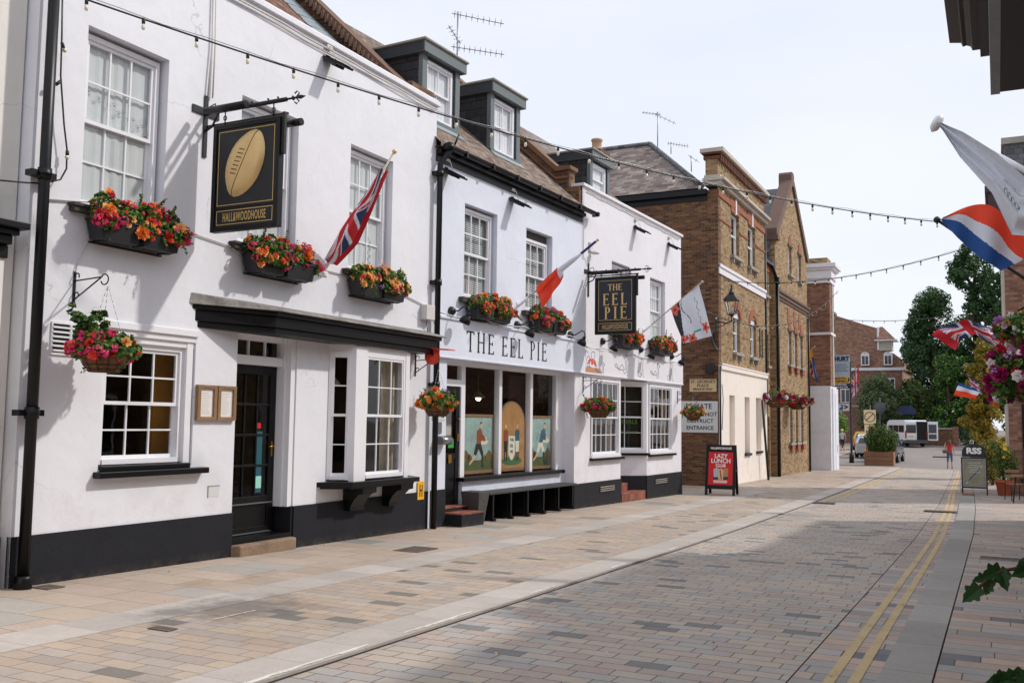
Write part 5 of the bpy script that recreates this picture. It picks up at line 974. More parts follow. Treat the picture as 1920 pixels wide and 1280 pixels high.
def bracket(fr, s, z, arm, label, hgt=.36):
    t = fthing('wall_bracket', label, 'bracket', fr, s, 0, z, 'scrolled brackets for baskets', rz=-pi / 2)
    mb = MB(); mb.box(0, .012, -.014, .014, 0, hgt); mb.tube([(.01, 0, hgt * .72), (arm * .75, 0, hgt * .78)], .008, 6); mb.tube([(.01, 0, .06), (arm * .72, 0, hgt * .76)], .008, 6)
    def curl(cx, cz, r, a0, a1, n=12): mb.tube([(cx + r * cos(a0 + (a1 - a0) * i / n), 0, cz + r * sin(a0 + (a1 - a0) * i / n)) for i in range(n + 1)], .0075, 5)
    curl(arm * .82, hgt * .70, .055, pi * .8, -pi * .9); curl(.045, hgt * .86, .03, pi, -.6); curl(.045, hgt * .30, .03, pi, -.6)
    mb.build('scroll', 'iron', t); return t
def basket(loc, rz, r, cols, label, seed, chain=.45, dense=1.0, tuft=0, trail=.1, spread=1.0, fsize=(.03, .05), cat_='hanging basket', name='hanging_basket', group='hanging flower baskets'):
    t = thing(name, label, cat_, loc, rz, group); rnd = random.Random(seed); dp = r * .75
    mb = MB(); K = 7; prof = [(r * (.35 + .65 * sin(pi / 2 * i / K)), -dp * cos(pi / 2 * i / K)) for i in range(K + 1)]; prof[0] = (r * .62, -dp); prof[1] = (r * .74, -dp * .9); mb.lathe(prof, (0, 0, 0), 18); mb.build('coir_liner', 'coir', t)
    wr = MB()
    for k in (0, .35, .7): i = int(k * K); rr = prof[i][0] + .006; wr.tube([(rr * cos(a), rr * sin(a), prof[i][1]) for a in [2 * pi * j / 18 for j in range(19)]], .005, 4, cap=False)
    wr.tube([((r + .008) * cos(a), (r + .008) * sin(a), .0) for a in [2 * pi * j / 18 for j in range(19)]], .006, 4, cap=False)
    for j in range(12): a = 2 * pi * j / 12; wr.tube([((q[0] + .006) * cos(a), (q[0] + .006) * sin(a), q[1]) for q in prof], .0035, 4, cap=False)
    wr.build('wire_frame', 'iron', t)
    ch = MB()
    for j in range(3):
        a = 2 * pi * j / 3 + .5; n = 12
        for i in range(n): q = i / n; q2 = (i + .75) / n; ch.tube([(r * cos(a) * (1 - q), r * sin(a) * (1 - q), chain * q), (r * cos(a) * (1 - q2), r * sin(a) * (1 - q2), chain * q2)], .0035, 4)
    ch.build('chain', 'metal', t)
    bl = [((0, 0, .12), (r * 1.3 * spread, r * 1.2 * spread, r * .62), .9)]
    for i in range(7): a = 2 * pi * i / 7; bl.append(((cos(a) * r * 1.1 * spread, sin(a) * r * 1.1 * spread, .05), (r * .45, r * .45, r * (.32 + trail)), .12))
    if tuft:
        tf = MB()
        for k in range(9): q = rnd.uniform(-.5, .5) * r; hh = rnd.uniform(.9, 1.9) * r; [scatter(tf, rnd, int(26 * tuft * 2), (-r * .5 + q * (1 + j * .18), -r * .7 + rnd.uniform(-.4, .4) * r, r * .3 + hh * j / 6), (.035, .035, .03), .045, [0, 1, 1, 2]) for j in range(7)]
        tf.build('leafy_tuft', G, t)
    planting(t, rnd, None, cols, 1400 * dense, bl, None, .05 if r < .3 else .06, int(85 * dense), fsize)
    return t
bracket(1, 6.87, 2.75, .56, 'scrolled black bracket left of the lower sash window')
basket(at(1, 6.88, .50, 2.22), 0, .23, [('pink', 'g'), ('crimson', 'g'), ('scarlet', 'b'), ('pink', 'g')], 'hanging basket with dark leafy tuft and pink geraniums beside the louvred vent', 11, chain=.72, tuft=.55, dense=1.0)
bracket(1, 13.5, 2.32, .5, 'scrolled black bracket beside the canopy end and drainpipe')
basket(at(1, 13.5, .45, 1.83), 0, .22, [('peach', 'b'), ('orange', 'b'), ('crimson', 'g'), ('peach', 'b'), ('orange', 'b')], 'hanging basket of apricot and red blooms in front of the drainpipe', 12, chain=.6)
bracket(3, .10, 2.26, .48, 'scrolled black bracket at the left of the five-pane window')
basket(at(3, .10, .40, 1.88), 0, .24, [('crimson', 'g'), ('scarlet', 'g'), ('pink', 'g'), ('magenta', 'g'), ('orange', 'b')], 'hanging basket of dense crimson blooms against the white pier', 13, chain=.5, spread=1.1)
bracket(3, 6.44, 2.15, .5, 'scrolled black bracket on the corner next to the brick side wall')
basket(at(3, 6.44, .46, 1.84), 0, .21, [('peach', 'b'), ('peach', 'b'), ('orange', 'b'), ('pink', 'g')], 'hanging basket of yellow and pink blooms overlapping the large PRIVATE sign', 14, chain=.5)
for k, (loc, lb) in enumerate((((-7.70, 38.2, 2.55), 'nearer of two hanging troughs of red, purple and white petunias on the yellow brick front'), ((-7.75, 43.0, 2.55), 'farther hanging trough of purple petunias below the triple lancet windows'))):
    b_ = basket(loc, 0, .38, [('magenta', 'b'), ('crimson', 'b'), ('white', 'b'), ('magenta', 'b')], lb, 20 + k, chain=.6, fsize=(.05, .08), dense=1.3, spread=1.25)
pt = basket((.46, 13, 2.16), 0, .34, [('magenta', 'b')] * 7 + [('crimson', 'b'), ('white', 'b')], 'large hanging basket of magenta petunias at the right edge', 31, chain=.7, dense=2.2, spread=1.15, trail=.7, fsize=(.045, .065))
basket((.42, 13.4, 2.74), 0, .26, [('scarlet', 'g'), ('white', 'b'), ('lilac', 'b'), ('white', 'b')], 'upper basket of scarlet, white and lilac blooms above the magenta petunias', 32, chain=.5, dense=1.2, spread=1.3)
t = thing('wall_bracket', 'long iron arm carrying the two right-hand flower baskets', 'bracket', (1.35, 13.1, 3.0)); MB().tube([(0, 0, 0), (-.6, 0, .28), (-1.1, -.1, .0)], .015, 6).tube([(0, .3, .3), (-.93, .3, .25)], .015, 6).box(-.03, 0, -.2, .5, -.5, .5).build('arm', 'iron', t)

# ------------------------------------------------------------------ hanging pub signs
def pub_sign(fr, s, z0, z1, o0, o1, zt, label, kind):
    t = fthing('pub_sign', label, 'sign', fr, s, 0, z0, 'hanging pub signs', rz=-pi / 2); H = z1 - z0; Wd = o1 - o0; zt -= z0
    b = MB().box(o0 + .04, o1 - .04, -.025, .025, .04, H - .04); bo = b.build('board', mat('blue_black_board', '0E1218' if kind == 'ball' else '131B2C', .4, amt=.1), t)
    f = MB(); e = .055
    f.box(o0, o0 + e, -.045, .045, 0, H); f.box(o1 - e, o1, -.045, .045, 0, H); f.box(o0 + e, o1 - e, -.045, .045, H - e, H); f.box(o0 + e, o1 - e, -.045, .045, 0, e); f.box(o0 + e, o1 - e, -.032, .032, .27, .30); f.build('frame', 'black', t, bevel=.006)
    g = MB()
    def rect(a, b_, c, d_, w_=.008, y=-.0275):
        g.box(a, b_, y - .002, y, c, c + w_); g.box(a, b_, y - .002, y, d_ - w_, d_); g.box(a, a + w_, y - .002, y, c + w_, d_ - w_); g.box(b_ - w_, b_, y - .002, y, c + w_, d_ - w_)
    rect(o0 + .085, o1 - .085, .315, H - .085); rect(o0 + .085, o1 - .085, .08, .255); g.build('gold_line', 'goldpaint', t)
    xc = (o0 + o1) / 2
    text('HALL&WOODHOUSE', .155, 'goldpaint', t, xc, -.028, .163, sx=.385 * Wd / .98, bold=.0, ext=.003, space=1.14)
    if kind == 'ball':
        R = MB(); n, k = 28, 10; b0_ = 0
        Lh, Wh = .43, .27; ang = radians(27); grid = []
        for i in range(k + 1):
            row = []
            for j in range(n):
                a = 2 * pi * j / n; rr = i / k; u = Lh * rr * cos(a); wv = Wh * rr * sin(a) * (1 - .18 * abs(cos(a)) ** 3); hh = .09 * sqrt(max(0, 1 - rr * rr)) 
                x = u * sin(ang) + wv * cos(ang); z = u * cos(ang) - wv * sin(ang); row.append(len(R.v)); R.v.append((xc + x - .01, -.028 - hh, .30 + (H - .3) / 2 + z))
            grid.append(row)
        for i in range(k):
            for j in range(n): j2 = (j + 1) % n; R.f.append((grid[i][j], grid[i][j2], grid[i + 1][j2], grid[i + 1][j])); R.m.append(0); R.sm.append(True)
        ro = R.build('gilded_ball', 'gold', t, rec=False)
        lc = MB(); zc = .30 + (H - .3) / 2
        def on(u, v):   # point on the ball face, u along, v across, -1..1
            rr = min(1, sqrt(u * u + v * v)); hh = .09 * sqrt(max(0, 1 - rr * rr)); x = Lh * u * sin(ang) + Wh * v * cos(ang); z = Lh * u * cos(ang) - Wh * v * sin(ang); return (xc + x - .01, -.029 - hh, zc + z)
        lc.tube([on(-1 + i / 10, .02 + .12 * sin(pi * i / 20)) for i in range(21)], .0035, 4)
        for i in range(7): u = -.38 + i * .12; lc.tube([on(u - .03, -.30), on(u - .01, -.15), on(u + .01, .0)], .005, 4); lc.ball(on(u - .03, -.30), .007, n=5)
        lc.build('lacing', mat('dark_thread', '3A2A12', .8), ro)
    else:
        serif('THE', .145, 'goldpaint', t, xc - .175, -.029, .985, gap=.09, wd=1.02, th=1.4)
        serif('EEL', .265, 'goldpaint', t, xc - .295, -.029, .655, gap=.30, wd=.92, th=1.4)
        serif('PIE', .275, 'goldpaint', t, xc - .255, -.029, .345, gap=.34, wd=.92, th=1.4)
    br = MB(); br.box(0, .02, -.03, .03, zt - .55, zt + .22); br.box(0, .02, -.22, .22, zt - .03, zt + .06); br.tube([(.02, 0, zt), (1.28, 0, zt)], .028, 8); br.tube([(.02, .0, zt - .22), (.12, 0, zt - .18), (.22, 0, zt - .02)], .014, 6)
    br.tube([(1.28, 0, zt), (1.5, 0, zt)], .013, 6); br.lathe([(.013, 1.36), (.03, 1.38), (.013, 1.40)], (0, 0, zt), 8, ax='x'); br.lathe([(.02, 1.46), (.026, 1.49), (.004, 1.56)], (0, 0, zt), 8, ax='x')
    for sg in (1, -1): br.tube([(1.42, 0, zt), (1.47, 0, zt + sg * .05), (1.43, 0, zt + sg * .075), (1.40, 0, zt + sg * .05)], .009, 6)
    for x in (o0 + .14, o1 - .14): br.tube([(x, 0, zt), (x, 0, H)], .008, 6); br.tube([(x + .025 * cos(a), 0, H + (zt - H) * .5 + .03 * sin(a)) for a in [i * pi / 4 for i in range(9)]], .006, 5)
    for x in (.2, .45, .75, 1.0, 1.15): br.ball((x, 0, zt + .04), .014, n=6)
    br.box(o1 + .005, o1 + .05, -.02, .02, H - .45, H + .05); br.box(-.0, o1 + .05, .02, .05, H + .03, H + .055); br.build('bracket', 'iron', t)
    lm = MB()
    for sg in (1, -1): lm.tube([(o0 - .02, sg * -.16, zt - .04), (o0 + .62, sg * -.16, zt - .04)] if sg > 0 else [(o1 - .1, .2, H - .02), (o1 + .12, .2, H - .02)], .045, 10); lm.build('trough_light', 'black', t); lm = MB()
    lm.tube([(o0 + .1, 0, zt), (o0 + .1, -.16, zt - .02)], .01, 5); lm.tube([(o0 + .5, 0, zt), (o0 + .5, -.16, zt - .02)], .01, 5)
    lm.tube([(.02, .05, zt + .1), (.1, .06, zt + .13), (.14, .04, zt + .02)], .008, 5); lm.build('lamp_arm', 'black', t)
    return t
pub_sign(1, 8.62, 3.82, 5.13, .19, 1.23, 5.33, 'black hanging sign with a gilded oval ball on an iron bracket', 'ball')
pub_sign(3, .34, 3.57, 4.87, .19, 1.17, 5.0, 'blue-black hanging sign reading THE EEL PIE in gold capitals', 'pie')

# ------------------------------------------------------------------ lamps on the walls
def wall_lamp(fr, s, z, label):
    t = fthing('wall_lamp', label, 'lamp', fr, s, 0, z, 'black swan-neck lamps over the fascia', rz=-pi / 2)
    MB().lathe([(.02, 0), (.085, 0), (.085, .03), (.06, .075), (.03, .09)], (0, 0, 0), 14, ax='x').build('wall_plate', 'iron', t)
    MB().tube([(.08, 0, 0), (.16, 0, .0), (.24, 0, .05), (.31, 0, .085), (.37, 0, .06), (.385, 0, .0), (.385, 0, -.05)], .013, 8).build('arm', 'iron', t)
    m = MB(); m.lathe([(.03, .0), (.035, -.05), (.04, -.07), (.075, -.10), (.10, -.15), (.105, -.20), (.102, -.205)], (0, 0, 0), 16); m.xf(Matrix.Translation((.385, 0, -.04)) @ Matrix.Rotation(radians(28), 4, 'Y')); m.build('lamp_shade', 'black', t)
for fr, s, z, lb in ((2, .55, 3.52, 'first swan-neck wall lamp beside the drainpipe, left of the apricot window box'), (2, 2.9, 3.49, 'swan-neck wall lamp between the two window boxes above the shop lettering'), (2, 5.25, 3.49, 'swan-neck wall lamp just left of the blue-black hanging sign'), (3, 1.13, 3.49, 'swan-neck wall lamp directly under the blue-black hanging sign'), (3, 3.57, 3.47, 'swan-neck wall lamp between the two far window boxes'), (3, 5.9, 3.44, 'last swan-neck wall lamp at the corner by the brick side wall')): wall_lamp(fr, s, z, lb)
def flood(fr, s, z, label):
    t = fthing('floodlight', label, 'floodlight', fr, s, 0, z, 'slim black floodlights under the parapets', rz=-pi / 2)
    m = MB(); m.box(.02, .46, -.11, .11, -.03, .0); m.box(.0, .04, -.03, .03, -.03, .03)
    for i in range(8): m.box(.08 + i * .045, .085 + i * .045, -.10, .10, .0, .014)
    m.xf(Matrix.Rotation(radians(28), 4, 'Y')); m.build('lamp_head', 'black', t)
    MB().tube([(.03, 0, .16), (.10, 0, .12), (.13, .02, -.0), (.16, .02, -.07)], .006, 5).box(.0, .05, -.05, .07, .12, .18).build('cable', 'cable', t)
    for yy_ in (-.10, .09): MB().box(.05, .30, yy_, yy_ + .01, -.07, -.02).xf(Matrix.Rotation(radians(28), 4, 'Y')).build('stirrup', 'iron', t)
for fr, s, z, lb in ((1, 10.95, 6.87, 'floodlight under the parapet of the tallest white front'), (2, .3, 6.03, 'floodlight below the gutter next to the drainpipe'), (2, 2.65, 6.0, 'floodlight below the middle of the gutter'), (3, 3.2, 6.62, 'floodlight above the far hanging sign, left of the pair'), (3, 5.7, 6.6, 'floodlight at the far corner of the white parapet')): flood(fr, s, z, lb)

# ------------------------------------------------------------------ small things on the walls
t = fthing('menu_case', 'pair of weathered wooden menu cases beside the black door', 'menu case', 1, 8.64, 0, 1.56)
for k in (0, 1):
    x = k * .335; m = MB(); m.box(x, x + .05, -.05, 0, 0, .43); m.box(x + .27, x + .32, -.05, 0, 0, .43); m.box(x + .05, x + .27, -.05, 0, .385, .43); m.box(x + .05, x + .27, -.05, 0, 0, .045); m.box(x + .10, x + .22, -.055, -.05, .395, .415); fo = m.build('frame', 'wood', t, bevel=.006)
    MB().box(x + .05, x + .27, -.025, -.015, .045, .385).build('menu_sheet', 'paper', fo)
    m = MB(); rr = random.Random(k)
    for i in range(13): m.box(x + .085, x + .085 + rr.uniform(.09, .15), -.0265, -.025, .08 + i * .021, .085 + i * .021)
    m.build('print', mat('grey_print', 'BEB8B4', .7) if 'grey_print' not in bpy.data.materials else bpy.data.materials['grey_print'], fo)
t = fthing('air_vent', 'louvred white air vent half hidden by the leafy hanging basket', 'vent', 1, 6.62, 0, 2.22)
m = MB(); m.box(0, .46, -.02, 0, 0, .02); m.box(0, .46, -.02, 0, .32, .34); m.box(0, .015, -.02, 0, .02, .32); m.box(.445, .46, -.02, 0, .02, .32); m.box(.215, .235, -.03, 0, .02, .32)
m.build('frame', 'gloss', t); MB().box(.01, .45, -.006, -.002, .01, .33).build('backing', 'dark', t)
m = MB()
for i in range(6): z = .045 + i * .048; m.hexa([(.01, -.006, z), (.45, -.006, z), (.45, -.03, z - .012), (.01, -.03, z - .012)], [(.01, -.006, z + .012), (.45, -.006, z + .012), (.45, -.03, z + .006), (.01, -.03, z + .006)])
m.build('louvre', 'gloss', t)
t = fthing('meter_box', 'small white box under the end of the wall cable beside the upper drainpipe', 'box', 1, 13.62, 0, 3.28); MB().box(-.0, .27, -.13, 0, 0, .25).build('box', 'cable', t, bevel=.012); MB().tube([(.12, -.06, 0), (.12, -.06, -.08), (.2, -.02, -.16), (.22, -.02, -.22)], .006, 5).build('cable', 'iron', t)
t = fthing('hydrant_sign', 'yellow plate with a black H low on the wall by the drainpipe', 'sign', 1, 13.62, .012, .28); MB().box(0, .2, -.012, 0, 0, .30).build('plate', 'yellow', t, bevel=.004)
m = MB(); m.box(.055, .08, -.014, -.012, .05, .25); m.box(.12, .145, -.014, -.012, .05, .25); m.box(.08, .12, -.014, -.012, .14, .165); m.build('letter', 'blackprint', t)
t = fthing('bird_feeder', 'orange-red plastic round feeder with a flat flap, above the apricot hanging basket', 'bird feeder', 1, 13.5, .33, 2.66, rz=-pi / 2)
MB().lathe([(.01, -.03), (.13, -.03), (.135, 0), (.13, .03), (.01, .03)], (0, 0, -.02), 20, ax='y').build('body', 'redp', t); MB().box(-.0, .36, -.12, .12, .10, .115).xf(Matrix.Rotation(radians(4), 4, 'Y')).build('flap', 'redp', t); MB().ball((.02, -.04, .02), .03).build('hole', 'black', t)
t = fthing('ashtray_box', 'steel wall-mounted ashtray on the pale pier by the shop door', 'ashtray', 2, .12, 0, 1.15)
MB().box(.02, .20, -.02, 0, .22, .42).build('plate', 'metal', t, bevel=.006); MB().box(.0, .30, -.12, 0, .04, .18).lathe([(.07, .0), (.07, .30)], (0, -.12, .10), 12, ax='x').build('tray', 'metal', t)
t = fthing('wall_notice', 'small white notice reading within 1 hour on the pale pier', 'sign', 2, .04, .003, 1.60); MB().box(0, .40, -.008, 0, 0, .16).build('plate', 'signwhite', t); text('within 1 hour', .06, 'blackprint', t, .2, -.009, .06)
t = fthing('security_light', 'small white security light on the wall above the far hanging sign', 'lamp', 3, .35, 0, 5.5); MB().box(0, .16, -.05, 0, 0, .22).build('body', 'cable', t, bevel=.01); MB().lathe([(.09, -.02), (.10, .0), (.06, .04)], (.12, -.12, -.03), 12).build('lamp_head', 'cable', t)

# signs on the dark brick side wall, facing the camera
def side_sign(name, label, x0, x1, z0, z1, plate, rows, col='blackprint'):
    t = thing(name, label, 'sign', ((x0 + x1) / 2, 31.385, z0)); w_ = (x1 - x0) / 2
    MB().box(-w_, w_, -.015, 0.0, 0, z1 - z0).build('plate', plate, t, bevel=.003)
    for body, sz, z, xo in rows: text(body, sz, col, t, xo, -.018, z, bold=.002, sx=1.0)
side_sign('street_sign', "cream street name plate reading ST. GEORGE'S PLACE PRIVATE WAY", -9.18, -8.27, 2.65, 3.07, 'signcream', (("ST. GEORGE'S", .135, .335, 0), ('PLACE', .135, .205, 0), ('PRIVATE WAY', .105, .08, 0)))
side_sign('wall_sign', 'large white sign reading PRIVATE, DO NOT OBSTRUCT ENTRANCE, partly behind a basket', -9.95, -8.23, 1.30, 2.34, 'signwhite', (('PRIVATE', .24, .86, .22), ('DO NOT', .19, .60, .46), ('OBSTRUCT', .18, .38, .26), ('ENTRANCE', .18, .15, .26)))

# ------------------------------------------------------------------ shop window display
def poster(s, w_, h, kind, label):
    t = fthing('painted_panel', label, 'painting', 2, s, -.36, .60, 'painted panels in the shop window'); z0 = 0
    if kind != 'arch':
        f = MB(); f.box(0, .05, 0, .03, 0, h); f.box(w_ - .05, w_, 0, .03, 0, h); f.box(.05, w_ - .05, 0, .03, h - .05, h); f.box(.05, w_ - .05, 0, .03, 0, .06); f.build('frame', 'wood', t)
        m = MB(); m.q([(.05, .015, .06), (w_ - .05, .015, .06), (w_ - .05, .015, h - .05), (.05, .015, h - .05)], 0)
        m.q([(.05, .0145, .06), (w_ - .05, .0145, .06), (w_ - .05, .0145, .26), (.05, .0145, .24)], 1)
        for cx, r in ((.18, .15), (.32, .09), (w_ - .18, .14), (w_ - .34, .07)): m.q([(min(max(cx + r * cos(a), .052), w_ - .052), .0142, .26 + r * 1.15 * max(sin(a), -.1) * (1 + .12 * sin(a * 5))) for a in [2 * pi * i / 18 for i in range(18)]], 2)
        m.q([(.55, .0143, .62), (.8, .0143, .66), (1.0, .0143, .60), (.9, .0143, .54), (.6, .0143, .55)], 3) if w_ > 1.05 else None
        m.build('canvas', [mat('painted_sky', '8FA8A4', .7, amt=.5, s1=2.5, s2=9), mat('painted_grass', '46542E', .7, amt=.5, s1=5), mat('painted_trees', '665428', .7, amt=.5, s1=5), mat('painted_cloud', 'D8CDB4', .7)] if kind == 'a' else [bpy.data.materials[x] for x in ('painted_sky', 'painted_grass', 'painted_trees', 'painted_cloud')], t)
        f = MB(); y = .0136; cx = w_ * .55
        def P(pts, k): f.q([(cx + a, y, b_) for a, b_ in pts], k)
        sh = 1 if kind == 'a' else 2; trn = 0
        lean = .0 if kind == 'a' else .10
        P([(-.10, .55), (.06, .55), (.10 + lean, .80), (.02 + lean, .86), (-.10 + lean, .80)], sh)            # shirt
        P([(.04, .62), (.22, .60), (.23, .66), (.09 + lean, .76)], sh); P([(.20, .58), (.26, .62), (.25, .70), (.19, .68)], 4)
        P([(-.12, .56), (.06, .56), (.16, .36), (.07, .34), (-.02, .46), (-.12, .33), (-.20, .37)], 0 if kind == 'a' else 4)   # shorts
        P([(-.18, .36), (-.12, .33), (-.24, .22), (-.34, .16), (-.36, .19), (-.26, .27)], 3); P([(.08, .35), (.15, .36), (.14, .16), (.20, .12), (.08, .12)], 0)   # legs
        f.q([(cx + lean + .06 + .042 * cos(a), y, .91 + .052 * sin(a)) for a in [2 * pi * i / 12 for i in range(12)]], 3); P([(lean + .015, .93), (lean + .10, .95), (lean + .09, .975), (lean + .02, .97)], 0)
        f.build('painted_player', ['blackprint', mat('jersey_orange', '8A4628', .7, amt=.4, s1=6), mat('jersey_teal', '34586A', .7, amt=.4, s1=6), mat('painted_skin', 'D0A688', .7), mat('painted_white', 'D8D4C8', .7)] if kind == 'a' else [bpy.data.materials[x] for x in ('black_print', 'jersey_orange', 'jersey_teal', 'painted_skin', 'painted_white')], t)
    else:
        n = 16; out = [(0, 0), (w_, 0), (w_, h - w_ / 2)] + [(w_ / 2 + w_ / 2 * cos(pi * i / n), h - w_ / 2 + w_ / 2 * sin(pi * i / n)) for i in range(1, n)] + [(0, h - w_ / 2)]
        MB().prism(out, 'y', .0, .04).build('frame', 'wood', t)
        inn = [(w_ / 2 + (a - w_ / 2) * .90, .06 + b_ * .93) for a, b_ in out]; m = MB(); m.q([(a, -.002, b_) for a, b_ in inn], 0); m.q([(w_ / 2 + .42 * cos(a), -.003, .20 + .09 * sin(a)) for a in [2 * pi * i / 16 for i in range(16)]], 1)
        m.build('canvas', [mat('painted_ochre', 'A87A4A', .7, amt=.4, s1=3), mat('painted_mound', '4A6640', .7, amt=.2)], t)
        m = MB(); c = w_ / 2 - .02; m.q([(c - .13, -.006, .70), (c + .13, -.006, .70), (c + .13, -.006, .34), (c + .06, -.006, .24), (c, -.006, .21), (c - .06, -.006, .24), (c - .13, -.006, .34)], 0)
        for xo, sg, jm in ((-.24, 1, 1), (.23, -1, 2)):
            x = c + xo; m.q([(x - .08, -.005, .60), (x + .08, -.005, .60), (x + .09, -.005, .80), (x, -.005, .84), (x - .09, -.005, .80)], jm); m.q([(x - .08, -.0045, .6), (x + .08, -.0045, .6), (x + .06, -.0045, .38), (x - .06, -.0045, .38)], 3 if jm == 1 else 4)
            for k in (-.04, .04): m.q([(x + k - .02, -.004, .4), (x + k + .02, -.004, .4), (x + k + .018, -.004, .2), (x + k - .022, -.004, .2)], 3)
            m.q([(x + .035 * cos(a), -.005, .89 + .045 * sin(a)) for a in [2 * pi * i / 12 for i in range(12)]], 5)
        m.build('painted_players', [bpy.data.materials[x] for x in ('painted_white', 'jersey_orange', 'jersey_teal', 'black_print', 'painted_white', 'painted_skin')], t)
        for i, wd_ in enumerate(('THE', 'EEL', 'PIE')): text(wd_, .085, 'blackprint', t, c, -.008, .62 - i * .12)
    return t
poster(1.53, 1.2, 1.12, 'a', 'framed painting of a running rugby player in orange, left shop pane')
poster(2.84, 1.16, 1.40, 'arch', 'arched wooden panel with two players and a THE EEL PIE shield, middle shop pane')
poster(4.12, 1.06, 1.12, 'c', 'framed painting of a player in teal, right shop pane')

# ------------------------------------------------------------------ bench
t = fthing('bench', 'long black wooden bench below the shop window', 'bench', 2, 1.70, -.24, -.26)
Lb = 3.62
def zb(s): return 0
MB().box(0, Lb, -.42, -.0, .50, .545).build('seat', mat('worn_black_board', '3A3A3C', .55, amt=.4, s1=6), t, bevel=.008)
m = MB(); m.box(0, Lb, -.04, -.01, .1, .5)
for i in range(18): m.box(i * Lb / 18, i * Lb / 18 + .01, -.045, -.04, .1, .5)
m.build('back_panel', 'black', t)
for i in range(6):
    x = .12 + i * (Lb - .3) / 5; m = MB(); m.box(x, x + .07, -.34, -.05, .06, .50); m.box(x - .01, x + .08, -.44, -.04, .0, .06); m.hexa([(x + .01, -.40, .06), (x + .06, -.40, .06), (x + .06, -.34, .06), (x + .01, -.34, .06)], [(x + .01, -.40, .5), (x + .06, -.40, .5), (x + .06, -.34, .5), (x + .01, -.34, .5)]); m.build('leg', 'black', t, bevel=.004)
t = fthing('stone_bollard', 'tapered dark stone block at the left end of the bench', 'stone block', 2, 1.46, .0, -.26); MB().hexa([(-.10, -.13, 0), (.12, -.13, 0), (.12, .13, 0), (-.10, .13, 0)], [(-.18, -.20, .58), (.20, -.20, .58), (.20, .2, .58), (-.18, .2, .58)]).build('block', mat('dark_cast_stone', '4A4846', .8, amt=.4, s1=6, bump=.5, bscale=25), t, bevel=.012)

# ------------------------------------------------------------------ flags
def cloth(name, parent, grid, mats, colour, solid=0):
    nu, nv = len(grid) - 1, len(grid[0]) - 1; mb = MB()
    mb.v = [tuple(p) for row in grid for p in row]
    for i in range(nu):
        for j in range(nv):
            a = i * (nv + 1) + j; mb.f.append((a, a + 1, a + nv + 2, a + nv + 1)); mb.m.append(colour((i + .5) / nu, (j + .5) / nv)); mb.sm.append(True)
    return mb.build(name, mats, parent)
def patch(A, B, C, D, nu, nv, fold, belly=0, axis=1, k=3.0, ph=0, curveAB=0, curveDC=0):
    """A-B is the pole edge, D-C the free edge; folds run along u and displace along axis"""
    A, B, C, D = map(Vector, (A, B, C, D)); g = []
    for i in range(nu + 1):
        u = i / nu; row = []
        for j in range(nv + 1):
            v = j / nv; p = (A * (1 - u) + B * u) * (1 - v) + (D * (1 - u) + C * u) * v
            f = sin((u * k + v * .8) * 2 * pi + ph) * fold * (.25 + .75 * v) + sin((u * k * 1.7 - v) * 4 + ph) * fold * .35
            if axis == 1: p.y += f; p.z += sin(pi * u) * belly * v + f * .25
            row.append(p)
        g.append(row)
    return g
def union(u, v):
    """u 0..1 across (2:1), v 0..1 down -> 0 blue 1 white 2 red"""
    x, y = u * 60 - 30, (v - .5) * 30
    if abs(x) < 3 or abs(y) < 3: return 2
    if abs(x) < 5 or abs(y) < 5: return 1
    d1 = (y - x * .5) / 1.118; d2 = (y + x * .5) / 1.118
    for d_, s_ in ((d1, 1), (d2, -1)):
        if abs(d_) < 3:
            off = d_ * (1 if x > 0 else -1) * s_
            return 2 if -.2 < off < 2 else 1
    return 0
UJ = ['fnavy', 'fwhite', 'fred']
def pole(t, a, b, r=.016, m='pale', ball=.035, holder=True, bm=None):
    a, b = Vector(a), Vector(b); MB().tube([a, b], r, 8, 0).build('pole', m, t); MB().ball(b, ball).build('finial', bm or m, t)
    if holder: MB().tube([a, a + (b - a).normalized() * .28], r * 1.7, 8).box(a.x - .0, a.x + .02, a.y - .05, a.y + .05, a.z - .1, a.z + .08).build('holder', 'gloss', t)
t = fthing('flag', 'red, white and blue union flag wrapped round a pole at the right upper window', 'flag', 1, 11.05, 0, 3.75, 'flags on poles', rz=-pi / 2)
pole(t, (0, 0, 0), (1.16, 0, 1.60), .014, mat('ivory_pole', 'D8CDB4', .5), .035, bm='gold')
g = []; a_, b_ = Vector((1.0, 0, 1.36)), Vector((.06, 0, .12)); ax = (b_ - a_).normalized(); nrm = Vector((ax.z, 0, -ax.x)) * -1
for i in range(121):
    u = i / 120; c = a_.lerp(b_, u); wd_ = (.02 + .21 * sin(min(u * 1.2, 1) * pi / 2) ** 1.15) * (1 - .55 * max(0, u - .7) / .3); row = []
    for j in range(61): v = j / 60; row.append(c + nrm * wd_ * (1.0 - 1.25 * v) * 1.0 + Vector((0, -.05 - .05 * sin(v * pi) - .025 * sin(v * 11 + u * 5) * u, 0)))
    g.append(row)
cloth('cloth', t, g, UJ, lambda u, v: union(.04 + .80 * u + .12 * (v - .5), min(.98, max(.02, .06 + .70 * v + .22 * sin(u * 8)))))
g2 = [[p + Vector((0, .12, 0)) if True else p for p in row] for row in g]
cloth('cloth_back', t, g2, UJ, lambda u, v: union(.2 + .6 * u, min(.98, .5 + .4 * v * sin(u * 5))))
t = fthing('flag', 'white and orange-red flag drooping from a slanted pole between the blinds', 'flag', 2, 2.95, 0, 3.87, 'flags on poles', rz=-pi / 2)
pole(t, (0, 0, 0), (1.74, 0, 1.19), .017, 'pale', .03, bm='gold')
def pz(*q): return [Vector((x, y, z - 3.87)) for x, y, z in q]
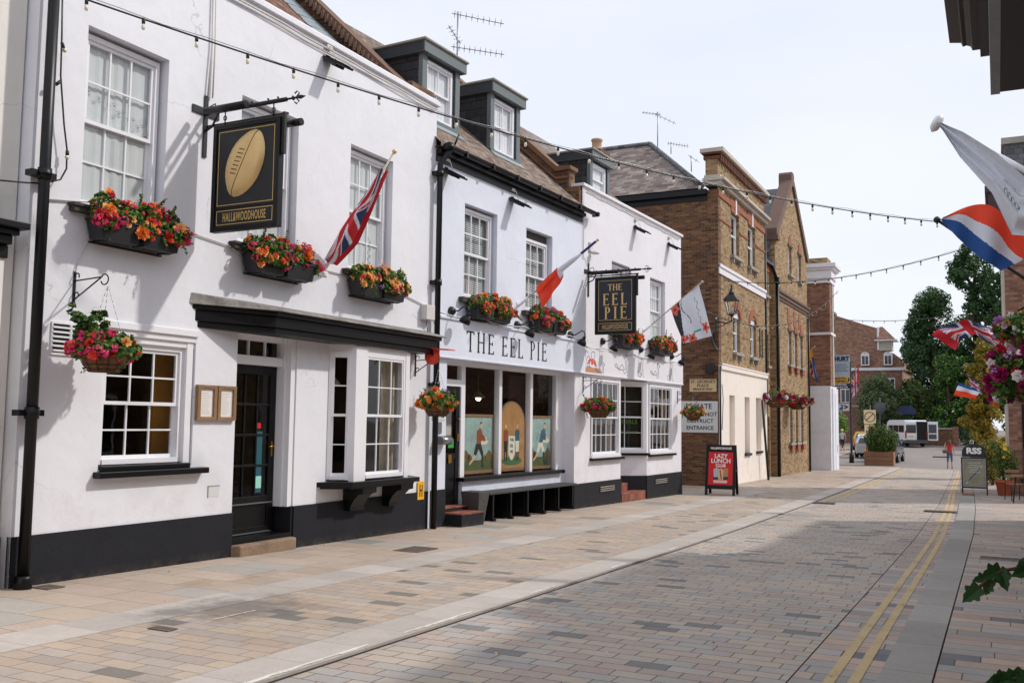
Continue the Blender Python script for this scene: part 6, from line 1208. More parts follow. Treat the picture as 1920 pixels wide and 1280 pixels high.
MB().tube([(1.70, 0, 1.165), (1.37, 0, .94)], .026, 8).build('cloth_roll', 'fnavy', t); MB().tube([(1.40, 0, .955), (1.2, .0, .83), (.95, 0, .67), (.9, 0, .63)], [.026, .05, .06, .05], 8).build('cloth_roll', 'fwhite', t)
g = patch(*pz((.42, -.02, 4.18), (1.0, -.02, 4.62), (1.06, -.05, 4.40), (.60, -.05, 3.80)), 30, 24, .035, k=2.0); cloth('cloth', t, g, ['forange', 'fwhite'], lambda u, v: 1 if u > .80 and v < .55 + .2 * u else 0)
g = patch(*pz((.45, -.07, 4.22), (.92, -.07, 4.58), (.88, -.09, 4.44), (.52, -.09, 4.10)), 16, 8, .02, k=3.0); cloth('cloth', t, g, ['forange', 'fwhite'], lambda u, v: 0)
t = fthing('flag', 'white flag with black corner and red poppies on the end bay building', 'flag', 3, 3.8, 0, 3.95, 'flags on poles', rz=-pi / 2)
pole(t, (0, 0, 0), (1.58, 0, 1.21), .017, 'pale', .035)
def pz3(*q): return [Vector((x, y, z - 3.95)) for x, y, z in q]
def poppy(u, v):
    for cx, cy, r in ((.90, .10, .16), (.12, .80, .12), (.95, .9, .14), (.62, .93, .13), (.78, .88, .08)):
        d_ = sqrt(((u - cx)) ** 2 + ((v - cy)) ** 2)
        if d_ < r * (.8 + .2 * sin(math.atan2(v - cy, u - cx) * 5)): return 2 if d_ > r * .22 else 1
    if u > .72 + .16 * v and v < .92: return 1
    if abs(u - .62 - .08 * sin(v * 9)) < .012 and v < .6: return 1
    if abs(u - .22 - .03 * sin(v * 40)) < .008 and .15 < v < .75: return 1
    if .80 < v < .84 and .3 < u < .55: return 3
    return 0
g = patch(*pz3((1.50, -.02, 5.08), (.76, -.02, 4.51), (1.10, -.10, 3.60), (1.86, -.06, 3.78)), 60, 48, .05, k=1.5); cloth('cloth', t, g, ['fwhite', 'fblack', mat('flag_coral', 'D8604E', .75), mat('flag_teal', '4AA89A', .75)], poppy)
# flags from the right-hand terraces
GR = 'flags on poles'
t = thing('flag', 'big plain white flag with thin line script from the upper right', 'flag', (1.35, 13.0, 3.2), 0, GR)
pole(t, (0, 0, .78), (-1.93, 0, 2.22), .035, 'gloss', .03, holder=False); MB().lathe([(.02, -.05), (.085, -.045), (.125, 0), (.085, .045), (.02, .05)], (0, 0, 0), 16).xf(Matrix.Translation((-1.94, 0, 2.22)) @ Matrix.Rotation(radians(-58), 4, 'Y')).build('finial_cap', 'gloss', t)
def RW(x, y, z): return Vector((x - 1.35, y - 13.0, z - 3.2))
g = []
top = [(-.57, 5.40), (-.30, 5.23), (.05, 4.93), (.36, 4.60), (.85, 4.3)]; bot = [(-.57, 5.36), (-.34, 4.92), (.01, 4.44), (.22, 3.92), (.95, 3.80)]
def pl(tab, u): u *= len(tab) - 1; i = min(int(u), len(tab) - 2); f = u - i; return [tab[i][k] * (1 - f) + tab[i + 1][k] * f for k in (0, 1)]
for i in range(181):
    u = i / 180; A_, B_ = pl(top, u), pl(bot, u); row = []
    for j in range(91): v = j / 90; x, z = A_[0] * (1 - v) + B_[0] * v, A_[1] * (1 - v) + B_[1] * v; row.append(RW(x + .012 * sin(v * 8 + u * 3), 13 - .1 - .06 * sin(v * 7 + u * 5) * u - .03 * sin(v * 17 + 2), z))
    g.append(row)
def script(u, v):
    a, b_ = (u - .60) * 5, (v - .55) * 5
    for k in range(4):   # looping pen strokes
        cx = .16 + k * .17
        e = ((a - cx) / .10) ** 2 + ((b_ + .0) / (.42 - .05 * k)) ** 2
        if .80 < e < 1.18 and b_ < .35 + .3 * (a - cx): return 1
    if .0 < a < .9 and abs(b_ + .95 + .25 * a + .03 * sin(a * 90)) < .022: return 1
    if .05 < a < .6 and abs(b_ + 1.15 + .25 * a + .03 * sin(a * 110)) < .022: return 1
    return 0
cloth('cloth', t, g, ['fwhite', 'fblack'], script)
t = thing('flag', 'blue, white and orange-red tricolour flag on a black pole below the white flag', 'flag', (1.35, 15.0, 3.0), 0, GR)
pole(t, (0, 0, -.15), (-2.06, 0, 1.58), .022, 'iron', .05)
g = []; e1 = [(-.66, 4.56), (-.45, 4.28), (-.15, 3.95), (.10, 3.76)]; e2 = [(-.62, 4.575), (-.22, 4.58), (.10, 4.78), (.75, 4.55)]
for i in range(141):
    u = i / 140; A_ = pl(e1, u); row = []
    B_ = (-.62 + 1.2 * u ** .8, 4.58 + .22 * sin(pi * min(u * 1.3, 1)) - .55 * u * u + 0)
    for j in range(71): v = j / 70; x, z = A_[0] * (1 - v) + B_[0] * v, A_[1] * (1 - v) + B_[1] * v; row.append(Vector((x - 1.35, -.14 + .07 * sin(v * 6 + u * 5) * u + .03 * sin(u * 15 + v * 4), z - 3.0)))
    g.append(row)
cloth('cloth', t, g, ['fblue', 'fwhite', 'forange'], lambda u, v: 0 if v < .33 + .03 * sin(u * 9) else (1 if v < .60 + .04 * sin(u * 12) else 2))
t = thing('flag', 'union flag streaming in an arch at the right, above the magenta petunias', 'flag', (1.35, 24.0, 3.0), 0, GR)
pole(t, (0, 0, -.3), (-1.25, 0, .62), .02, 'iron', .03)
top = [(.18, 3.50), (-.15, 3.86), (-.60, 4.01), (-1.04, 3.90), (-1.30, 3.70)]; bot = [(.16, 3.20), (-.10, 3.48), (-.40, 3.66), (-.66, 3.60), (-.82, 3.33)]
g = []
for i in range(61):
    u = i / 60; A_, B_ = pl(top, u), pl(bot, u); row = []
    for j in range(31): v = j / 30; x, z = A_[0] * (1 - v) + B_[0] * v, A_[1] * (1 - v) + B_[1] * v; row.append(Vector((x - 1.35, .06 * sin(v * 5 + u * 11) - .05, z - 3.0 + .02 * sin(u * 16))))
    g.append(row)
cloth('cloth', t, g, UJ, lambda u, v: 2 if u > .86 else union((u * .95), v))
t = thing('flag', 'small blue, white and red tricolour with a union flag behind, low on the right', 'flag', (1.0, 33.0, 2.3), 0, GR)
pole(t, (-.7, 0, .1), (-1.98, 0, 1.0), .018, 'iron', .025)
g = patch((-1.42, 0, .42), (-2.05, 0, .66), (-2.22, 0, .28), (-1.62, 0, .16), 24, 18, .05, k=1.3); cloth('cloth', t, g, ['fblue', 'fwhite', 'forange'], lambda u, v: 0 if v < .22 else (1 if v < .55 else 2))
g = patch((-1.48, .05, .62), (-1.78, .05, .86), (-1.75, .05, .5), (-1.42, .05, .30), 30, 20, .04, k=1); cloth('cloth', t, g, UJ, union)
t = thing('flag', 'yellow, navy and white flag on the red-brown brick corner building', 'flag', (-8.9, 49.3, 5.0), 0, GR)
pole(t, (.2, .6, .1), (.9, -.3, .45), .03, 'pale', .04, holder=False)
g = patch((.78, -.3, .35), (.40, 0, .2), (.55, -.1, -.95), (1.05, -.3, -1.35), 36, 40, .10, k=1.2, belly=.1)
def odd(u, v):
    if u < .28: return 1 if v > .25 else 0
    if v < .35: return 0
    if v > .72: return 2 if abs(u - .55 - (v - .8) * .8) > .10 else 3
    d_ = abs(u - .6) + abs(v - .5)
    return 1 if d_ < .28 and d_ > .08 else 0
cloth('cloth', t, g, ['fyellow', 'fblue', 'fwhite', 'fred'], odd)
t = thing('flag', 'red-fringed union flag hanging on the far lamp column beside the agent board', 'flag', (-8.02, 61.7, 3.4), 0, GR)
g = patch((.55, 0, 1.82), (.08, 0, .9), (.1, 0, -.2), (.52, 0, .35), 40, 40, .06, k=1.2); cloth('cloth', t, g, UJ, lambda u, v: 2 if u < .22 and v < .7 else union((v * .9) % 1, u)); MB().tube([(0, .1, 1.2), (.6, 0, 1.95)], .02, 6).build('pole', 'iron', t)

# ------------------------------------------------------------------ strings of festoon lights
def festoon(name, label, a, b, sag, sp, bulb_r=.022, n=40, start=.2, extra=None, end=1.0):
    a, b = Vector(a), Vector(b); t = thing(name, label, 'string lights', tuple((a + b) / 2), 0, 'strings of festoon lights across the street'); c = (a + b) / 2
    def P(u): p = a.lerp(b, u); p.z -= 4 * sag * u * (1 - u); return p - c
    L_ = (b - a).length; MB().tube([P(i / n) for i in range(n + 1)], .010, 5).build('cable', 'iron', t)
    MB().tube([P(i / n) + Vector((0, 0, .025 + .012 * sin(i * 2.2))) for i in range(n + 1)], .004, 4).build('support_wire', 'metal', t)
    k = 0; u = start / L_
    rr = random.Random(int(abs(a.x * 100)))
    while u < end:
        p = P(u); m = MB(); m.lathe([(.014, .010), (.017, 0), (.017, -.045), (.013, -.05)], tuple(p), 8); so = m.build('lamp_holder', 'iron', t)
        m = MB(); m.lathe([(.011, -.045), (.018, -.07), (.020, -.088), (.014, -.105), (.003, -.11)], tuple(p), 8); m.build('bulb', 'bulbglass', so); u += sp / L_ * rr.uniform(.96, 1.04)
    return t
W['bulbglass'] = mat('bulb_glass', 'E4DCC8', .12, amt=.05)
festoon('string_lights', 'nearest string of clear bulbs running from above the left window to the flag pole', (-8.35, 4.9, 5.74), (-.62, 19.6, 5.40), .44, .52, start=.3)
festoon('string_lights', 'string of bulbs from the brick front rising right below the blue flag tip', (-8.1, 31.8, 6.4), (.9, 22.0, 5.75), .5, .62, start=.3)
festoon('string_lights', 'faint level string of bulbs low over the far end of the street', (-7.3, 51, 7.0), (-1.1, 47, 6.6), .2, .62, start=.5)
festoon('string_lights', 'string of bulbs draped along the yellow brick front to the corner building', (-8.0, 27.2, 5.1), (-7.25, 52, 8.6), 1.2, 1.1, start=.6)
t = fthing('festoon_tail', 'loose festoon cable with three bulbs dangling beside the left drainpipe', 'cable', 1, 6.5, .08, 3.6)
MB().tube([(-.02, 0, 2.6), (.01, 0, 1.9), (.02, 0, 1.5), (.09, 0, 1.0), (.14, 0, .75), (.145, 0, .55), (.08, 0, .42), (-.1, 0, .34), (-.3, 0, .30), (-.8, -.05, .22)], .009, 6).build('cable', 'iron', t)
for (x, z, dx) in ((.015, 1.83, .02), (.02, 1.42, -.05), (.145, .72, .0)): o = MB().tube([(x, 0, z + .02), (x + dx, 0, z - .03)], .018, 8).build('lamp_holder', 'iron', t); MB().ball((x + dx * 1.8, 0, z - .05), .024, n=8).build('bulb', 'bulbglass', o)

# ------------------------------------------------------------------ aerials
def aerial(loc, label, H, arms):
    t = thing('tv_aerial', label, 'aerial', loc, 0, 'television aerials on the roofs'); MB().tube([(0, 0, 0), (0, 0, H)], .018, 6).build('mast', 'metal', t)
    for (dx, dy, dz, z, L_, n) in arms:
        d_ = Vector((dx, dy, dz)).normalized(); m = MB(); a = Vector((0, 0, z)) - d_ * .15; m.tube([a, a + d_ * L_], .009, 5); s_ = d_.cross(Vector((0, 0, 1))).normalized() if abs(d_.z) < .9 else Vector((1, 0, 0)); u_ = s_.cross(d_)
        for i in range(n): p = a + d_ * L_ * (i + .5) / n; h = .10; m.tube([p - (u_ * .7 + s_ * .5) * h, p + (u_ * .7 + s_ * .5) * h], .005, 4); m.tube([p - (u_ * .7 - s_ * .5) * h * .6, p + (u_ * .7 - s_ * .5) * h * .6], .005, 4)
        m.build('antenna', mat('aerial_grey', '55565A', .5, .6) if 'aerial_grey' not in bpy.data.materials else bpy.data.materials['aerial_grey'], t)
aerial((-11.15, 19, 9.6), 'mast with two comb aerials above the first slate dormer', 1.62, ((1, .3, -.28, 1.55, 1.3, 9), (1, .3, -.22, .75, 1.3, 10), (-.5, 0, .75, .95, .6, 5)))
aerial((-11.55, 35.2, 12.3), 'thin mast and aerial on the ridge of the brick building hip', 1.4, ((-.8, .2, .25, 1.3, .9, 6), (1, .2, -.55, 1.25, .95, 5)))
aerial((-10.95, 35.0, 11.9), 'short comb aerial on the hip just right of the thin mast', .45, ((1, .1, -.25, .4, .85, 8),))
aerial((-9.92, 34.2, 10.9), 'bent bare aerial beside the stone parapet', .6, ((1, .1, -.75, .55, .5, 2),))
# ------------------------------------------------------------------ street lantern on the brick corner
t = thing('street_lantern', 'black Victorian lantern on a scrolled bracket at the brick corner', 'street lamp', (-8.2, 31.15, 4.75))
m = MB(); m.tube([(0, 0, .2), (.35, 0, .14), (.50, 0, .2)], .022, 8); m.tube([(0, 0, .02), (.2, 0, .05), (.34, 0, .14)], .014, 6); m.box(-.02, .02, -.05, .05, -.12, .4); m.tube([(.5, 0, .18), (.5, 0, .36)], .02, 8); m.tube([(.42, 0, .2), (.40, 0, .32), (.46, 0, .34)], .01, 5); m.build('bracket', 'iron', t)
m = MB(); q = .24
def ring(r, z): return [(.5 + r * a, r * b_, z) for a, b_ in ((-1, -1), (1, -1), (1, 1), (-1, 1))]
r0, r1 = ring(.10, .42), ring(.19, .88)
for i in range(4): m.tube([r0[i], r1[i]], .012, 5); m.tube([r1[i], r1[(i + 1) % 4]], .014, 5); m.tube([r0[i], r0[(i + 1) % 4]], .012, 5)
m.lathe([(.03, .36), (.10, .40), (.10, .42)], (.5, 0, 0), 8); m.hexa(ring(.24, .88), ring(.09, 1.08)); m.lathe([(.09, 1.08), (.10, 1.12), (.07, 1.18), (.04, 1.22), (.05, 1.26), (.02, 1.30), (.035, 1.34), (.005, 1.42)], (.5, 0, 0), 10); m.build('lantern_frame', 'iron', t)
m = MB()
for i in range(4): j = (i + 1) % 4; m.q([r0[i], r0[j], r1[j], r1[i]])
m.build('lantern_glass', 'clear', t); MB().lathe([(.02, .45), (.045, .52), (.045, .62), (.02, .68)], (.5, 0, 0), 8).build('mantle', 'pale', t)
t = thing('satellite_dish', 'dark satellite dish edge beneath the lantern on the brick side wall', 'satellite dish', (-8.35, 31.2, 4.3)); MB().lathe([(.02, 0), (.2, .03), (.32, .08), (.33, .085), (.32, .095), (.2, .045), (.01, .02)], (0, 0, 0), 18).xf(Matrix.Rotation(radians(75), 4, 'Y')).build('dish', 'darkgrey', t); MB().tube([(0, 0, 0), (-.05, .18, -.05)], .015, 6).build('arm', 'iron', t)
t = thing('bell_box', 'dark box on the brick side wall above the cream street sign', 'box', (-8.48, 31.33, 3.25)); MB().box(-.14, .14, -.10, .05, 0, .30).build('box', mat('dark_blue_box', '1E2228', .6), t, bevel=.02)
t = thing('iron_post', 'leaning slim black post in front of the cream ground floor', 'post', (-7.98, 37.05, gz(37))); MB().tube([(0.1, .4, 0), (0, -.1, 3.05)], .045, 8).build('post', 'iron', t)

# ------------------------------------------------------------------ A-boards
def a_board(loc, rz, label, w_, h, panel, deco):
    t = thing('a_board', label, 'sandwich board', loc, rz)
    for sg, nm in ((-1, 'front_panel'), (1, 'rear_panel')):
        sp = .30; R_ = Matrix.Translation((0, sg * .01, h)) @ Matrix.Rotation(sg * math.atan2(sp, h), 4, 'X'); m = MB(); e = .075
        m.box(-w_ / 2, -w_ / 2 + e, -.02, .02, -h, 0); m.box(w_ / 2 - e, w_ / 2, -.02, .02, -h, 0); m.box(-w_ / 2 + e, w_ / 2 - e, -.02, .02, -.20, 0); m.box(-w_ / 2 + e, w_ / 2 - e, -.02, .02, -h + .17, -h + .28)
        m.xf(R_); o = m.build(nm, 'black', t, bevel=.004)
        b = MB(); b.box(-w_ / 2 + e, w_ / 2 - e, -.008, .008, -h + .28, -.20); b.xf(R_); b.build('poster', panel if sg < 0 else 'asphaltgrey', o)
        if sg < 0: deco(o, R_, w_, h)
    MB().tube([(w_ / 2 - .02, -.14, h * .5), (w_ / 2 - .02, .14, h * .5)], .008, 5).tube([(-w_ / 2 + .02, -.14, h * .5), (-w_ / 2 + .02, .14, h * .5)], .008, 5).build('stay', 'metal', t)
    return t
def lazy(o, R_, w_, h):
    def T(s_, sz, z, c, x=0, sx=1, b=.004): text(s_, sz, c, o, 0, 0, 0, bold=b, sx=sx, rot=R_ @ Matrix.Translation((x, -.012, -h + z)))
    T('HALL&WOODHOUSE', .085, 'whiteprint', 0, -.0) if False else None
    text('HALL&WOODHOUSE', .085, 'whiteprint', o, bold=.003, sx=.72, rot=R_ @ Matrix.Translation((0, -.023, -.10)))
    for s_, z, sz, sx in (('LAZY', -.32, .16, .95), ('LUNCH', -.46, .17, .95), ('CLUB', -.59, .12, .95)): text(s_, sz, 'whiteprint', o, bold=.004, sx=sx, rot=R_ @ Matrix.Translation((0, -.012, z)))
    m = MB(); m.q([(-.20, -.0095, -.70), (-.10, -.0095, -.64), (-.02, -.0095, -.72), (-.04, -.0095, -.92), (-.18, -.0095, -.92)], 0); m.q([(-.06, -.0100, -.70), (.02, -.01, -.66), (.09, -.01, -.72), (.08, -.01, -.98), (-.06, -.01, -.98)], 1); m.q([(.08, -.0095, -.66), (.21, -.0095, -.66), (.21, -.0095, -.92), (.10, -.0095, -.92)], 2)
    m.q([(-.03, -.0105, -.72), (.0, -.0105, -.71), (.05, -.0105, -.96), (.01, -.0105, -.96)], 4); m.q([(-.2, -.0098, -.92), (.21, -.0098, -.90), (.21, -.0098, -.98), (-.2, -.0098, -.98)], 5)
    m.q([(-.18, -.010, -1.0), (.18, -.010, -1.0), (.2, -.010, -1.03), (.18, -.010, -1.08), (-.18, -.010, -1.08), (-.2, -.010, -1.03)], 3); m.xf(R_); m.build('print', [mat('print_grey', 'B8C0C4', .6), mat('print_bread', 'D8BC94', .6), mat('print_tan', 'C08A58', .6), mat('print_pink', 'F0C8C0', .6), mat('print_tomato', 'B84A3A', .6), mat('print_dark', '2A3430', .6)], o)
    text('lunch with friends', .04, 'red', o, rot=R_ @ Matrix.Translation((0, -.012, -1.04)), sx=.9) if False else None
a_board((-7.02, 27.15, gz(27.15)), radians(4), 'black sandwich board with a red LAZY LUNCH CLUB poster by the side alley', .84, 1.42, 'red', lazy)
# metal-framed board on the right pavement
t = thing('a_board', 'black-framed pavement sign with rounded RSS header on the right pavement', 'sandwich board', (-.68, 32.7, gz(32.7)))
m = MB(); m.box(-.36, -.32, -.03, .03, -.0, 1.16); m.box(.32, .36, -.03, .03, -.0, 1.16); m.box(-.32, .32, -.03, .03, 1.12, 1.16); m.box(-.32, .32, -.03, .03, .22, .27); m.box(-.36, -.32, .25, .3, 0, .9); m.box(.32, .36, .25, .3, 0, .9); m.build('frame', mat('charcoal_frame', '23272C', .5), t, bevel=.006)
MB().box(-.32, .32, -.01, .01, .27, 1.12).build('poster_panel', mat('olive_print', '8E8A74', .5, amt=.5, s1=3, s2=10), t)
MB().box(-.32, -.29, -.03, .02, .27, 1.12).box(.29, .32, -.03, .02, .27, 1.12).box(-.29, .29, -.03, .02, 1.09, 1.12).box(-.29, .29, -.03, .02, .27, .30).build('snap_frame', 'metal', t)
n = 14; hd = [(-.33, 1.17), (.33, 1.17), (.33, 1.30)] + [(.33 * cos(pi * i / n), 1.30 + .27 * sin(pi * i / n)) for i in range(1, n)] + [(-.33, 1.30)]
ho = MB().prism(hd, 'y', -.02, .02).build('header', bpy.data.materials['charcoal_frame'], t, bevel=.006); text('RSS', .24, 'whiteprint', ho, 0, -.024, 1.35, sx=1.15, bold=.012)
for i, sx_ in enumerate((.42, .5, .36)): text(('JOIN OUR', 'SUMMER', 'CLASSES')[i], .10, bpy.data.materials['print_grey'], t, 0, -.013, 1.0 - i * .12, bold=.002) if False else None
m = MB(); rr = random.Random(4)
for i in range(5): m.box(-.2 + rr.uniform(0, .1), .2 - rr.uniform(0, .1), -.013, -.011, .98 - i * .07, 1.0 - i * .07)
for i in range(6): a = .35 + .07 * i; m.q([(-.25 + .06 * i, -.012, a), (-.1 + .06 * i, -.012, a + .22), (-.06 + .06 * i, -.012, a + .22), (-.21 + .06 * i, -.012, a)])
m.build('print', bpy.data.materials['print_grey'], t)
t = thing('door_wedge', 'small brown stone weight on the pavement beside the RSS sign', 'stone', (-.86, 32.3, gz(32.3) + .03)); MB().lathe([(.01, 0), (.16, 0), (.17, .03), (.14, .07), (.01, .08)], (0, 0, 0), 12, squash=(1, .6)).build('stone', 'oak', t)

# ------------------------------------------------------------------ right pavement: pot, cafe table, hedge sprays
t = thing('plant_pot', 'terracotta pot with a trailing shrub by the brick corner on the right', 'plant pot', (.12, 32.9, gz(33) + .03)); MB().lathe([(.15, 0), (.17, .01), (.23, .38), (.26, .39), (.265, .46), (.24, .47), (.22, .43)], (0, 0, 0), 18).build('pot', 'terracotta', t)
m = MB(); r_n = random.Random(8); m2 = MB()
for i in range(26):
    a = r_n.uniform(0, 6.3); R_ = r_n.uniform(.1, .5); h = r_n.uniform(.4, 1.1); p = [(0, 0, .4), (R_ * .4 * cos(a), R_ * .4 * sin(a), .4 + h * .6), (R_ * cos(a), R_ * sin(a), .4 + h)]
    m2.tube(p, [.012, .008, .004], 5); scatter(m, r_n, 40, p[2], (.14, .14, .16), .06, [0, 1, 2]); scatter(m, r_n, 20, p[1], (.12, .12, .16), .06, [0, 1, 2])
m2.build('stem', 'bark', t); m.build('foliage', G, t)
m = MB(); r_n = random.Random(9)
for k in range(9): bloom(m, r_n, (.1 + r_n.uniform(-.15, .25), r_n.uniform(-.2, .1), 1.1 + r_n.uniform(0, .6)), .07)
m.build('blossom', leafmat('petal_yellow', 'E8C020', 'F4D850', .2), t)
def table(loc, label):
    t = thing('cafe_table', label, 'table', loc, 0, 'pavement cafe furniture'); m = MB()
    for i in range(5): m.box(-.33, .33, -.33 + i * .134, -.33 + i * .134 + .12, .70, .73)
    m.build('table_top', 'wood', t)
    for sx_ in (-1, 1):
        for sy_ in (-1, 1): MB().tube([(sx_ * .3, sy_ * .3, 0), (sx_ * .22, sy_ * .22, .70)], .014, 6).build('leg', 'iron', t)
    return t
table((.62, 29.6, gz(29.6) + .03), 'slatted cafe table at the far right of the terrace')
t = thing('cafe_chair', 'black cafe chair with wooden slats beside the terrace table', 'chair', (.40, 30.6, gz(30.6) + .03), .4, 'pavement cafe furniture')
m = MB(); [m.box(-.2, .2, -.2 + i * .085, -.2 + i * .085 + .07, .44, .46) for i in range(5)]; m.build('seat', 'wood', t); MB().box(-.2, .2, .19, .21, .62, .70).box(-.2, .2, .20, .22, .76, .84).build('backrest', 'wood', t)
for sx_ in (-1, 1): MB().tube([(sx_ * .2, -.2, 0), (sx_ * .2, -.18, .44)], .012, 6).build('leg', 'iron', t); MB().tube([(sx_ * .2, .24, 0), (sx_ * .2, .18, .44), (sx_ * .2, .22, .86)], .012, 6).build('leg', 'iron', t)
t = thing('terrace_rail', 'black rail post at the right edge of the frame beside the cafe table', 'railing', (.47, 22.5, gz(22.5) + .03)); MB().tube([(0, 0, 0), (0, 0, 1.5)], .03, 8).build('post', 'iron', t); MB().tube([(0, 0, 1.45), (.7, 0, 1.45)], .02, 6).tube([(0, 0, .3), (.7, 0, .3)], .02, 6).build('rail', 'iron', t)
def ivy_leaf(mb, c, d, up, s, m=0):
    """lobed leaf with a folded midrib"""
    d = Vector(d).normalized(); up = Vector(up).normalized(); t_ = d.cross(up).normalized(); n_ = t_.cross(d); C = Vector(c)
    half = [(0, 0), (.04, .28), (.0, .42), (.14, .40), (.28, .34), (.40, .52), (.50, .44), (.56, .28), (.72, .26), (.84, .12), (1.0, 0)]
    for sg in (1, -1):
        pts = [C + d * (a * s) + t_ * (b_ * s * sg * .8) + n_ * (abs(b_) * s * .22 - a * a * s * .15) for a, b_ in half]; c0 = C + d * .0; 
        for i in range(1, len(pts) - 1): mb.q([pts[0], pts[i], pts[i + 1]], m)
def spray(loc, label, pts, seed):
    t = thing('hedge_branch', label, 'plant', loc, 0, 'leafy sprays at the lower right edge'); r_n = random.Random(seed); L_ = MB(); S_ = MB(); S_.tube([p for p, _ in pts], [.006] * len(pts), 5)
    for p, k in pts:
        for _ in range(k):
            dd_ = Vector((r_n.uniform(-1, .2), r_n.uniform(-.6, .3), r_n.uniform(-1, -.1))); L_.v and None
            ivy_leaf(L_, (p[0] + r_n.uniform(-.02, .02), p[1] + r_n.uniform(-.03, .03), p[2]), dd_, (r_n.uniform(-.4, .4), -1, r_n.uniform(0, .8)), r_n.uniform(.05, .085), 1)
    S_.build('stem', 'bark', t); L_.build('foliage', G, t)
spray((.06, 3.6, 1.10), 'thin leafy spray with hanging lobed leaves at the lower right edge', [((-.13, 0, -.03), 1), ((-.10, 0, .0), 2), ((-.06, 0, .03), 3), ((.0, 0, .045), 3), ((.05, .0, .06), 5), ((.12, .0, .06), 6), ((.3, 0, .0), 5), ((.5, 0, -.3), 5)], 3)
spray((.05, 3.4, .80), 'dense bunch of dark leaves in the bottom right corner', [((-.08, 0, -.04), 7), ((-.04, 0, .03), 12), ((.02, .0, .04), 16), ((.08, 0, .02), 18), ((.2, 0, -.05), 12), ((.4, 0, -.2), 12)], 4)
t = thing('hedge_planter', 'dark timber planter with a leafy climber against the near right shop', 'planter', (.75, 3.5, gz(3.5) + .03)); MB().box(-.25, .3, -.6, .6, 0, .5).build('trough', 'oak', t); m = MB(); r_n = random.Random(7); scatter(m, r_n, 900, (0, 0, .75), (.3, .6, .35), .09, [0, 1, 1]); m.build('foliage', G, t)

# ------------------------------------------------------------------ drain covers and litter
def grate(x, y, w_, d_, label, n=9, along='x'):
    t = thing('drain_cover', label, 'drain cover', (x, y, gz(y) + .024), math.atan2(0, 1), 'metal covers set in the paving'); m = MB()
    m.box(-w_ / 2, w_ / 2, -d_ / 2, -d_ / 2 + .02, 0, .006); m.box(-w_ / 2, w_ / 2, d_ / 2 - .02, d_ / 2, 0, .006); m.box(-w_ / 2, -w_ / 2 + .02, -d_ / 2 + .02, d_ / 2 - .02, 0, .006); m.box(w_ / 2 - .02, w_ / 2, -d_ / 2 + .02, d_ / 2 - .02, 0, .006)
    for i in range(1, n): y_ = -d_ / 2 + d_ * i / n; m.box(-w_ / 2 + .02, w_ / 2 - .02, y_ - d_ / n * .28, y_ + d_ / n * .28, 0.0, .005)
    for i in range(1, 7): x_ = -w_ / 2 + w_ * i / 7; m.box(x_ - .008, x_ + .008, -d_ / 2 + .02, d_ / 2 - .02, .001, .0062)
    m.build('grating', mat('rusty_iron', '6A5E54', .8, .1, amt=.5, s1=10) if 'rusty_iron' not in bpy.data.materials else bpy.data.materials['rusty_iron'], t); MB().box(-w_ / 2 + .01, w_ / 2 - .01, -d_ / 2 + .01, d_ / 2 - .01, -.004, .001).build('pit', 'groove', t)
grate(-7.17, 11.34, .40, .55, 'cast iron drain grating on the pavement left of the bench')
grate(-4.02, 25.8, .55, .38, 'drain grating beside the kerb on the left, far down the road')
grate(-1.25, 24.7, .70, .34, 'drain grating crossing the double yellow lines on the right')
grate(-8.4, 6.55, .25, .2, 'tiny inspection cover at the foot of the left drainpipe')
grate(-5.95, 5.7, .22, .11, 'small dark square cover in the setts at lower left')
grate(.2, 15.2, .95, .45, 'recessed slab cover in the right pavement', n=4)
m = MB(); r_n = random.Random(12)
for i in range(190):
    if r_n.random() < .6: x = -8.5 + abs(r_n.gauss(0, .25)); y = r_n.uniform(6.5, 30)
    else: x = r_n.uniform(-8, 1); y = r_n.uniform(5, 30)
    s_ = r_n.uniform(.008, .024); a = r_n.uniform(0, 6.3); z = gz(y) + .030 + (.0 if -4.2 < x < -.8 else .0); k = r_n.choice([0, 0, 1, 2, 2])
    m.q([(x + s_ * cos(a), y + s_ * sin(a), z), (x - s_ * .6 * sin(a), y + s_ * .6 * cos(a), z + s_ * .4), (x - s_ * cos(a), y - s_ * sin(a), z + .002), (x + s_ * .6 * sin(a), y - s_ * .6 * cos(a), z + s_ * .2)], k)
tag(m.build('fallen_petals', [mat('dry_leaf', '7A5238', .9), FL['peach'], mat('pale_grit', 'B8AC9C', .9)]), 'fallen petals and grit scattered along the foot of the walls', 'petals', kind='stuff')

# ------------------------------------------------------------------ far end: planter, signs, vehicles
t = thing('timber_planter', 'large square timber planter with a round evergreen bush at the end of the street', 'planter', (-6.2, 60, gz(60)))
m = MB()
for z in (0, .27, .54): m.box(-.78, .78, -.5, .5, z, z + .255)
m.box(-.80, -.72, -.52, .52, 0, .8); m.box(.72, .80, -.52, .52, 0, .8); m.build('box', 'oak', t, bevel=.01)
m = MB(); r_n = random.Random(21)
for i in range(26): d_ = Vector((r_n.gauss(0, 1), r_n.gauss(0, 1), r_n.gauss(0, .8))).normalized(); scatter(m, r_n, 260, (.12 + d_.x * .62, d_.y * .55, 1.55 + d_.z * .62), (.38, .38, .34), .085, [0, 1, 1, 2])
for i in range(7): scatter(m, r_n, 60, (-.5 + i * .12, 0, 2.2 + r_n.uniform(-.1, .35)), (.08, .08, .25), .07, [0, 1, 2])
m.build('foliage', G, t)

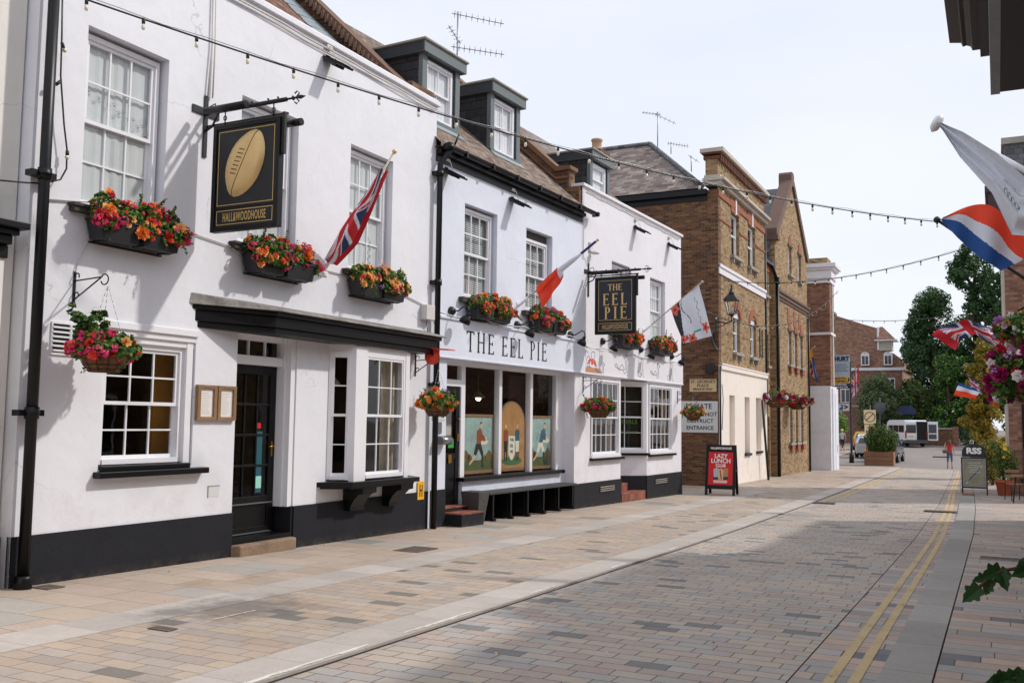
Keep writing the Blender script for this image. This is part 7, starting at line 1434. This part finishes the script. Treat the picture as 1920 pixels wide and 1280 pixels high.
def car(loc, rz, paint, label, estate=False, L_=4.1):
    t = thing('parked_car', label, 'car', loc, rz, 'cars parked at the end of the street'); Wd = .87
    # side profile (x forward along +y), tumblehome by narrowing at height
    st = [(-L_ / 2, .35, .80, .80, .72), (-L_ / 2 + .05, .28, .95, 1.25 if estate else 1.0, .80), (-L_ / 2 + .45, .24, .98, 1.44, .86), (-.3, .22, .98, 1.50, .87), (.35, .22, .97, 1.46, .87), (1.05, .22, .95, .98, .87), (L_ / 2 - .3, .24, .86, .86, .84), (L_ / 2, .35, .62, .62, .70)]
    m = MB(); rows = []
    for y, z0, zb_, zt, w_ in st: tw = w_ * (.76 if zt > zb_ + .1 else .93); rows.append([(-w_ * .92, y, z0), (-w_, y, z0 + .22), (-w_, y, zb_), (-tw, y, zt), (tw, y, zt), (w_, y, zb_), (w_, y, z0 + .22), (w_ * .92, y, z0)])
    for a, b_ in zip(rows, rows[1:]):
        for i in range(7):
            glassy = i in (2, 4) and (a[3][2] > 1.2 and b_[3][2] > 1.2)
            m.q([a[i], b_[i], b_[i + 1], a[i + 1]], 1 if glassy else 0, not glassy)
        m.q([a[7], b_[7], b_[0], a[0]], 2)
    m.q(list(reversed(rows[0])), 0); m.q(rows[-1], 0); m.build('body', [paint, 'carglass', 'rubber'], t)
    g = MB(); g.q([(-.62, st[1][0] - .03, 1.0), (.62, st[1][0] - .03, 1.0), (.52, st[2][0] - .02, 1.41), (-.52, st[2][0] - .02, 1.41)]); g.build('rear_window', 'carglass', t)
    g = MB(); g.q([(.66, 1.04, 1.0), (-.66, 1.04, 1.0), (-.58, .38, 1.43), (.58, .38, 1.43)]); g.build('windscreen', 'carglass', t)
    for sx_ in (-1, 1):
        MB().box(sx_ * .80 - .07, sx_ * .80 + .03 * sx_, -L_ / 2 - .01, -L_ / 2 + .1, .72, .95).build('tail_light', 'taillight', t); MB().box(sx_ * .62 - .12, sx_ * .62 + .12, L_ / 2 - .12, L_ / 2 - .02, .62, .74).build('headlight', 'signwhite', t)
        MB().lathe([(.0 + .02, -.02), (.07, 0), (.08, .06)], (0, 0, 0), 8, ax='x').box(sx_ * .90 - .06, sx_ * .90 + .10 * sx_, .72, .86, .98, 1.10).build('wing_mirror', paint, t)
        for yy in (-1.25, 1.3):
            wo = MB().lathe([(.20, -.09), (.30, -.10), (.32, -.06), (.32, .06), (.30, .10), (.20, .09)], (sx_ * .80, yy, .32), 18, ax='x').build('wheel', 'rubber', t); MB().lathe([(.02, -.08), (.20, -.07), (.20, .07), (.02, .08)], (sx_ * .82, yy, .32), 14, ax='x').build('rim', 'metal', wo)
    MB().box(-.26, .26, -L_ / 2 - .02, -L_ / 2, .52, .63).build('number_plate', 'yellow2', t)
    return t
car((-9.5, 82, gz(82)), radians(3), 'caryellow', 'yellow car half hidden behind the white ones at the end of the row')
car((-8.5, 75.5, gz(75.5)), radians(2), 'carwhite', 'white hatchback with red tail light parked behind the timber planter', True)
car((-7.75, 70.0, gz(70.3)), radians(0), 'carsilver', 'pale silver car between the white hatchback and the planter')
car((-6.3, 64.6, gz(64.6)), radians(-2), 'carblack', 'black car just showing past the right side of the timber planter')
# minibus, seen from behind with one rear door open
t = thing('minibus', 'white minibus with its rear door swung open', 'minibus', (-7.3, 91.5, gz(91.5)), radians(25)); t.scale = (.92,) * 3
Wd = 1.02; prof = [(-2.75, .42), (-2.78, 1.1), (-2.70, 2.35), (-2.5, 2.50), (1.55, 2.50), (1.95, 2.32), (2.55, 1.42), (3.0, 1.18), (3.1, .75), (3.05, .40)]
m = MB(); m.hexa([(-Wd, y, z) for y, z in prof], [(-Wd * .0 + Wd, y, z) for y, z in prof]); m.build('body', 'carwhite', t, bevel=.08)
MB().box(-Wd - .01, -Wd, -2.4, -1.1, 1.35, 2.0).box(-Wd - .01, -Wd, -1.0, .3, 1.35, 2.0).box(-Wd - .01, -Wd, .4, 1.5, 1.35, 2.0).build('side_window', 'carglass', t)
MB().box(-.96, -.06, -2.80, -2.775, 1.30, 2.05).build('rear_window', 'carglass', t); MB().box(.02, .98, -2.80, -2.60, .62, 2.36).build('rear_opening', 'dark', t)
MB().box(-1.03, 1.03, -2.86, -2.7, .36, .66).build('bumper', 'asphaltgrey', t); MB().box(-1.04, -1.02, -2.7, 2.9, .36, .62).build('side_trim', 'asphaltgrey', t)
do = MB().box(0, .92, -.03, .03, .62, 2.36); do.xf(Matrix.Translation((1.02, -2.76, 0)) @ Matrix.Rotation(radians(-38), 4, 'Z')); dw = do.build('rear_door', 'carwhite', t, bevel=.02); do = MB().box(.1, .8, -.04, .04, 1.30, 2.1).box(.1, .8, -.04, .04, .75, 1.2); do.xf(Matrix.Translation((1.02, -2.76, 0)) @ Matrix.Rotation(radians(-38), 4, 'Z')); do.build('door_window', 'asphaltgrey', dw)
for sx_ in (-1, 1): MB().box(sx_ * .98 - .06, sx_ * .98 + .05, -2.82, -2.72, .8, 1.5).build('tail_light', 'taillight', t)
for yy in (-1.75, 2.0):
    for sx_ in (-1, 1): wo = MB().lathe([(.22, -.11), (.33, -.12), (.36, -.08), (.36, .08), (.33, .12), (.22, .11)], (sx_ * .92, yy, .36), 18, ax='x').build('wheel', 'rubber', t); MB().lathe([(.02, -.10), (.22, -.09), (.22, .09), (.02, .10)], (sx_ * .95, yy, .36), 14, ax='x').build('rim', 'metal', wo)
MB().box(-.75, -.28, -2.82, -2.79, .95, 1.06).build('number_plate', 'yellow2', t)

t = thing('lamp_column', 'black lamp column carrying the blue parking sign', 'post', (-8.02, 62, gz(62))); MB().lathe([(.14, 0), (.14, .5), (.10, .55), (.07, .6), (.06, 6.2), (.03, 6.25)], (0, 0, 0), 12).build('column', 'iron', t)
t = thing('parking_sign', 'small blue and white P parking sign with an arrow', 'sign', (-8.5, 61.9, 2.48)); MB().box(-.40, .40, -.02, .02, 0, .44).build('plate', 'signwhite', t); MB().box(-.34, .04, -.025, -.02, .05, .39).build('blue_square', 'blue', t); text('P', .34, 'whiteprint', t, -.15, -.028, .22, bold=.008); text('>', .42, 'blackprint', t, .22, -.022, .22, bold=.02)
t = thing('estate_agent_board', 'two stacked estate agent boards, blue-grey over yellow MARTIN CAMPBELL', 'sign', (-7.45, 53.9, 3.62)); t.scale = (.871,) * 3
MB().box(-.62, .52, -.02, .02, .66, 2.0).build('upper_board', 'signblue', t); MB().box(-.62, .52, -.022, .02, .26, .655).build('yellow_board', 'yellow2', t); MB().box(-.62, .52, -.022, .02, .09, .255).build('navy_board', 'navy', t); MB().box(-.54, .54, -.024, .02, -.06, .085).build('black_board', 'black', t)
text('DHURT', .36, 'navy', t, -.06, -.028, 1.74, bold=.02, sx=.9); text('MARTIN', .19, 'navy', t, -.04, -.028, .54, bold=.006); text('CAMPBELL', .19, 'navy', t, -.04, -.028, .37, bold=.006); text('020 8940 2266', .12, 'whiteprint', t, -.04, -.028, .17, bold=.004); text('020 8332 7788', .11, 'whiteprint', t, .05, -.030, .015, bold=.004)
m = MB(); [m.box(-.5, .35 + .1 * (i % 2), -.024, -.02, 1.38 - i * .13, 1.41 - i * .13) for i in range(4)]; m.box(-.54, -.49, -.025, -.02, 1.25, 1.48); m.build('print', 'navy', t); MB().box(-.58, -.48, -.024, -.022, .35, .58).box(.40, .50, -.024, -.022, .35, .58).build('logo_block', 'navy', t); MB().tube([(.42, .05, -.1), (.45, .1, 1.9)], .03, 6).box(-.6, .54, .02, .05, 1.6, 1.68).build('mounting', 'signwhite', t)
t = thing('road_sign', 'buff sign panel with a struck-through circle in front of the brick wall', 'sign', (-8.5, 76, gz(76))); MB().tube([(0, .05, 0), (0, .05, 3.6)], .06, 8).tube([(0, .05, 3.55), (-.0, -.35, 3.6)], .04, 6).build('post', 'darkgrey', t); MB().box(-.42, .42, -.03, .03, 2.2, 3.25).build('upper_plate', 'signcream', t); MB().box(-.38, .42, -.03, .03, 1.45, 2.15).build('lower_plate', 'signcream', t)
m = MB(); m.tube([(.0 + .36 * cos(a), -.04, 2.72 + .36 * sin(a)) for a in [2 * pi * i / 20 for i in range(21)]], .03, 6); m.tube([(-.25, -.04, 2.47), (.25, -.04, 2.97)], .03, 6); m.build('symbol', 'asphaltgrey', t); text('END', .30, 'asphaltgrey', t, .02, -.04, 1.62, bold=.01); text('zone', .22, 'asphaltgrey', t, .02, -.04, 1.95, bold=.01)
t = thing('mirror_sign', 'round grey back of a road sign just behind the buff sign', 'sign', (-8.0, 78, gz(78))); MB().lathe([(.01, -.02), (.45, -.02), (.45, .02), (.01, .02)], (0, 0, 3.4), 20, ax='y').build('disc', 'asphaltgrey', t); MB().tube([(0, .05, 0), (0, .05, 4.2)], .05, 8).build('post', 'darkgrey', t)
t = thing('pub_board', 'faint dark blue rounded sign over the minibus roof', 'sign', (-7.6, 97, 1.5)); MB().prism([(-.9, 1.2), (.9, 1.2), (.8, 1.7), (.4, 2.0), (-.4, 2.0), (-.8, 1.7)], 'y', -.03, .03).build('board', 'navy', t); MB().tube([(0, .06, -1.5), (0, .06, 1.3)], .05, 6).build('post', 'iron', t)
t = thing('traffic_board', 'thin dark kerb-side board lying by the road behind the woman', 'board', (-3.6, 73, gz(73))); MB().box(-.5, .6, -.12, .12, 0, .07).build('board', 'darkgrey', t)

# ------------------------------------------------------------------ trees and shrubs
W['bigleafdark'] = leafmat('tree_leaf_dark', '2C4630', '3C5A36', .25); W['bigleaf'] = leafmat('tree_leaf_mid', '466838', '5A7E42', .3); W['bigleafy'] = leafmat('tree_leaf_yellow', '9A8A34', 'B8A448', .3); W['bigleafg'] = leafmat('tree_leaf_grey', '5A6448', '74785A', .2); W['leafbright'] = leafmat('tree_leaf_bright', '6E9A34', '8AB040', .3); W['bigleafy2'] = leafmat('tree_leaf_olive', '6E6A2A', '86803A', .25)
def tree_at(k, loc, *a, **kw): t = tree(loc, *a, **kw); t.scale = (k, k, k); return t
def tree(loc, label, H, clumps, leaf, mats, dens, trunk=.25, seed=0, cat_='tree', name='tree', group='trees and shrubs at the end of the street', shell=.6):
    t = thing(name, label, cat_, loc, 0, group); r_n = random.Random(seed)
    tr = MB(); tr.tube([(0, 0, -.3), (.05, .05, H * .3), (-.05, 0, H * .6), (0, 0, H * .9)], [trunk, trunk * .75, trunk * .5, trunk * .15], 8)
    for c, r in clumps[::2]: z0 = max(H * .15, c[2] - r * 1.3); tr.tube([(0, 0, z0), (c[0] * .5, c[1] * .5, (z0 + c[2]) / 2 + .1), (c[0], c[1], c[2])], [trunk * .4, trunk * .25, trunk * .08], 6)
    tr.build('trunk', 'bark', t); m = MB()
    for c, r in clumps:
        nsub = 7
        for k in range(nsub):
            d_ = Vector((r_n.gauss(0, 1), r_n.gauss(0, 1), r_n.gauss(0, .8))).normalized() * r * r_n.uniform(.2, .85)
            scatter(m, r_n, int(dens * r * r / nsub), (c[0] + d_.x, c[1] + d_.y, c[2] + d_.z), (r * .5, r * .5, r * .42), leaf, list(range(len(mats))), shell=shell)
    m.build('crown', mats, t); return t
def cl(seed, n, fx, fz, R_): 
    r_n = random.Random(seed); out = []
    for i in range(n): u = i / max(1, n - 1); z = fz[0] + (fz[1] - fz[0]) * u; w_ = float(np.interp(u, [a for a, b_ in fx], [b_ for a, b_ in fx])); a = r_n.uniform(0, 6.3); q = r_n.uniform(.3, 1); out.append(((w_ * q * cos(a), w_ * q * sin(a) * .8, z), r_n.uniform(*R_)))
    return out
DK = ['bigleafdark', 'bigleafdark', 'bigleaf']
tree_at(1.2, (-5.6, 104, -.3), 'tall dark evergreen behind the minibus, rising to the sky', 12, cl(1, 34, [(0, 2.6), (.35, 2.6), (.7, 1.5), (1, .5)], (1.6, 12.2), (.8, 1.35)), .17, DK, 1000, .4, 1)
tree_at(1.1, (-7.1, 106, -.2), 'tallest pointed dark tree left of the big evergreen', 10, cl(2, 20, [(0, 1.6), (.5, 1.5), (1, .4)], (1.2, 10.0), (.8, 1.2)), .17, DK, 1000, .35, 2)
tree_at(1.22, (-1.6, 100, -.5), 'towering open-branched dark tree at the upper right', 16, cl(3, 40, [(0, 1.8), (.3, 2.2), (.7, 2.0), (1, 1.2)], (2.5, 15.4), (.65, 1.1)), .17, DK, 950, .4, 3)
tree_at(1.25, (1.7, 97, -.4), 'dark tree filling the gap beside the right brick corner', 14, cl(4, 34, [(0, 1.9), (.5, 2.1), (1, 1.2)], (1.5, 13.5), (.8, 1.3)), .17, DK, 950, .4, 4)
tree_at(1.32, (-4.0, 98.5, -.4), 'mid green broadleaf tree above the low wall and the woman', 6.5, cl(5, 26, [(0, .9), (.4, 1.5), (.8, 1.1), (1, .5)], (.9, 6.2), (.6, 1.0)), .15, ['bigleafdark', 'bigleaf', 'bigleaf', 'leafbright'], 950, .2, 5)
tree((-.35, 46, gz(46)), 'golden-leaved conifer beside the RSS pavement sign', 6.0, cl(6, 34, [(0, .55), (.3, .95), (.6, .8), (1, .2)], (.35, 6.0), (.40, .62)), .11, ['bigleafy', 'bigleafy2', 'bigleafy'], 2300, .14, 6, 'tree', 'conifer')
tree_at(1.2, (-9.8, 97, -.3), 'grey-green feathery bush in front of the far brick block', 4.6, cl(7, 26, [(0, 1.7), (.5, 2.0), (1, .9)], (1.2, 5.2), (.6, 1.0)), .15, ['bigleafg', 'bigleafg', 'bigleaf'], 900, .12, 7, 'bush', 'bush')
tree_at(1.2, (-7.0, 99.5, -.3), 'dark leafy shrub behind the minibus roof', 4.0, cl(8, 16, [(0, 1.2), (1, .8)], (1.0, 4.6), (.7, 1.0)), .18, ['bigleafdark', 'bigleaf', 'bigleafy2'], 520, .12, 8, 'bush', 'bush')
tree((-11.6, 84, gz(84)), 'small bright green shrub beside the pedestrian', 2.2, cl(9, 7, [(0, .5), (1, .5)], (1.4, 2.8), (.35, .6)), .14, ['leafbright', 'bigleaf'], 700, .06, 9, 'bush', 'bush')
tree((-.25, 40, gz(40)), 'low olive shrub at the foot of the golden conifer', 1.4, cl(10, 8, [(0, .5), (1, .4)], (.3, 1.5), (.3, .5)), .08, ['bigleafy2', 'bigleafdark', 'bigleafy'], 1300, .05, 10, 'bush', 'bush')
for i, (x, y, h) in enumerate(((5, 92, 9), (9, 84, 11), (-22, 120, 10))): tree((x, y, 0), ('rounded tree beyond the right-hand buildings', 'far broad tree furthest right beyond the road', 'distant tree left of the brick mansion block')[i], h, cl(20 + i, 20, [(0, 2.2), (.5, 2.8), (1, 1.2)], (2, h), (1.2, 1.8)), .34, DK, 200, .3, 20 + i)

# ------------------------------------------------------------------ people
def person(loc, rz, label, J, E, mats, regions, extra=None):
    """one continuous skinned body; J name -> (pos, radius); regions colour faces by nearest joint"""
    t = thing('person', label, 'person', loc, rz); names = list(J); me = bpy.data.meshes.new('body'); me.from_pydata([J[n][0] for n in names], [(names.index(a), names.index(b_)) for a, b_ in E], [])
    o = bpy.data.objects.new('body', me); sc.collection.objects.link(o); md = o.modifiers.new('skin', 'SKIN'); md.use_smooth_shade = True
    for i, n in enumerate(names): sv = me.skin_vertices[0].data[i]; r = J[n][1]; sv.radius = (r, r) if not isinstance(r, tuple) else r; sv.use_root = (n == 'pelvis')
    sd = o.modifiers.new('sub', 'SUBSURF'); sd.levels = 2; sd.render_levels = 2
    bpy.context.view_layer.update(); nm = bpy.data.meshes.new_from_object(o.evaluated_get(bpy.context.evaluated_depsgraph_get())); bpy.data.objects.remove(o); nm.name = 'body'
    nm.materials.clear(); [nm.materials.append(W[x]) for x in mats]
    pts = [(Vector(J[a][0]).lerp(Vector(J[b_][0]), f), (a, b_)) for a, b_ in E for f in (.2, .5, .8)]
    for p in nm.polygons:
        k = min(pts, key=lambda q: (q[0] - p.center).length_squared)[1]; p.material_index = regions(k, p.center); p.use_smooth = True
    b = bpy.data.objects.new('body', nm); sc.collection.objects.link(b); b.parent = t
    return t
def figure(arm_l, arm_r, stride=.1, k=1.0, hips=.13, chest=.15):
    J = dict(pelvis=((0, 0, .95), (hips, .10)), waist=((0, 0, 1.10), (.12, .09)), chest=((0, -.01, 1.30), (chest, .11)), neck=((0, 0, 1.46), .05), head=((0, .01, 1.56), (.07, .08)), top=((0, .0, 1.66), (.06, .07)),
             hipl=((-.09, 0, .88), .085), kneel=((-.10, stride * .5, .50), .055), anklel=((-.10, stride, .09), .035), toel=((-.11, stride + .14, .03), .03), hipr=((.09, 0, .88), .085), kneer=((.10, -stride * .3, .50), .055), ankler=((.10, -stride, .09), .035), toer=((.11, -stride + .14, .03), .03),
             shl=((-.17, 0, 1.39), .055), shr=((.17, 0, 1.39), .055))
    E = [('pelvis', 'waist'), ('waist', 'chest'), ('chest', 'neck'), ('neck', 'head'), ('head', 'top'), ('pelvis', 'hipl'), ('hipl', 'kneel'), ('kneel', 'anklel'), ('anklel', 'toel'), ('pelvis', 'hipr'), ('hipr', 'kneer'), ('kneer', 'ankler'), ('ankler', 'toer'), ('chest', 'shl'), ('chest', 'shr')]
    for sd, arm in (('l', arm_l), ('r', arm_r)):
        prev = 'sh' + sd
        for i, (nm, r) in enumerate((('elbow', .036), ('wrist', .024), ('palm', .03))): J[nm + sd] = (arm[i], r); E.append((prev, nm + sd)); prev = nm + sd
        w_, p_ = Vector(arm[1]), Vector(arm[2]); d_ = (p_ - w_).normalized(); s_ = d_.cross(Vector((1, 0, 0))).normalized()
        for f in range(5):
            q = p_ + d_ * (.055 if f else .02) + s_ * (f - 2) * .016; J['f%d%s' % (f, sd)] = (tuple(q), .009); q2 = q + d_ * (.03 if f else .015) + Vector((0, .01, -.01)) + (s_ * -.02 if f == 0 else Vector()); J['g%d%s' % (f, sd)] = (tuple(q2), .008); E += [('palm' + sd, 'f%d%s' % (f, sd)), ('f%d%s' % (f, sd), 'g%d%s' % (f, sd))]
    return J, E
def hairs(t, pts, m, extra=None):
    mb = MB(); mb.ball((0, -.015, 1.63), .10, sq=(1, 1.05, 1.05)); 
    for p, r in pts: mb.ball(p, r)
    mb.build('hair', m, t)
def face(t):
    mb = MB(); mb.ball((-.028, .088, 1.60), .009, n=6); mb.ball((.028, .088, 1.60), .009, n=6); mb.build('eye', 'dark', t); MB().ball((0, .10, 1.575), .014, n=6).ball((-.075, .02, 1.59), .018, n=6).ball((.075, .02, 1.59), .018, n=6).build('nose_and_ears', 'skin', t); MB().box(-.022, .022, .086, .092, 1.535, 1.542).build('mouth', 'taillight', t)
# woman walking away with one hand raised; +y is her front (away from the camera)
J, E = figure([(-.26, .06, 1.20), (-.22, .22, 1.42), (-.19, .24, 1.50)], [(.24, -.02, 1.14), (.25, .05, .92), (.25, .07, .85)], .10)
def reg_w(k, c):
    s_ = k[0] + k[1]
    if 'chest' in s_ and ('sh' in s_) or k in (('waist', 'chest'), ('pelvis', 'waist')): return 1
    if 'neck' in s_ or 'head' in s_: return 0 if c.z > 1.44 else 1
    if k[0].startswith('sh'): return 1 if c.z > 1.32 else 0
    if 'knee' in s_ and 'hip' in s_: return 2
    if 'pelvis' in s_: return 2
    if 'knee' in s_: return 2 if c.z > .44 else 0
    if 'toe' in s_: return 3
    return 0
t = person((-2.38, 57.6, gz(57.6)), radians(12), 'woman in a red top and blue cropped trousers with a shoulder bag, in the road', J, E, ['skin', 'redcloth', 'denim', 'bag'], reg_w); t.scale = (.92,) * 3
hairs(t, [((0, -.05, 1.55), .095), ((0, -.06, 1.47), .08), ((.02, -.07, 1.40), .05)], 'hair'); face(t)
o = MB().box(-.40, -.16, -.14, -.04, .92, 1.10); bo = o.build('shoulder_bag', 'bag', t, bevel=.02); MB().tube([(-.28, -.09, 1.10), (-.05, -.13, 1.30), (.14, -.06, 1.46)], .012, 5).build('strap', 'bag', bo)
J, E = figure([(-.24, .05, 1.16), (-.22, .20, 1.02), (-.18, .27, 1.0)], [(.24, .02, 1.14), (.25, .08, .92), (.25, .10, .85)], .04)
def reg_m(k, c):
    s_ = k[0] + k[1]
    if 'chest' in s_ or k in (('pelvis', 'waist'), ('waist', 'chest')): return 1 if c.z < 1.46 else 0
    if k[0].startswith('sh'): return 1 if c.z > 1.22 else 0
    if 'pelvis' in s_ or ('hip' in s_ and 'knee' in s_): return 2
    if 'knee' in s_: return 0
    if 'toe' in s_: return 3
    return 0
t = person((-10.78, 78.2, gz(78.2)), radians(15), 'man in a grey T-shirt, navy shorts and cap on the far pavement', J, E, ['skin', 'purplecloth', 'bluecloth', 'rubber'], reg_m); t.scale = (1.0,) * 3
face(t); MB().lathe([(.10, 1.62), (.105, 1.66), (.07, 1.74), (.01, 1.76)], (0, 0, 0), 12).box(-.07, .07, .06, .17, 1.63, 1.645).build('cap', 'signcream', t)
